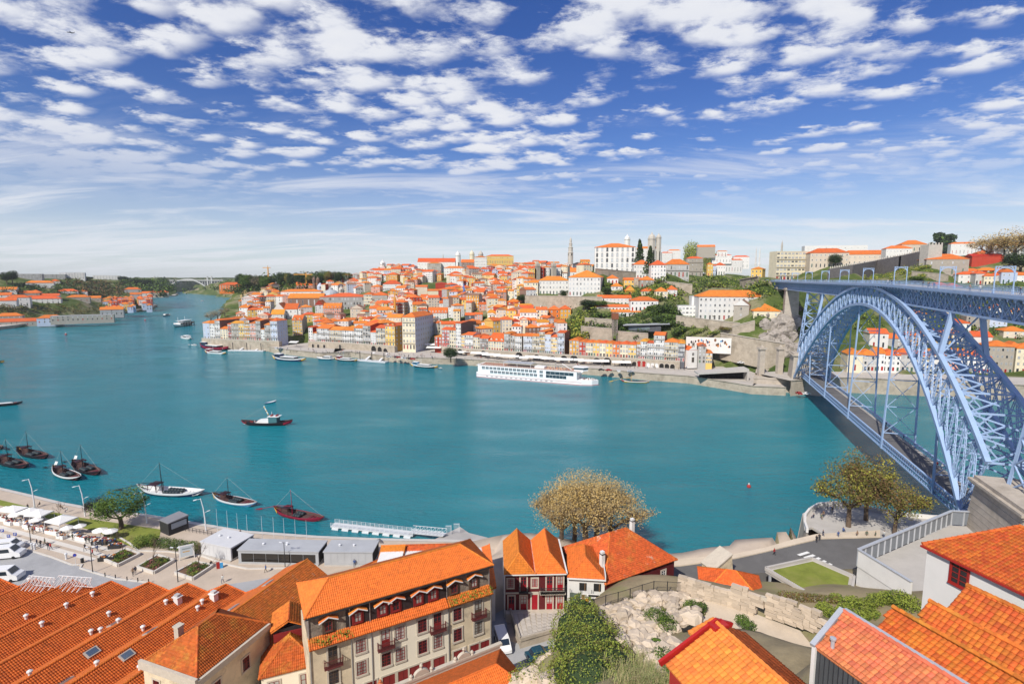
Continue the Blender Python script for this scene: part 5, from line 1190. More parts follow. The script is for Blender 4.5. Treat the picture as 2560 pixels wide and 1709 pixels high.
# ---- bright orange gable house behind the long building
e0 = G(715,1420,12); t = thing('gable_house','low house with plain bright orange gable roof and two skylights','house',(e0.x,e0.y,0),WR)
m = MB(); m.box(0,-19,4,9.6,-.2,11.8,WALL['beige']); m.poly([(0,-.2,11.8),(9.6,-.2,11.8),(4.8,-.2,14.3)],WALL['beige']); m.obj('wall',t)
ro = tile_roof(t,[[(-.3,.2,11.9),(-.3,-19.2,11.9),(4.8,-19.2,14.6),(4.8,.2,14.6)]],T_BRIGHT,name='roof_slope'); tile_roof(t,[[(9.9,-19.2,11.9),(9.9,.2,11.9),(4.8,.2,14.6),(4.8,-19.2,14.6)]],T_WORN,name='roof_slope'); ridge(t,[(4.8,-19.2,14.65),(4.8,.2,14.65)],T_BRIGHT)
for y in (-6.5,-13.5):
 m = MB(); m.box(-.5,-.9,0,.5,.9,.12,mat('skylight_frame',(0.4,0.36,0.3))); m.box(-.38,-.75,.12,.38,.75,.15,mat('skylight_glass_pale',(0.35,0.40,0.44),0.1)); o = m.obj('skylight',t,(2.4,y,13.45)); o.rotation_euler = (0,-math.atan2(2.7,5.1),0)
# ---- small mossy house in front of it
e0 = G(648,1696,12); t = thing('corner_house','small house with lantern roof overgrown with moss at lower left','house',(e0.x,e0.y,0),math.atan2(2.3,6.0))
m = MB(); m.box(.2,.2,4,7.2,9.5,11.9,CREAMF); m.obj('wall',t); P,rd = hip_planes(-.1,7.5,-.1,9.8,12,2.6,'y',True,False); tile_roof(t,P,T_OLD,hgt=.06); [ridge(t,r_,T_OLD,.15) for r_ in rd]
for x in (1.7,5.6): inst('window',near_window(1.3,1.7,STONEF,FRAMER,PANEC,2,2),t,(x,.2,9.3))
m = MB(); m.box(1.6,4.6,13,5.6,8.6,15.3,SLATE); m.box(1.55,4.4,13.6,5.65,4.6,14.8,FRAMER); m.obj('lantern',t); P,rd = hip_planes(1.2,6.0,4.2,9.0,15.3,1.3,'y',False,False); lr = tile_roof(t,P,T_OLD,name='lantern_roof'); ridge(t,rd[0],T_OLD)
# ---- the long four storey building
A = G(767,1544,22.0); Bq = G(1229,1412,22.0); ax = Vector((Bq.x - A.x,Bq.y - A.y,0)); LB = ax.length; LBR = math.atan2(ax.y,ax.x)
lb = thing('long_tenement','long cream tenement with slate mansard, dormers and orange hipped roof','building',(A.x,A.y,0),LBR)
def lbx(px,py):   # where a sighted line meets the facade, measured along it
 d = ray(px,py); nn = Vector((-ax.y,ax.x,0)).normalized(); k = nn.dot(Vector((A.x,A.y,0))) / nn.dot(Vector((d.x,d.y,0)))
 P = d * k; return (Vector((P.x,P.y,0)) - Vector((A.x,A.y,0))).dot(ax.normalized())
xl,xr = lbx(880,1600),lbx(1120,1500)
for a_,b_ in ((0,xl - .02),(xr + .02,LB)): m = MB(); m.box(a_,0,3,b_,8,18.3,STAIN); m.obj('old_facade',lb)['label'] = 'stained and peeling end bay'
m = MB(); m.box(xl,-.03,3,xr,8,18.3,CREAMF); m.obj('facade',lb)
for a_,b_ in ((.1,xl - .6),(xr + .2,LB - .1)): m = MB(); m.box(a_,.5,18.3,b_,8,21.9,RUBW); m.obj('attic_wall',lb)
m = MB(); m.box(xl - .6,.45,18.3,xr + .2,8,21.9,SLATE); m.obj('mansard',lb)
P,rd = hip_planes(-.3,LB + .3,-.1,8.6,22.0,2.1,'x',True,True,3.6); tile_roof(lb,P,T_BRIGHT,0.26,0.36,0.06); [ridge(lb,r_,T_BRIGHT,.16) for r_ in rd]
for x0,x1,mt in ((0,xl,T_OLD),(xl,xr,T_BRIGHT),(xr,LB,T_OLD)): tile_roof(lb,[[(x0 + .02,-.75,17.95),(x1 - .02,-.75,17.95),(x1 - .02,.5,18.75),(x0 + .02,.5,18.75)]],mt,0.27,0.4,.09,name='cornice_roof')
m = MB(); m.box(-.2,-.2,21.72,LB + .2,-.05,21.9,IRON)
for x in (xl - .1,xr,lbx(928,1580),LB - .25,.15): m.tube([(x,-.12,3),(x,-.12,17.7)],.07,mat('zinc',(0.4,0.4,0.4),0.4,metal=.5),6); m.tube([(x,.38,18.6),(x,.38,21.8)],.06,MATS['zinc'],6)
m.obj('gutter',lb)
colx = [lbx(831,1610),lbx(901,1590),lbx(963,1570),lbx(999,1560),lbx(1055,1545),lbx(1093,1535),lbx(1143,1520),lbx(1195,1500)]
bm = balcony_mesh(2.3,mat('balcony_iron_red',(0.13,0.03,0.03),0.6))
for i,x in enumerate(colx):
 sash = FRAMER if 0 < i < 7 else mat('sash_brown',(0.10,0.06,0.04),.6); pn = PANEC if i in (1,2,3,7) else PANED
 if i in (0,2,5,7):
  inst('balcony_door',near_window(1.15,2.5,STONEF,sash,pn,2,4,True),lb,(x,-.03,14.7)); inst('balcony',bm,lb,(x,-.03,14.65))
 else: inst('window',near_window(1.25,1.9,STONEF,sash,pn,3,4),lb,(x,-.03,15.1))
 inst('window',near_window(1.25,1.9,STONEF,sash,PANEC if i % 2 else PANED,3,4),lb,(x,-.03,11.9))
 # dormers
 dm = MB(); h = 1.9; dm.box(-.75,-.05,0,.75,1.2,h,FRAMER if 0 < i < 6 else MATS['sash_brown'])
 d_ = dm.obj('dormer',lb,(lbx([820,895,958,992,1049,1086,1138,1188][i],1520),.38,18.9)); inst('window',near_window(.9,1.3,FRAMER if 0 < i < 6 else MATS['sash_brown'],FRAMER,PANEC if i % 3 else PANED,2,2,sur=.1),d_,(0,-.06,.35))
 dm = MB()
 for s in (-1,1): dm.hexa([(0,-.5,h + .55),(s * 1.2,-.5,h - .05),(s * 1.2,1.2,h - .05),(0,1.2,h + .55),(0,-.5,h + .67),(s * 1.2,-.5,h + .07),(s * 1.2,1.2,h + .07),(0,1.2,h + .67)],T_BRIGHT); dm.bar((0,-.52,h + .52),(s * 1.2,-.52,h - .08),.06,.13,FRAMEW)
 dm.poly([(-.9,-.04,h),(.9,-.04,h),(0,-.04,h + .5)],FRAMER); dm.obj('dormer_roof',d_)
for px,wd in ((868,1.5),(925,1.5),(970,1.7),(1006,1.4),(1035,1.4),(1064,1.4),(1097,1.7),(1148,1.8),(1186,1.4),(1212,1.4)):
 inst('door',near_window(wd,2.6,STONEF,FRAMER,DARK if px < 900 else FRAMER,2,2,True),lb,(lbx(px,1640),-.03,7.8))
m = MB(); rm = random.Random(8)
for x0,x1,n in ((.5,xl,90),(xr,LB,140)):
 for i in range(n):
  x = rm.uniform(x0,x1); y = rm.uniform(-.75,.1); z = 18.0 + (y + .75) * .64; r_ = rm.uniform(.08,.22)
  for k in range(3): a_ = rm.uniform(0,6.28); m.poly([(x,y,z),(x + r_ * math.cos(a_),y + r_ * math.sin(a_),z + r_),(x + r_ * math.cos(a_ + 1),y + r_ * math.sin(a_ + 1),z + r_ * 1.3)],MOSS)
tag(m.obj('roof_plants',lb),kind='stuff')
# ---- crimson twin-gabled house
e0 = G(1260,1434,14.8); e1 = G(1416,1431,14.8); W2 = e1.x - e0.x; rz = math.atan2(e1.y - e0.y,e1.x - e0.x)
rh = thing('crimson_house','dark red house with twin orange hipped roofs and crimson doors','house',(e0.x,e0.y,0),rz)
m = MB(); m.box(.25,.35,4,W2 - .25,10.8,14.7,REDW); m.box(.0,.4,4,.22,10.6,14.6,WALL['white']); m.obj('wall',rh)
hw = W2 / 2
for i in (0,1):
 P,rd = hip_planes(i * hw + .02,(i + 1) * hw - .02,-.2,11.2,14.8,2.4,'y',True,False,2.6)
 tile_roof(rh,[P[0]],T_BRIGHT,name='roof_slope'); tile_roof(rh,P[1:],T_BRIGHT,name='roof_slope'); [ridge(rh,r_,T_BRIGHT,.13) for r_ in rd]
m = MB(); m.box(hw - .1,.2,14.75,hw + .1,11.2,14.9,FRAMEW); m.box(W2 - .05,-.2,14.7,W2 + .2,11.2,15.0,FRAMEW); m.box(0,-.3,14.62,W2,-.2,14.78,FRAMEW); m.obj('gutter',rh)
for fx,up,kind in ((.085,1,'w'),(.295,1,'d'),(.475,1,'w'),(.715,1,'d'),(.885,1,'d'),(.10,0,'d'),(.295,0,'d'),(.475,0,'s'),(.715,0,'d'),(.885,0,'d')):
 x = W2 * (fx + .02); z = 11.5 if up else 8.1
 if kind == 'w': inst('window',near_window(.95,1.5,STONEF,REDP,PANEC,3,4),rh,(x,.35,z + .7))
 elif kind == 'd': inst('door',near_window(1.0,2.5,STONEF,REDP,PANEC if fx in (.885,.715,.295) and not (up and fx < .8) else PANED,2,4,True),rh,(x,.35,z))
 else: inst('door',near_window(1.0,2.7,STONEF,REDP,REDP,2,2,True),rh,(x,.35,z))
m = MB(); m.box(W2 * .57,-.55,11.2,W2 * .99,.35,11.42,STONEF); m.obj('balcony_slab',rh); bmh = balcony_mesh(1.6,IRON,.5); inst('balcony',bmh,rh,(W2 * .315,.35,11.42)); inst('balcony',balcony_mesh(4.2,IRON,.55),rh,(W2 * .78,.0,11.42))
m = MB(); m.box(.25,.25,11.0,W2 * .56,.36,11.3,STONEF); m.box(.25,-.6,4,W2,.34,8.05,STONEF); m.obj('string_course',rh)
# ---- house under repair, with net and banner
e0 = G(1418,1441,14.3); e1 = G(1509,1446,14.3); W2 = e1.x - e0.x + .3; rz = math.atan2(e1.y - e0.y,e1.x - e0.x)
t = thing('netted_house','white house under repair with green scaffold net and banner','house',(e0.x,e0.y,0),rz); m = MB(); m.box(.05,.3,4,W2 - .05,10,14.2,WALL['white']); m.obj('wall',t)
P,rd = hip_planes(.05,W2 - .05,-.2,9.6,14.3,2.2,'y',True,True,2.8); tile_roof(t,P,T_BRIGHT); [ridge(t,r_,T_BRIGHT,.13) for r_ in rd]
m = MB(); m.box(W2 - .05,-.3,14.0,W2 + .1,10,15.0,FRAMEW); m.box(0,-.32,14.05,W2,-.2,14.28,FRAMEW); m.obj('gutter',t)
for x in (W2 * .42,W2 * .80): m = MB(); m.box(x - .6,.2,11.9,x + .6,.29,13.2,DARK); m.box(x + .3,.1,11.9,x + .36,.2,13.2,mat('timber',(.4,.22,.1))); m.obj('window_opening',t)
m = MB(); NET = mat('scaffold_net_green',(0.10,0.13,0.10),0.9,0.25,0.6,0.4,3.0); n = 14
for i in range(n):
 x0,x1 = lerp(.5,W2 + .3,i / n),lerp(.5,W2 + .3,(i + 1) / n); y0,y1 = -.45 + .1 * math.sin(i * 1.9),-.45 + .1 * math.sin((i + 1) * 1.9); m.poly([(x0,y0,6),(x1,y1,6),(x1,y1,11.8),(x0,y0,11.8)],NET)
for x in (.5,W2 * .35,W2 * .65,W2 + .3): m.tube([(x,-.3,5),(x,-.3,12.4)],.05,IRON,6)
m.obj('scaffold_net',t)
m = MB(); BK = mat('banner_black',(0.012,0.012,0.014),.6); BW = mat('banner_white',(0.75,0.73,0.70),.6); BO = mat('banner_orange',(0.75,0.30,0.02),.6); BB = mat('banner_photo_brown',(0.30,0.13,0.07),.7,.5,2.5)
m.box(W2 * .36,-.66,10.3,W2 * .86,-.6,11.9,BW); m.box(W2 * .56,-.68,10.75,W2 * .85,-.661,11.75,BK); m.box(W2 * .38,-.68,10.6,W2 * .47,-.661,11.7,BB); m.box(W2 * .2,-.72,9.1,W2 * .68,-.69,10.15,BK)
for k in range(6): m.box(W2 * .60 + k * .22,-.70,11.1,W2 * .60 + k * .22 + .15,-.681,11.42,BW if k < 5 else BO)
for k in range(9): m.box(W2 * .23 + k * .17,-.74,9.45,W2 * .23 + k * .17 + .12,-.721,9.58,BW)
for k in range(5): m.box(W2 * .5 + k * .18,-.74,9.7,W2 * .5 + k * .18 + .13,-.721,9.95,BW if k < 4 else BO)
i0 = MB(); i0.lathe([(.36,0),(.36,.04)],BO,14); bo = m.obj('banner',t); o = i0.obj('orange_disc',bo,(W2 * .52,-.68,10.75)); o.rotation_euler = (R(90),0,0)
# ---- oxblood house with big hipped roof
e0 = G(1514,1461,13.2); e1 = G(1692,1398,13.2); W2 = Vector((e1.x - e0.x,e1.y - e0.y)).length; rz = math.atan2(e1.y - e0.y,e1.x - e0.x)
t = thing('oxblood_house','dark red house with large worn hipped roof and two white chimneys','house',(e0.x,e0.y,0),rz); m = MB(); m.box(.3,.3,4,W2 - .3,13.2,13.1,REDW); m.obj('wall',t)
P,rd = hip_planes(-.1,W2 + .1,-.1,13.6,13.2,4.6,'x',True,True,6.4); tile_roof(t,P,T_WORN,.25,.33); [ridge(t,r_,T_WORN,.16) for r_ in rd]
for fx in (.28,.55,.82): inst('window',near_window(1.0,1.9,STONEF,FRAMEW,PANED,2,4),t,(W2 * fx,.3,9.9))
m = MB(); m.lathe([(.5,0),(.75,0),(.75,.15),(.5,.15)],STONEF,20); o = m.obj('round_window',t,(W2 * .1,.28,10.6)); o.rotation_euler = (R(90),0,0)
for x,y,z in ((1.6,3.0,13.6),(W2 - 2.4,9.4,14)): m = MB(); m.box(x - .35,y - .35,z,x + .35,y + .35,z + 3.2,WALL['white']); m.box(x - .42,y - .42,z + 3.2,x + .42,y + .42,z + 3.3,IRON); m.box(x - .3,y - .3,z + 3.3,x + .3,y + .3,z + 3.7,FRAMEW); m.obj('chimney',t)
# ---- waterside houses glimpsed behind the long tenement
for lab,a,b,c_,mt in (('small white walled house with red and orange roof behind tenement',(955,1368),(1012,1366),9.5,T_BRIGHT),('low orange roofed house behind the tenement ridge',(1012,1366),(1170,1362),9.0,T_WORN),('low orange roofed shed left of white walled house',(905,1420),(965,1395),8.6,T_OLD),('orange roofed annex at the right end of tenement',(1222,1365),(1238,1470),12.5,T_BRIGHT)):
 e0 = G(*a,c_); e1 = G(*b,c_); d = Vector((e1.x - e0.x,e1.y - e0.y)); w_ = d.length; t = thing('waterside_house',lab,'house',(e0.x,e0.y,0),math.atan2(d.y,d.x)); sgn = 1
 m = MB(); dp = 6.0; yy = -dp if c_ < 12 else -5.5; m.box(0,yy,3.5,w_,0,c_ - .1,WALL['white']); m.obj('wall',t)
 tile_roof(t,[[(-.2,yy - .2,c_ - 1.4),(w_ + .2,yy - .2,c_ - 1.4),(w_ + .2,.1,c_ + .3),(-.2,.1,c_ + .3)]],mt); ridge(t,[(-.2,.1,c_ + .35),(w_ + .2,.1,c_ + .35)],mt)
# ---- tiled roof with scrolled gable in the bottom centre
e0 = G(960,1709,15); t = thing('scroll_gable_house','tiled roof with scrolled stone gable in the bottom centre','house',(0,0,0)); m = MB()
A_ = G(1010,1704,14.5); B_2 = G(1247,1608,14.5); d = Vector((B_2.x - A_.x,B_2.y - A_.y,0)); L_ = d.length; t.location = (A_.x,A_.y,0); t.rotation_euler = (0,0,math.atan2(d.y,d.x))
m.box(-3,-.35,6,L_,0,14.4,WALL['beige']); m.obj('wall',t); m = MB(); m.box(-3,-.45,14.4,L_ + .3,.1,14.75,STONEF)
for cx,r_ in ((2.2,1.0),(L_ * .60,.9)):
 n = 10
 for i in range(n): a0,a1 = math.pi * i / n,math.pi * (i + 1) / n; m.hexa([(cx - r_ * math.cos(a0),-.4,14.75 + r_ * math.sin(a0) * .8),(cx - r_ * math.cos(a1),-.4,14.75 + r_ * math.sin(a1) * .8),(cx - r_ * math.cos(a1),.05,14.75 + r_ * math.sin(a1) * .8),(cx - r_ * math.cos(a0),.05,14.75 + r_ * math.sin(a0) * .8),(cx,-.4,14.75),(cx,-.4,14.76),(cx,.05,14.76),(cx,.05,14.75)],STONEF)
 m.lathe([(.16,14.75 + r_ * .8),(.1,15.0 + r_ * .8),(.22,15.2 + r_ * .8),(.12,15.45 + r_ * .8)],STONEF,8,(cx,-.2))
 for s in (-1.35,1.35): m.lathe([(.28,14.75),(.2,14.95),(.24,15.1),(.08,15.3)],STONEF,8,(cx + s * r_,-.2))
m.obj('scrolled_gable',t); P,rd = hip_planes(-3,L_,-9.5,-.5,14.0,2.2,'x',False,True,3.2); tile_roof(t,P,T_BRIGHT); [ridge(t,r_,T_BRIGHT,.14) for r_ in rd]
m = MB(); m.lathe([(.3,14.7),(.16,15.2),(.38,15.5),(.34,15.8),(.1,15.95),(.2,16.1),(.05,16.3)],mat('terracotta',(.5,.16,.06)),10,(-3.0,-.2)); m.obj('finial',t)
# ================================================================== hillside on the right and the foreground roofs
LEAF = {k: mat('leaf_' + k,c,0.8,0.30,1.2,orand=0.15) for k,c in dict(green=(0.09,0.15,0.02),dark=(0.030,0.055,0.015),olive=(0.15,0.14,0.03),yellow=(0.36,0.34,0.05),ochre=(0.54,0.36,0.11),tan=(0.54,0.40,0.18),purple=(0.06,0.02,0.035),lime=(0.25,0.30,0.04),grey=(0.16,0.15,0.12),brown=(0.20,0.12,0.05),lilac=(0.26,0.17,0.22)).items()}
BARK = mat('bark',(0.14,0.10,0.07),0.95,0.25,1.5)
def leaves(m,c,r,n,size,mats,rnd,shell=0.5,flat=1.0):
 """small leaf faces through the outer part of an ellipsoid, in clumps of light and dark"""
 c = Vector(c); rx,ry,rz_ = r
 for i in range(n):
  d = Vector((rnd.gauss(0,1),rnd.gauss(0,1),rnd.gauss(0,1))).normalized(); k = shell + (1 - shell) * rnd.random()**0.6
  k *= 1 + 0.22 * mnoise.noise((d.x * 2.1 + c.x,d.y * 2.1 + c.y,d.z * 2.1))
  p = c + Vector((d.x * rx,d.y * ry,d.z * rz_)) * k
  u = Vector((rnd.gauss(0,1),rnd.gauss(0,1),rnd.gauss(0,.6))).normalized(); v = u.cross(d + Vector((rnd.gauss(0,.5),rnd.gauss(0,.5),rnd.gauss(0,.5))));
  if v.length < 1e-3: continue
  v.normalize(); s = size * rnd.uniform(.6,1.4); mm = mats[int((mnoise.noise((p.x * .9,p.y * .9,p.z * .9)) * .5 + .5 + rnd.uniform(-.18,.18)) * len(mats)) % len(mats)]
  m.poly([p - u * s * .5,p + v * s * .35,p + u * s * .5,p - v * s * .35],mm)
# ---- near tiled roofs stepping down the slope
def near_roof(name,label,eL,rL,dirv,length,matl,drop=3.0,indiv=300,wallm=None,tw_=.24,tl=.34):
 eL = Vector(eL); rL = Vector(rL); d = Vector((dirv[0],dirv[1],0)).normalized(); ux = d
 t = thing(name,label,'roof house' if False else 'house',(eL.x,eL.y,0),math.atan2(d.y,d.x)); Mi = (Matrix.Translation(t.location) @ t.rotation_euler.to_matrix().to_4x4()).inverted()
 e0 = Mi @ eL; r0 = Mi @ rL; e1 = e0 + Vector((length,0,0)); r1 = r0 + Vector((length + (e0.x - r0.x) * 0,0,0))
 m = MB(); lo = eL.z - drop; sgn = 1 if r0.y > e0.y else -1
 back = r0.y + sgn * (abs(r0.y - e0.y))
 m.poly([(e0.x + .1,e0.y + sgn * .25,lo),(e1.x,e0.y + sgn * .25,lo),(e1.x,e0.y + sgn * .25,e0.z),(e0.x + .1,e0.y + sgn * .25,e0.z)],wallm or WALL['white'])
 m.poly([(e0.x + .1,e0.y + sgn * .25,lo),(r0.x + .1,r0.y,lo),(r0.x + .1,r0.y,r0.z - .2),(e0.x + .1,e0.y + sgn * .25,e0.z - .05)],wallm or WALL['white'])
 m.poly([(r0.x + .1,r0.y,lo),(r1.x,r0.y,lo),(r1.x,r0.y,r0.z - .2),(r0.x + .1,r0.y,r0.z - .2)],wallm or WALL['white']); m.obj('wall',t)
 pl = [e0,e1,r1,r0] if sgn > 0 else [e1,e0,r0,r1]
 tile_roof(t,[pl],matl,tw_,tl,.055,indiv=indiv); ridge(t,[r0 + Vector((0,0,.04)),r1 + Vector((0,0,.04))],matl,.13)
 return t,e0,e1,r0,r1
DV = (0.36,-0.93); CORR = mat('corrugated_dark',(0.07,0.075,0.08),0.5,0.2,0.8)
t,e0,e1,r0,r1 = near_roof('salmon_roof_house','house with salmon pink tiled roof and dark corrugated wall at bottom right',G(2038,1616,43.5),G(2108,1528,44.6),DV,9.5,T_SALM,6.0)
m = MB(); n = 70; x0_,x1_ = e0.x + .05,e1.x
for i in range(n):
 a,b = lerp(x0_,x1_,i / n),lerp(x0_,x1_,(i + 1) / n); ya,yb = e0.y + .12 + (.05 if i % 2 else -.05),e0.y + .12 + (-.05 if i % 2 else .05)
 m.poly([(a,ya,e0.z - 6),(b,yb,e0.z - 6),(b,yb,e0.z - .12),(a,ya,e0.z - .12)],CORR)
m.obj('corrugated_cladding',t)
m = MB(); ZN = mat('zinc_flashing',(0.52,0.54,0.57),0.4,0.1,metal=.3); m.bar(e0 + Vector((-.1,-.1,.05)),r0 + Vector((-.1,.05,.1)),.28,.2,ZN); m.bar(r0 + Vector((-.1,.22,.05)),r1 + Vector((0,.22,.05)),.3,.1,ZN); m.bar((e0.x - .05,e0.y + .05,e0.z - 6),(e0.x - .05,e0.y + .05,e0.z),.22,.22,WALL['white']); m.obj('verge_board',t)
m = MB(); m.lathe([(.1,-.3),(.1,.45),(.16,.47),(.16,.58),(.03,.6)],ZN,12); m.obj('vent_pipe',t,e0 + Vector((.6,.55,.25)))
near_roof('stepped_roof_house','lichened orange roof next above the salmon roof',G(2189,1570,44.5),G(2231,1517,45.2),DV,9.5,T_OLD,4.0)
near_roof('stepped_roof_house','broken-edged orange roof, second above the salmon roof',G(2291,1551,45.2),G(2322,1502,46.0),DV,10,T_OLD,4.0)
near_roof('stepped_roof_house','orange roof with stout ridge tiles against the white house wall',G(2367,1521,46.0),G(2416,1463,47.0),DV,10.5,T_WORN,4.0)
# ---- white house with red window
wc = GD(2319,1362,38.0); t = thing('white_house','white rendered house with red sash window and lichened roof at right edge','house',(wc.x,wc.y,0),0.0)
wd_ = (0.27,-0.963); zt = wc.z
def Wl(a,b,z): return (wd_[0] * a + .963 * b,wd_[1] * a + .27 * b,z)     # a along the wall towards us, b back from it
m = MB();
for q in ([Wl(0,0,20),Wl(18,0,20),Wl(18,0,zt),Wl(0,0,zt)],[Wl(2.3,6,20),Wl(0,0,20),Wl(0,0,zt - .1),Wl(2.3,6,zt + 1.6)]): m.poly(q,WALL['white'])
m.obj('wall',t)
tile_roof(t,[[Wl(18,-.25,zt - .05),Wl(-.3,-.25,zt - .05),Wl(2.2,6,zt + 1.75),Wl(18,6,zt + 1.75)]],T_WORN,.25,.36,.055,indiv=300)
ridge(t,[Wl(2.2,6,zt + 1.8),Wl(18,6,zt + 1.8)],T_WORN,.15); ridge(t,[Wl(-.28,-.2,zt),Wl(2.2,6,zt + 1.8)],T_WORN,.12,'verge_tiles')
m = MB(); m.bar(Wl(-.3,-.3,zt - .15),Wl(18,-.3,zt - .15),.1,.14,DOORR); m.obj('fascia',t)
d1 = ray(2396,1462); nn = Vector((.963,.27,0)); k = nn.dot(Vector((wc.x,wc.y,0))) / nn.dot(Vector((d1.x,d1.y,0))); a_ = (Vector((d1.x * k - wc.x,d1.y * k - wc.y,0))).dot(Vector((*wd_,0))); zw = CZ + d1.z * k
inst('window',near_window(1.15,1.7,DOORR,DOORR,PANED,2,4,sur=.08),t,Wl(a_,-.02,zw),math.atan2(wd_[1],wd_[0]))
# ---- terrace building with metal parapet
t = thing('terrace_building','pale modern building with roof terrace and grey metal parapet','building',(0,0,0))
zt = 17.7; cn = [G(2280,1453,zt),G(2147,1372,zt),G(2380,1276,zt),G(2504,1281,zt),G(2560,1300,zt),G(2700,1400,zt),G(2700,1500,zt),G(2420,1560,zt)]
m = MB(); m.prism([(p.x,p.y) for p in cn],2,14.6,WALL['white'],CONC); m.obj('wall',t)
PAR = mat('parapet_metal',(0.24,0.26,0.29),0.45,0.15,0.5,metal=.2)
for i,(p,q) in enumerate(zip(cn[:5],cn[1:6])):
 d = (q - p); n = max(2,int(d.length / 2.0));
 if i == 0:
  m = MB(); m.bar((p.x,p.y,16.1),(q.x,q.y,16.1),.25,3.0,WALL['white']); m.bar((p.x,p.y,17.66),(q.x,q.y,17.66),.5,.16,ZN); m.obj('side_wall',t); continue
 for k in range(n):
  a = p + d * (k / n); b = p + d * ((k + 1) / n); m = MB(); m.bar((a.x,a.y,16.2),(b.x,b.y,16.2),.07,2.8,PAR); m.bar((a.x,a.y,14.7),(a.x,a.y,17.6),.22,.3,ZN); m.obj('parapet_panel',t)
 m = MB(); m.bar((p.x,p.y,17.68),(q.x,q.y,17.68),.55,.16,ZN); m.obj('coping',t)
# ---- concrete block with lawn on its roof
t = thing('green_roof_pavilion','low concrete pavilion with a lawn on its roof','building',(0,0,0)); zt = 11.5
cn = [G(1914,1419,zt),G(2028,1486,zt),G(2128,1490,zt),G(2136,1440,zt),G(2029,1394,zt)]
m = MB(); m.prism([(p.x,p.y) for p in cn],zt - .9,zt - .35,CONC); m.prism([(lerp(p.x,54,.18),lerp(p.y,86,.18)) for p in cn[1:]],5,zt - .9,CONC)
for p,q in zip(cn,cn[1:] + cn[:1]): m.bar((p.x,p.y,zt - .1),(q.x,q.y,zt - .1),.4,.6,CONC)
m.obj('slab',t); g_ = [(lerp(p.x,54.5,.15),lerp(p.y,86.5,.15)) for p in cn]; m = MB(); m.prism(g_,zt - .36,zt - .1,GRASS); m.obj('roof_lawn',t)
m = MB(); p = cn[0]; m.box(p.x + .4,p.y - .8,5,p.x + .75,p.y - .45,zt - .9,ZN); m.obj('column',t)
# ---- hipped roof behind the ruined wall, and a stone stub beside it
a = G(1746,1445,11); b = G(1906,1470,11); w_ = Vector((b.x - a.x,b.y - a.y)).length; t = thing('low_hipped_house','low house with red-brown hipped roof behind the ruined wall','house',(a.x,a.y,0),math.atan2(b.y - a.y,b.x - a.x))
P,rd = hip_planes(0,w_,-6,4,11,3.0,'x',True,True,4.4); m = MB(); m.box(.3,-5.8,6,w_ - .3,3.8,10.9,WALL['beige']); m.obj('wall',t); tile_roof(t,P,T_WARE,.25,.33); [ridge(t,r_,T_BRIGHT,.14) for r_ in rd]
p = G(1798,1440,8); t = thing('stone_stub','ochre stained stone block with sloping top beside the road','stone structure',(p.x,p.y,0),.35); m = MB(); m.hexa([(-2.6,-1.2,6),(2.6,-1.2,6),(2.6,1.8,6),(-2.6,1.8,6),(-2.6,-1.2,10.2),(1.6,-1.2,12.6),(1.6,1.8,12.6),(-2.6,1.8,10.2)],STAIN); m.obj('block',t); m = MB(); m.bar((-2.8,.3,10.3),(1.7,.3,12.8),3.4,.25,STONEF); m.obj('coping',t)
# ---- red edged roof at bottom centre right
rl = G(1792,1557,43.0); el = Vector((rl.x - 3.45,rl.y - 1.2,41.2)); DV2 = (0.33,-0.945)
t,e0,e1,r0,r1 = near_roof('red_edged_house','house with bright new tiles and red barge boards at bottom centre',el,rl,DV2,9,tile_mat('clay_tile_new',(0.78,0.25,0.045),la=0.06,dark=.12),3.0,300,DOORR,.28,.38)
m = MB(); RB = mat('barge_board_red',(0.42,0.02,0.018),.45,.1); m.bar(e0 + Vector((-.15,-.3,.02)),r0 + Vector((-.15,.1,.05)),.18,.34,RB); m.bar(r0 + Vector((-.15,0,.1)),r0 + Vector((-.15,1.3,-.5)),.18,.3,RB); m.box(r0.x - .25,r0.y - .5,r0.z - 2.4,r0.x + .45,r0.y + .55,r0.z + .05,RB); m.obj('barge_board',t)
rb = Vector((r0.x,r0.y + 2.2,r0.z - 1.15)); rb1 = Vector((r1.x,r0.y + 2.2,r0.z - 1.15)); tile_roof(t,[[rb1,rb,r0,r1]],T_WARE,.12,.5,.05,name='roof_slope')
p = G(1735,1570,40.2); t2 = thing('red_shed','small red boarded shed with orange tiles beside red edged roof','shed',(p.x,p.y,0),math.atan2(DV2[1],DV2[0])); m = MB();
for i in range(16): m.box(i * .2,-.02 + (.02 if i % 2 else 0),36.5,i * .2 + .19,.1,40.0,RB)
m.box(0,.1,36.5,3.2,1.6,39.95,RB); m.obj('boards',t2); tile_roof(t2,[[(-.2,-.35,39.95),(3.4,-.35,39.95),(3.4,1.6,40.5),(-.2,1.6,40.5)]],MATS['clay_tile_new'],.26,.36,.055)
# ---- iron fence along the hill path
t = thing('iron_fence','black iron fence along the sandy hill path','fence',(0,0,0)); fp = [(1465,1535,14.8),(1485,1524,15),(1514,1513,15.3),(1545,1505,15.4),(1575,1496,15.5),(1605,1486,15.5),(1634,1477,15.5),(1668,1478,15.5),(1705,1480,15.5)]
fw = [Vector(W3(*q)) for q in fp]
for p,q in zip(fw,fw[1:]):
 m = MB(); m.bar(p,p + Vector((0,0,1.75)),.09,.09,IRON); m.bar(p + Vector((0,0,1.65)),q + Vector((0,0,1.65)),.05,.05,IRON); m.bar(p + Vector((0,0,.2)),q + Vector((0,0,.2)),.05,.05,IRON); n = int((q - p).length / .16)
 for i in range(n): a = p + (q - p) * ((i + .5) / n); m.bar(a + Vector((0,0,.2)),a + Vector((0,0,1.65)),.022,.022,IRON)
 m.obj('fence_panel',t)
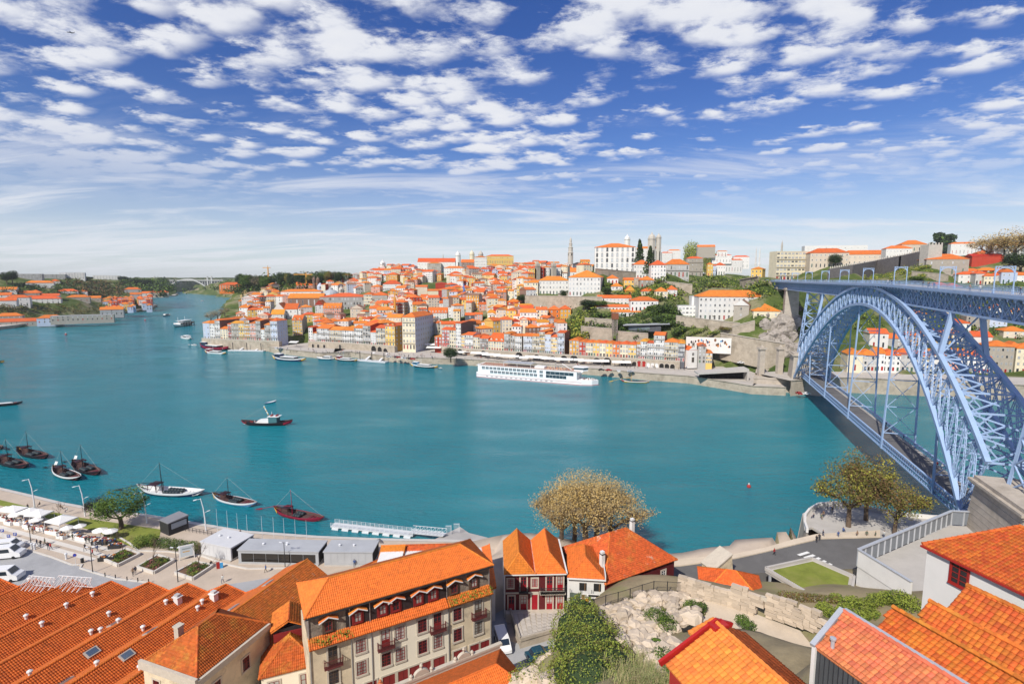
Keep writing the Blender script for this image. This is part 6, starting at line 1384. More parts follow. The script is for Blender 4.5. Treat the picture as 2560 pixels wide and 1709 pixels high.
# ---- ruined stone wall with gate opening
t = thing('ruined_wall','ruined granite wall with square gate opening','wall',(0,0,0)); rs = random.Random(11)
wl = [(1697,1480,15.2),(1760,1501,15.2),(1830,1519,15.3),(1880,1535,15.5)],[(1916,1541,15.6),(1980,1560,16.0),(2042,1580,16.6)]
SBM = [None] * 6
for k in range(6):
 m = MB(); j = lambda: rs.uniform(-.05,.05); m.hexa([(-.5 + j(),-.5 + j(),-.5 + j()),(.5 + j(),-.5 + j(),-.5 + j()),(.5 + j(),.5,-.5),(-.5 + j(),.5,-.5),(-.5 + j(),-.5 + j(),.5 + j()),(.5 + j(),-.5 + j(),.5 + j()),(.5,.5,.5 + j()),(-.5,.5,.5 + j())],ROCK); SBM[k] = m.mesh('stone')
for ln in wl:
 for p,q in zip(ln,ln[1:]):
  A_ = Vector(W3(*p)); B_2 = Vector(W3(*q)); d = B_2 - A_; L_ = Vector((d.x,d.y)).length; ang = math.atan2(d.y,d.x); z = 0; H_ = 3.1 + rs.uniform(-.4,.4)
  m = MB(); m.bar(A_ + Vector((0,0,1.2)),B_2 + Vector((0,0,1.2)),.35,2.4,STONE); m.obj('core',t)
  while z < H_:
   ch = rs.uniform(.42,.62); x = rs.uniform(-.3,0)
   while x < L_:
    sw = rs.uniform(.7,1.7)
    if not (z > H_ - .7 and rs.random() < .3):
     c = A_ + d * ((x + sw / 2) / L_); o = inst('stone',rs.choice(SBM),t,(c.x,c.y,c.z + z + ch / 2),ang,(sw - .03,.62 + rs.uniform(-.06,.06),ch - .03))
    x += sw
   z += ch
m = MB(); c = Vector(W3(1880,1535,15.5)); c2 = Vector(W3(1916,1541,15.6)); m.bar(c + Vector((0,0,2.9)),c2 + Vector((0,0,2.7)),.6,.55,STONEF); m.obj('lintel',t)
# ---- rubble slope
t = thing('rubble_slope','slope of tumbled pale granite blocks below the fence','rubble',(0,0,0)); RKM = []
for k in range(8):
 m = MB(); pts = []; n = 9
 m.lathe([(.34 * rs.uniform(.8,1.2),-.45),(.5 * rs.uniform(.85,1.1),-.1),(.46 * rs.uniform(.85,1.1),.25),(.24,.46)],ROCK,6)
 m.v = [(x * rs.uniform(.8,1.25),y * rs.uniform(.8,1.25),z * rs.uniform(.8,1.2)) for x,y,z in m.v]; RKM.append(m.mesh('stone'))
regs = [[(1500,1528),(1590,1500),(1640,1488),(1700,1490),(1752,1520),(1735,1560),(1700,1580),(1600,1590),(1540,1570)],[(1545,1560),(1640,1570),(1690,1600),(1700,1640),(1720,1668),(1660,1690),(1600,1640),(1555,1610)]]
cnt = 0; tries = 0; stuffm = MB()
while cnt < 620 and tries < 9000:
 tries += 1; px,py = rs.uniform(1500,1755),rs.uniform(1486,1692)
 if not any(inside(rg_,np.array([px]),np.array([py]))[0] for rg_ in regs): continue
 P = TG.hit(px,py,20,120); s = rs.choice([.5,.6,.7,.8,.9,1.1,1.5,2.0]) * rs.uniform(.8,1.1)
 if cnt < 300:
  o = inst('stone',rs.choice(RKM),t,(P.x,P.y,P.z + s * .18),rs.uniform(0,6.28),(s * rs.uniform(.9,1.6),s,s * rs.uniform(.6,.95)))
 else:
  s *= .6; mm = RKM[cnt % 8]; o0 = len(stuffm.v); a = rs.uniform(0,6.28); stuffm.v.extend([(P.x + (v.co.x * math.cos(a) - v.co.y * math.sin(a)) * s,P.y + (v.co.x * math.sin(a) + v.co.y * math.cos(a)) * s,P.z + v.co.z * s * .8 + .1) for v in mm.vertices]); k_ = stuffm.mi(ROCK)
  for f in mm.polygons: stuffm.f.append(tuple(i + o0 for i in f.vertices)); stuffm.m.append(k_)
 cnt += 1
tag(stuffm.obj('small_stones',t),kind='stuff')
for i,(x,y) in enumerate([(1515,1527),(1540,1521),(1560,1514),(1585,1506),(1610,1500),(1640,1492),(1665,1490),(1690,1488),(1715,1492),(1740,1502),(1755,1516),(1500,1534)]):
 P = Vector(W3(x,y,15.6)); inst('stone',RKM[i % 8],t,P,i * .7,(2.0,1.1,1.0))
# ---- shrubs
def shrub(label,P,r,n,size,mats,flat=.7,group=None,name='shrub',seed=1):
 rnd = random.Random(seed); t = thing(name,label,'shrub',P,0,group); m = MB()
 leaves(m,(0,0,r * flat * .6),(r,r * .9,r * flat),n,size,mats,rnd,.45); m.obj('foliage',t)
 m = MB();
 for k in range(4): a = rnd.uniform(0,6.28); m.tube([(0,0,-.3),(math.cos(a) * r * .35,math.sin(a) * r * .35,r * flat * .5),(math.cos(a) * r * .6,math.sin(a) * r * .6,r * flat * .9)],[.05,.035,.015],BARK,5)
 m.obj('stem',t); return t
GR = [LEAF['dark'],LEAF['green'],LEAF['green'],LEAF['lime']]
for i,(x,y,r_,lab) in enumerate([(1640,1555,1.7,'dense green shrub in the middle of the rubble'),(1665,1572,1.6,'green shrub spilling down the rubble beside sandy path'),(1728,1522,1.2,'green shrub near the ruined wall on rubble'),(1752,1524,1.0,'small shrub at rubble edge under ruined wall'),(1655,1655,1.3,'low shrub at the lower end of the rubble'),(1640,1612,.7,'little weed tuft between lower rubble blocks'),(1500,1545,1.1,'shrub tucked between ivy mound and rubble'),(1855,1556,1.0,'shrub clump beside the concrete ramp'),(1872,1572,1.0,'shrub clump at the ramp bend'),(1760,1590,.7,'weed tuft by the small red shed'),(1720,1680,1.2,'dark shrub beside the red barge board'),(1690,1690,1.3,'dark shrub low at the rubble foot')]):
 shrub(lab,TG.hit(x,y,20,120),r_,int(900 * r_),.17,GR,seed=i)
for i,(x,y,r_) in enumerate([(2060,1530,1.3),(2085,1545,1.4),(2110,1530,1.2),(2130,1515,1.3),(2160,1525,1.5),(2190,1512,1.5),(2215,1505,1.4),(2245,1512,1.8),(2270,1520,1.8),(2150,1550,1.4),(2090,1505,1.1),(2180,1545,1.2)]):
 shrub('green bush in the overgrown garden, %s from left' % nth(sorted([2060,2085,2110,2130,2160,2190,2215,2245,2270,2150,2090,2180]).index(x) + 1),TG.hit(x,y,20,120),r_,int(800 * r_),.2,[LEAF['green'],LEAF['lime'],LEAF['lime'],LEAF['dark']],group='bushes of the overgrown garden',seed=40 + i)
t = thing('creeper_hedge','tangled creeper over the low garden wall','hedge',(0,0,0)); m = MB(); rnd = random.Random(4); a = Vector(W3(1955,1492,13.5)); b = Vector(W3(2085,1503,14.2))
m2 = MB(); m2.bar(a - Vector((0,0,.6)),b - Vector((0,0,.6)),.5,2.2,STONE); m2.obj('wall',t)
for i in range(9): c = a + (b - a) * (i / 8); leaves(m,c + Vector((0,-.2,.4)),(1.0,.7,.8),420,.18,[LEAF['green'],LEAF['olive'],LEAF['brown'],LEAF['lime']],rnd,.4)
m.obj('foliage',t)
t = thing('ivy_mound','large rock smothered in yellow-green ivy beside the rubble','ivy mound',(0,0,0)); m = MB(); rk = MB(); rnd = random.Random(9)
for (x,y,Y,r_) in [(1452,1535,66,2.6),(1440,1575,63,3.3),(1478,1590,61,3.4),(1430,1620,60,3.0),(1500,1640,56,3.6),(1455,1650,56,3.6),(1530,1680,52,3.2),(1480,1700,51,3.8),(1425,1690,54,2.6)]:
 c = GD(x,y,Y); leaves(m,c,(r_,r_ * .9,r_ * 1.05),2600,.20,[LEAF['green'],LEAF['lime'],LEAF['lime'],LEAF['olive'],LEAF['lime'],LEAF['green']],rnd,.82)
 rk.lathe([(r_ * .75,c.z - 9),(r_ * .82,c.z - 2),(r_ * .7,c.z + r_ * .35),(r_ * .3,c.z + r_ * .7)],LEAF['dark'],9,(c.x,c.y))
tag(m.obj('ivy',t),kind='stuff'); rk.obj('rock',t)
t = thing('rock_outcrop','pale rock outcrop with weeds left of ivy mound','rock',(0,0,0)); rk = MB(); m = MB()
for (x,y,Y,r_) in [(1400,1640,60,2.0),(1365,1660,58,1.8),(1330,1685,56,1.8),(1390,1700,54,2.4),(1300,1700,56,1.4)]:
 c = GD(x,y,Y); k0 = len(rk.v); rk.lathe([(r_ * 1.2,c.z - 8),(r_ * 1.05,c.z - 1),(r_ * .8,c.z + .2),(r_ * .4,c.z + .6)],ROCK,8,(c.x,c.y)); rk.v[k0:] = [(a + rnd.uniform(-.35,.35),b + rnd.uniform(-.35,.35),z + rnd.uniform(-.3,.3)) for a,b,z in rk.v[k0:]]
 leaves(m,c + Vector((-.3,.2,.2)),(r_ * .9,r_ * .9,r_ * .6),420,.17,[LEAF['green'],LEAF['lime'],LEAF['yellow']],rnd,.5)
rk.obj('rock',t); m.obj('weeds',t)
m = MB(); rnd = random.Random(12); GB = [mat('grass_straw',(.42,.36,.18),.9,.2),mat('grass_pale_green',(.26,.30,.10),.9,.2)]
for i in range(5200):
 px,py = rnd.uniform(1545,1715),rnd.uniform(1632,1725)
 if py < 1632 + (1 if px < 1600 else 25) : continue
 P = TG.hit(px,py,20,90) if i % 40 == 0 else Vector((P.x + rnd.uniform(-.35,.35),P.y + rnd.uniform(-.35,.35),P.z)); a = rnd.uniform(0,6.28); h = rnd.uniform(.5,1.3); d = Vector((math.cos(a),math.sin(a),0)); s = Vector((-d.y,d.x,0)) * .02
 m.poly([P - s,P + s,P + d * h * .25 + Vector((0,0,h * .7)) + s * .7,P + d * h * .25 + Vector((0,0,h * .7)) - s * .7],GB[i % 2]); m.poly([P + d * h * .25 + Vector((0,0,h * .7)) - s * .7,P + d * h * .25 + Vector((0,0,h * .7)) + s * .7,P + d * h * .7 + Vector((0,0,h * .8))],GB[i % 2])
tag(m.obj('tall_grass'),'tall straw coloured grass at the bottom of the slope',kind='stuff')
# ---- courtyard before the crimson house, lane, van, parked car
t = thing('courtyard','raised courtyard of pale paving slabs before the crimson house','courtyard',(0,0,0)); cq = [Vector(W3(x,y,8.0)) for x,y in [(1300,1600),(1398,1572),(1416,1520),(1276,1524)]]
m = MB(); m.prism([(p.x,p.y) for p in cq],4.5,7.98,STONE);
for p,q in ((cq[3],cq[0]),(cq[0],cq[1])): m.bar((p.x,p.y,8.15),(q.x,q.y,8.15),.35,.5,STONE)
m.obj('retaining_wall',t); n = 9; PS = mat('paving_slab',(.50,.45,.39),.9,.12,1.0,orand=.12); sm_ = MB(); sm_.box(-.5,-.5,-.03,.5,.5,.03,PS); sme = sm_.mesh('slab')
for i in range(n):
 for j in range(8):
  u,v = (i + .5) / n,(j + .5) / 8; a = cq[0].lerp(cq[1],u); b = cq[3].lerp(cq[2],u); c = a.lerp(b,v); w_ = (cq[1] - cq[0]).length / n; h_ = (cq[3] - cq[0]).length / 8
  inst('slab',sme,t,(c.x,c.y,8.01),math.atan2(cq[1].y - cq[0].y,cq[1].x - cq[0].x) * (1 - v),(w_ * .95,h_ * .95,1))
sheet('lane',[(1215,1545),(1262,1520),(1272,1600),(1310,1612),(1405,1578),(1420,1620),(1330,1725),(1150,1725)],6.6,PARK,'cobbled lane beside the tenement',.0)
TYRE = mat('tyre',(.015,.015,.016),.8); CARW = mat('car_paint_white',(.78,.78,.77),.25,.03,spec=.6); CGL = mat('car_glass',(.02,.03,.04),.05,spec=.8); LAMP = mat('lamp_lens',(.7,.7,.68),.1)
def vehicle(label,P,rz,L,W_,Hh,paint,cat='car',van=False,name='parked_car',group=None):
 t = thing(name,label,cat,P,rz,group); m = MB(); a = W_ / 2
 if van: prof = [(-L / 2,.35),(-L / 2,Hh * .95),(-L / 2 + .3,Hh),(L * .22,Hh),(L * .36,Hh * .60),(L / 2 - .1,Hh * .48),(L / 2,Hh * .36),(L / 2,.35)]
 else: prof = [(-L / 2,.4),(-L / 2 + .05,Hh * .62),(-L * .36,Hh * .66),(-L * .22,Hh),(L * .10,Hh),(L * .26,Hh * .66),(L / 2 - .15,Hh * .56),(L / 2,.4)]
 n = len(prof)
 def side(s,k): return [(x,s * (a - (.10 if z > Hh * .65 else 0)) ,z) for x,z in prof]
 lft,rgt = side(1,0),side(-1,0); m.poly(lft[::-1],paint); m.poly(rgt,paint)
 for i in range(n): j = (i + 1) % n; m.poly([lft[i],lft[j],rgt[j],rgt[i]],paint)
 m.obj('body',t); m = MB(); k = 3 if van else 4; p,q = prof[k],prof[k + 1]; e = .02
 m.poly([(lerp(p[0],q[0],.08) + e,a * .78,lerp(p[1],q[1],.08) + e),(lerp(p[0],q[0],.08) + e,-a * .78,lerp(p[1],q[1],.08) + e),(lerp(p[0],q[0],.92) + e,-a * .84,lerp(p[1],q[1],.92) + e),(lerp(p[0],q[0],.92) + e,a * .84,lerp(p[1],q[1],.92) + e)],CGL); m.obj('windscreen',t)
 for s in (-1,1):
  m = MB(); z0,z1 = (Hh * .58,Hh * .88) if van else (Hh * .68,Hh * .93); y = s * (a - .05 + .0); x0,x1 = (-L * .4,L * .22) if van else (-L * .22,L * .14)
  m.poly([(x0,s * (a + .006) if not van else s * (a + .006),z0),(x1,s * (a + .006),z0),(x1 - .2,s * (a + .006 - (.0)),z1),(x0 + (.0 if van else .25),s * (a + .006),z1)],CGL); m.obj('side_window',t)
  for x in (-L * .31,L * .31):
   m = MB(); m.lathe([(.12,-.11),(.33,-.10),(.33,.10),(.12,.11)],TYRE,14); o = m.obj('wheel',t,(x,s * (a - .08),.33)); o.rotation_euler = (R(90),0,0)
  m = MB(); m.box(L / 2 - .04,s * a * .72 - .16,Hh * .34,L / 2 + .02,s * a * .72 + .16,Hh * .34 + .18,LAMP); m.obj('headlight',t)
 m = MB(); m.poly([(-L / 2 - .006,a * .75,Hh * .66),(-L / 2 - .006,-a * .75,Hh * .66),(-L / 2 - .006 ,-a * .72,Hh * .9),(-L / 2 - .006,a * .72,Hh * .9)] if van else [(-L * .36 - .01,a * .8,Hh * .68),(-L * .36 - .01,-a * .8,Hh * .68),(-L * .23 - .02,-a * .75,Hh * .96),(-L * .23 - .02,a * .75,Hh * .96)],CGL); m.obj('rear_window',t)
 return t
P = G(1256,1612,6.62); vehicle('white delivery van parked in the lane beside tenement',P,R(-76),4.9,1.9,1.95,CARW,'van',True,'parked_van')
P = G(1348,1642,6.62); vehicle('dark teal car half hidden below the courtyard wall',P,R(20),4.2,1.75,1.45,mat('car_paint_teal',(.01,.06,.09),.2,spec=.6))
# ================================================================== people
def ramp_mat(name,cols,rough=.8):
 m = bpy.data.materials.new(name); m.use_nodes = True; t = m.node_tree; n = t.nodes; l = t.links.new; b = n['Principled BSDF']; b.inputs['Roughness'].default_value = rough
 oi = n.new('ShaderNodeObjectInfo'); r = n.new('ShaderNodeValToRGB'); r.color_ramp.interpolation = 'CONSTANT'; l(oi.outputs['Random'],r.inputs[0]); e = r.color_ramp.elements
 e[0].color = (*cols[0],1); e[1].position = 1 / len(cols); e[1].color = (*cols[1],1)
 for i,c in enumerate(cols[2:],2): x = e.new(i / len(cols)); x.color = (*c,1)
 l(r.outputs[0],b.inputs['Base Color']); return m
SKIN = mat('skin',(.48,.27,.18),.6); HAIR = mat('hair',(.04,.025,.015),.7); SHIRT = ramp_mat('jacket',[(.02,.025,.05),(.35,.02,.02),(.03,.03,.03),(.5,.5,.48),(.05,.10,.25),(.10,.12,.08),(.25,.16,.10),(.02,.02,.025)])
TROU = ramp_mat('trousers',[(.03,.045,.10),(.02,.02,.02),(.08,.10,.16),(.16,.12,.08),(.03,.03,.04)])
def person_mesh(pose):
 J = dict(pelvis=(0,0,.95),chest=(0,0,1.38),neck=(0,0,1.52),head=(0,-.01,1.64),crown=(0,0,1.74),hl=(-.1,0,.9),hr=(.1,0,.9),kl=(-.1,-.02,.5),kr=(.1,-.02,.5),fl=(-.1,.02,.08),fr=(.1,.02,.08),tl=(-.1,-.14,.04),tr=(.1,-.14,.04),
             sl=(-.19,0,1.42),sr=(.19,0,1.42),el=(-.25,.03,1.14),er=(.25,.03,1.14),wl=(-.25,-.06,.88),wr=(.25,-.06,.88),hdl=(-.25,-.09,.78),hdr=(.25,-.09,.78))
 if pose == 'walk': J.update(kl=(-.1,-.2,.52),fl=(-.1,-.24,.09),tl=(-.1,-.40,.08),kr=(.1,.04,.5),fr=(.1,.28,.12),tr=(.1,.16,.05),el=(-.25,.14,1.16),wl=(-.24,.12,.92),hdl=(-.24,.1,.82),er=(.25,-.08,1.16),wr=(.24,-.26,.98),hdr=(.24,-.32,.92))
 if pose == 'sit': J.update(pelvis=(0,0,.5),chest=(0,.02,.93),neck=(0,0,1.07),head=(0,-.03,1.19),crown=(0,-.02,1.29),hl=(-.1,0,.48),hr=(.1,0,.48),kl=(-.12,-.42,.5),kr=(.12,-.42,.5),fl=(-.12,-.42,.1),fr=(.12,-.42,.1),tl=(-.12,-.58,.05),tr=(.12,-.58,.05),sl=(-.19,.02,.97),sr=(.19,.02,.97),el=(-.25,-.06,.72),er=(.25,-.06,.72),wl=(-.16,-.3,.6),wr=(.16,-.3,.6),hdl=(-.12,-.38,.57),hdr=(.12,-.38,.57))
 rad = dict(pelvis=.15,chest=.17,neck=.06,head=.11,crown=.08,hl=.09,hr=.09,kl=.06,kr=.06,fl=.045,fr=.045,tl=.04,tr=.04,sl=.07,sr=.07,el=.05,er=.05,wl=.035,wr=.035,hdl=.04,hdr=.04)
 E_ = [('pelvis','chest'),('chest','neck'),('neck','head'),('head','crown'),('pelvis','hl'),('pelvis','hr'),('hl','kl'),('hr','kr'),('kl','fl'),('kr','fr'),('fl','tl'),('fr','tr'),('chest','sl'),('chest','sr'),('sl','el'),('sr','er'),('el','wl'),('er','wr'),('wl','hdl'),('wr','hdr')]
 ks = list(J); me = bpy.data.meshes.new('p'); me.from_pydata([J[k] for k in ks],[(ks.index(a),ks.index(b)) for a,b in E_],[]); ob = bpy.data.objects.new('p',me); COL.objects.link(ob)
 ob.modifiers.new('s','SKIN');
 for i,k in enumerate(ks): me.skin_vertices[0].data[i].radius = (rad[k],rad[k]); me.skin_vertices[0].data[i].use_root = (k == 'pelvis')
 ob.modifiers.new('u','SUBSURF').levels = 1; dg = bpy.context.evaluated_depsgraph_get(); out = bpy.data.meshes.new_from_object(ob.evaluated_get(dg)); bpy.data.objects.remove(ob); bpy.data.meshes.remove(me)
 out.materials.clear(); [out.materials.append(x) for x in (SHIRT,TROU,SKIN,HAIR)]; top = J['neck'][2]; hip = J['pelvis'][2]
 for p in out.polygons:
  c = p.center; d = min((Vector(J['hdl']) - c).length,(Vector(J['hdr']) - c).length)
  p.material_index = 3 if (c.z > top + .17 or (c.z > top + .06 and c.y > .03)) else 2 if c.z > top or d < .09 else 0 if (c.z > hip - .04 and not (pose == 'sit' and c.y < -.2 and c.z < .56)) else 1
  p.use_smooth = True
 out.name = 'person'; return out
PM = {k: person_mesh(k) for k in ('stand','walk','sit')}
def person(label,P,rz,pose='walk',group=None,s=1.0): return tag(inst('person',PM[pose],None,P,rz,s * .98),label,'person',group)
rp = random.Random(5)
Zp = 5.03
for i,(x,y,lab,pose) in enumerate([(18,1306,'person in dark clothes standing by the leftmost market canopy','stand'),(30,1305,'person browsing beside a white stall table','stand'),(73,1327,'person in dark jacket, left of a small group on the striped paving','walk'),(80,1322,'person behind the small group on the paving','stand'),(82,1335,'person with blue bag in the small group','walk'),(88,1331,'person at right of the small group','walk'),(112,1332,'person in red top walking beside one in blue','walk'),(119,1331,'person in blue walking on the paving stripe','walk'),(93,1364,'person in dark coat near the white bollards','walk'),(102,1367,'person in brown coat near the white bollards','walk'),(113,1362,'person in red jacket on the plaza','walk'),(121,1372,'person in pale top, left of a pair','walk'),(127,1374,'person in dark top, right of a pair','walk'),(182,1350,'person bending at a stall with dark goods','walk'),(215,1358,'person in blue beside striped paving end','stand'),(222,1358,'person carrying an orange bag','walk'),(213,1376,'person in red top next to the lamp post','walk'),(238,1369,'person in white top walking','walk'),(244,1379,'person in black coat walking','walk'),(232,1389,'person in dark jacket and jeans near paving end','walk'),(258,1362,'person with red cap at the dark stall','stand'),(264,1363,'person in pink top at the dark stall','stand'),(155,1334,'person standing at gazebo stall','stand'),
   (333,1438,'person in black, left of the pair by planters','walk'),(339,1434,'person in grey coat, right of the pair by planters','walk'),(528,1414,'person sitting on the planter wall end','sit'),(557,1456,'person in black crossing the plaza by the warehouse','walk'),(665,1430,'person walking before the long grey pavilion','walk'),(593,1345,'person leaning on the river railing','stand'),(601,1340,'person in white top at the river railing','walk'),(70,1274,'person standing on the lawn path','stand'),(100,1264,'person sitting on the embankment near lamp','sit'),(152,1272,'person sitting alone on the embankment','sit'),(168,1278,'person lying back on the embankment grass','sit'),(886,1416,'person beside the last pavilion','walk')]):
 z = Zp if y > 1300 or x > 400 else 5.05; person(lab,G(x,y,z),rp.uniform(0,6.28),pose)
for i,(x,y,lab,pose) in enumerate([(2069,1272,'person in white at the lookout parapet','stand'),(2076,1280,'person in black, first of the trio at lookout','stand'),(2080,1282,'person in black, second of the trio at lookout','stand'),(2034,1295,'person sitting low against the lookout parapet','sit'),(2053,1296,'person crouched on the lookout paving','sit'),(2058,1293,'person in dark coat beside crouched one','stand'),(2041,1356,'person at the corner railing','stand'),(2048,1352,'person in dark coat on the corner pavement','stand'),(2057,1342,'person with backpack on the pavement','walk'),(1935,1388,'person in white shirt on the quay pavement','walk'),(2095,1345,'person in black crossing by the trees','walk'),(2108,1330,'person sitting on the low white wall','sit'),(2142,1344,'person in blue jacket walking under trees','walk'),(2166,1344,'person pushing a pram','walk'),(2188,1346,'person in orange pulling a red suitcase','walk'),(2209,1344,'person by the blue flag','stand')]):
 z = 9.66 if y < 1340 else 9.6 if x > 2020 else 8.6; person(lab,G(x,y,z),rp.uniform(0,6.28),pose)
for i,(s,tt,lab) in enumerate([(70,3.3,'person walking on the lower deck near the middle hanger'),(54,3.4,'person on the lower deck footway past third hanger'),(26,3.3,'person with bags, left of a pair on lower deck'),(27.5,2.8,'person with bags, right of a pair on lower deck'),(98,3.4,'person far along the lower deck footway')]): person(lab,Bp(s,tt,ZL + .12),rp.uniform(0,6.28))
for i,s in enumerate([-14,2,4,24,26,27,31,50,57,58,60,76,95,120,128,140,150,160,175,190,205,220,240]): person('person on the upper deck of the iron bridge',Bp(s,-3.2 + rp.uniform(-.5,.6),zdeck(s)),rp.uniform(0,6.28),rp.choice(['walk','stand']),'people on the upper deck')
# ================================================================== trees
def branch(m,p,d,L,r,depth,rnd,tips,spread=.5,upb=.25):
 q = p + d * L; m.tube([p,p + d * L * .5 + Vector((rnd.uniform(-1,1),rnd.uniform(-1,1),0)) * L * .05,q],[r,r * .82,r * .62],BARK,6 if r > .06 else 4,False)
 if depth == 0: tips.append(q); return
 for k in range(rnd.choice([2,3,3])):
  nd = (d + Vector((rnd.gauss(0,spread),rnd.gauss(0,spread),rnd.gauss(0,spread * .6) + upb))).normalized(); branch(m,p + d * L * rnd.uniform(.7,1.0),nd,L * rnd.uniform(.62,.82),r * .6,depth - 1,rnd,tips,spread,upb)
 if depth <= 2: tips.append(q)
TREEM = {}
def tree_parts(kind,seed):
 key = (kind,seed)
 if key in TREEM: return TREEM[key]
 rnd = random.Random(seed * 77 + 5); tr = MB(); cr = MB(); tips = []
 K = dict(round=([LEAF['dark'],LEAF['green'],LEAF['green'],LEAF['lime']],1.0),dark=([LEAF['dark'],LEAF['dark'],LEAF['green']],1.0),olive=([LEAF['olive'],LEAF['brown'],LEAF['olive'],LEAF['yellow'],LEAF['green']],1.0),bare=([LEAF['ochre'],LEAF['tan'],LEAF['ochre'],LEAF['brown']],1.0),grey=([LEAF['grey'],LEAF['tan']],1.0),spring=([LEAF['yellow'],LEAF['lime'],LEAF['olive']],1.0),purple=([LEAF['purple'],LEAF['dark']],1.0))[kind if kind not in ('cypress','cedar','twig') else {'cypress': 'dark','cedar': 'dark','twig': 'bare'}[kind]][0]
 # unit tree: about 1 high and 0.8 wide
 if kind == 'cypress':
  tr.tube([(0,0,-.05),(0,0,.9)],[.03,.008],BARK,6)
  for k in range(16): z = .08 + .9 * k / 16; r_ = .36 * (1 - (z)**1.2) + .03; leaves(cr,(rnd.uniform(-.02,.02),rnd.uniform(-.02,.02),z),(r_,r_,.08),80,.07,K,rnd,.4)
 elif kind == 'cedar':
  tr.tube([(0,0,-.05),(0,0,.9)],[.045,.01],BARK,7)
  for k in range(22): z = .22 + .74 * k / 22; a = k * 2.4; r_ = .42 * (1 - .62 * (z - .22)); c = (math.cos(a) * r_ * .55,math.sin(a) * r_ * .55,z); tr.tube([(0,0,z - .03),c],[.012,.005],BARK,4); leaves(cr,c,(r_ * .6,r_ * .6,.06),150,.06,K,rnd,.2)
 elif kind == 'twig':
  branch(tr,Vector((0,0,-.05)),Vector((0,0,1)),.38,.022,4,rnd,tips,.5,.15)
  for p in tips[:60]:
   for k in range(2): d = Vector((rnd.gauss(0,1),rnd.gauss(0,1),rnd.uniform(0,1))).normalized(); tr.tube([p,p + d * .09],[.003,.001],BARK,3,False)
  leaves(cr,(0,0,.75),(.28,.28,.2),60,.02,K,rnd,.2)
 else:
  nb = 4 if kind != 'bare' else 5
  tr.tube([(0,0,-.05),(.01,0,.15),(0,.01,.32)],[.042,.034,.028],BARK,8)
  for k in range(nb): a = k * 6.28 / nb + rnd.uniform(-.4,.4); branch(tr,Vector((0,0,.27)),Vector((math.cos(a) * .75,math.sin(a) * .75,.75)).normalized(),.24,.018,3 if kind in ('bare','olive') else 2,rnd,tips,.45,.2)
  if kind in ('bare','grey'):
   for p in tips:
    for k in range(3): d = Vector((rnd.gauss(0,1),rnd.gauss(0,1),rnd.gauss(.3,.8))).normalized(); tr.tube([p,p + d * .10],[.0028,.001],BARK,3,False)
    leaves(cr,p,(.10,.10,.085),34,.014,K,rnd,.05)
   leaves(cr,(0,0,.64),(.46,.46,.38),5200 if seed < 10 else 1500,.015 if seed < 10 else .032,K,rnd,.25)
  else:
   sz = .032 if kind != 'olive' else .028
   if seed > 10: sz *= 1.5
   for p in tips: leaves(cr,p,(.12,.12,.09),30,sz,K,rnd,.2)
   for k in range(14): a = k * 2.4; leaves(cr,(math.cos(a) * .24,math.sin(a) * .24,.42 + .035 * k),(.21,.21,.16),260,sz * .9,K,rnd,.3)
 TREEM[key] = (tr.mesh('trunk'),cr.mesh('crown')); return TREEM[key]
def tree(label,P,h,w_,kind='round',seed=1,group=None,name=None,rz=None):
 a,b = tree_parts(kind,seed); t = thing(name or {'cypress': 'cypress_tree','cedar': 'cedar_tree','bare': 'budding_tree','twig': 'bare_tree','grey': 'bare_tree'}.get(kind,'leafy_tree'),label,'tree',P,rz if rz is not None else seed * 1.3,group)
 s = (w_ / .8,w_ / .8,h); inst('trunk',a,t,sc=s); inst('crown',b,t,sc=s); return t
for i,(x,y,h,w_,k,lab) in enumerate([(1463,1368,17.5,15,'bare','large budding ochre tree at the waterside, middle of the clump'),(1405,1368,15,13,'bare','budding ochre tree at the left of waterside clump'),(1525,1368,15.5,14,'bare','budding ochre tree at the right of waterside clump'),(1490,1360,17,13,'bare','budding ochre tree at the back of waterside clump'),(1435,1362,17.5,12,'bare','tall budding ochre tree second from left in waterside clump')]): tree(lab,G(x,y,4.5),h,w_,k,i + 1,name='budding_tree')
tree('olive brown tree on the lookout terrace',G(2121,1316,9.6),15.5,11.5,'olive',1); tree('taller olive brown tree behind the lookout tree',G(2165,1300,9.6),16,10,'olive',2); tree('yellow-green tree on the right of the lookout',G(2236,1335,9.6),12.5,9,'olive',3)
tree('bright green tree on the riverside lawn',G(303,1322,5),9.5,11,'round',1); tree('small dark purple tree by the embankment',G(238,1292,5),5.0,4.6,'purple',1)
tree('bare small tree in the left planter',G(308,1386,5.3),6.0,3.5,'twig',1); tree('bare small tree in the middle planter',G(384,1412,5.3),6.0,3.5,'twig',2); tree('bare small tree in the right planter',G(498,1418,5.3),6.2,3.6,'twig',3)
tree('thin bare sapling on the lawn',G(149,1294,5),4.5,2.2,'twig',4)
# hedge and bushes
t = thing('hedge','clipped green hedge along the plaza edge','hedge',(0,0,0)); m = MB(); rnd = random.Random(3); a = G(372,1368,5); b = G(478,1384,5)
for i in range(9): c = a + (b - a) * (i / 8); leaves(m,c + Vector((0,1.0,1.0)),(1.3,1.8,1.1),520,.2,GR,rnd,.55)
m.obj('foliage',t)
for lab,x,y in (('round bush left of the hedge',352,1366),('round bush at the hedge beginning',374,1362),('round bush at the hedge end by white pavilion',484,1382)): shrub(lab,G(x,y,5),1.7,1100,.2,GR,1.0,seed=int(x))
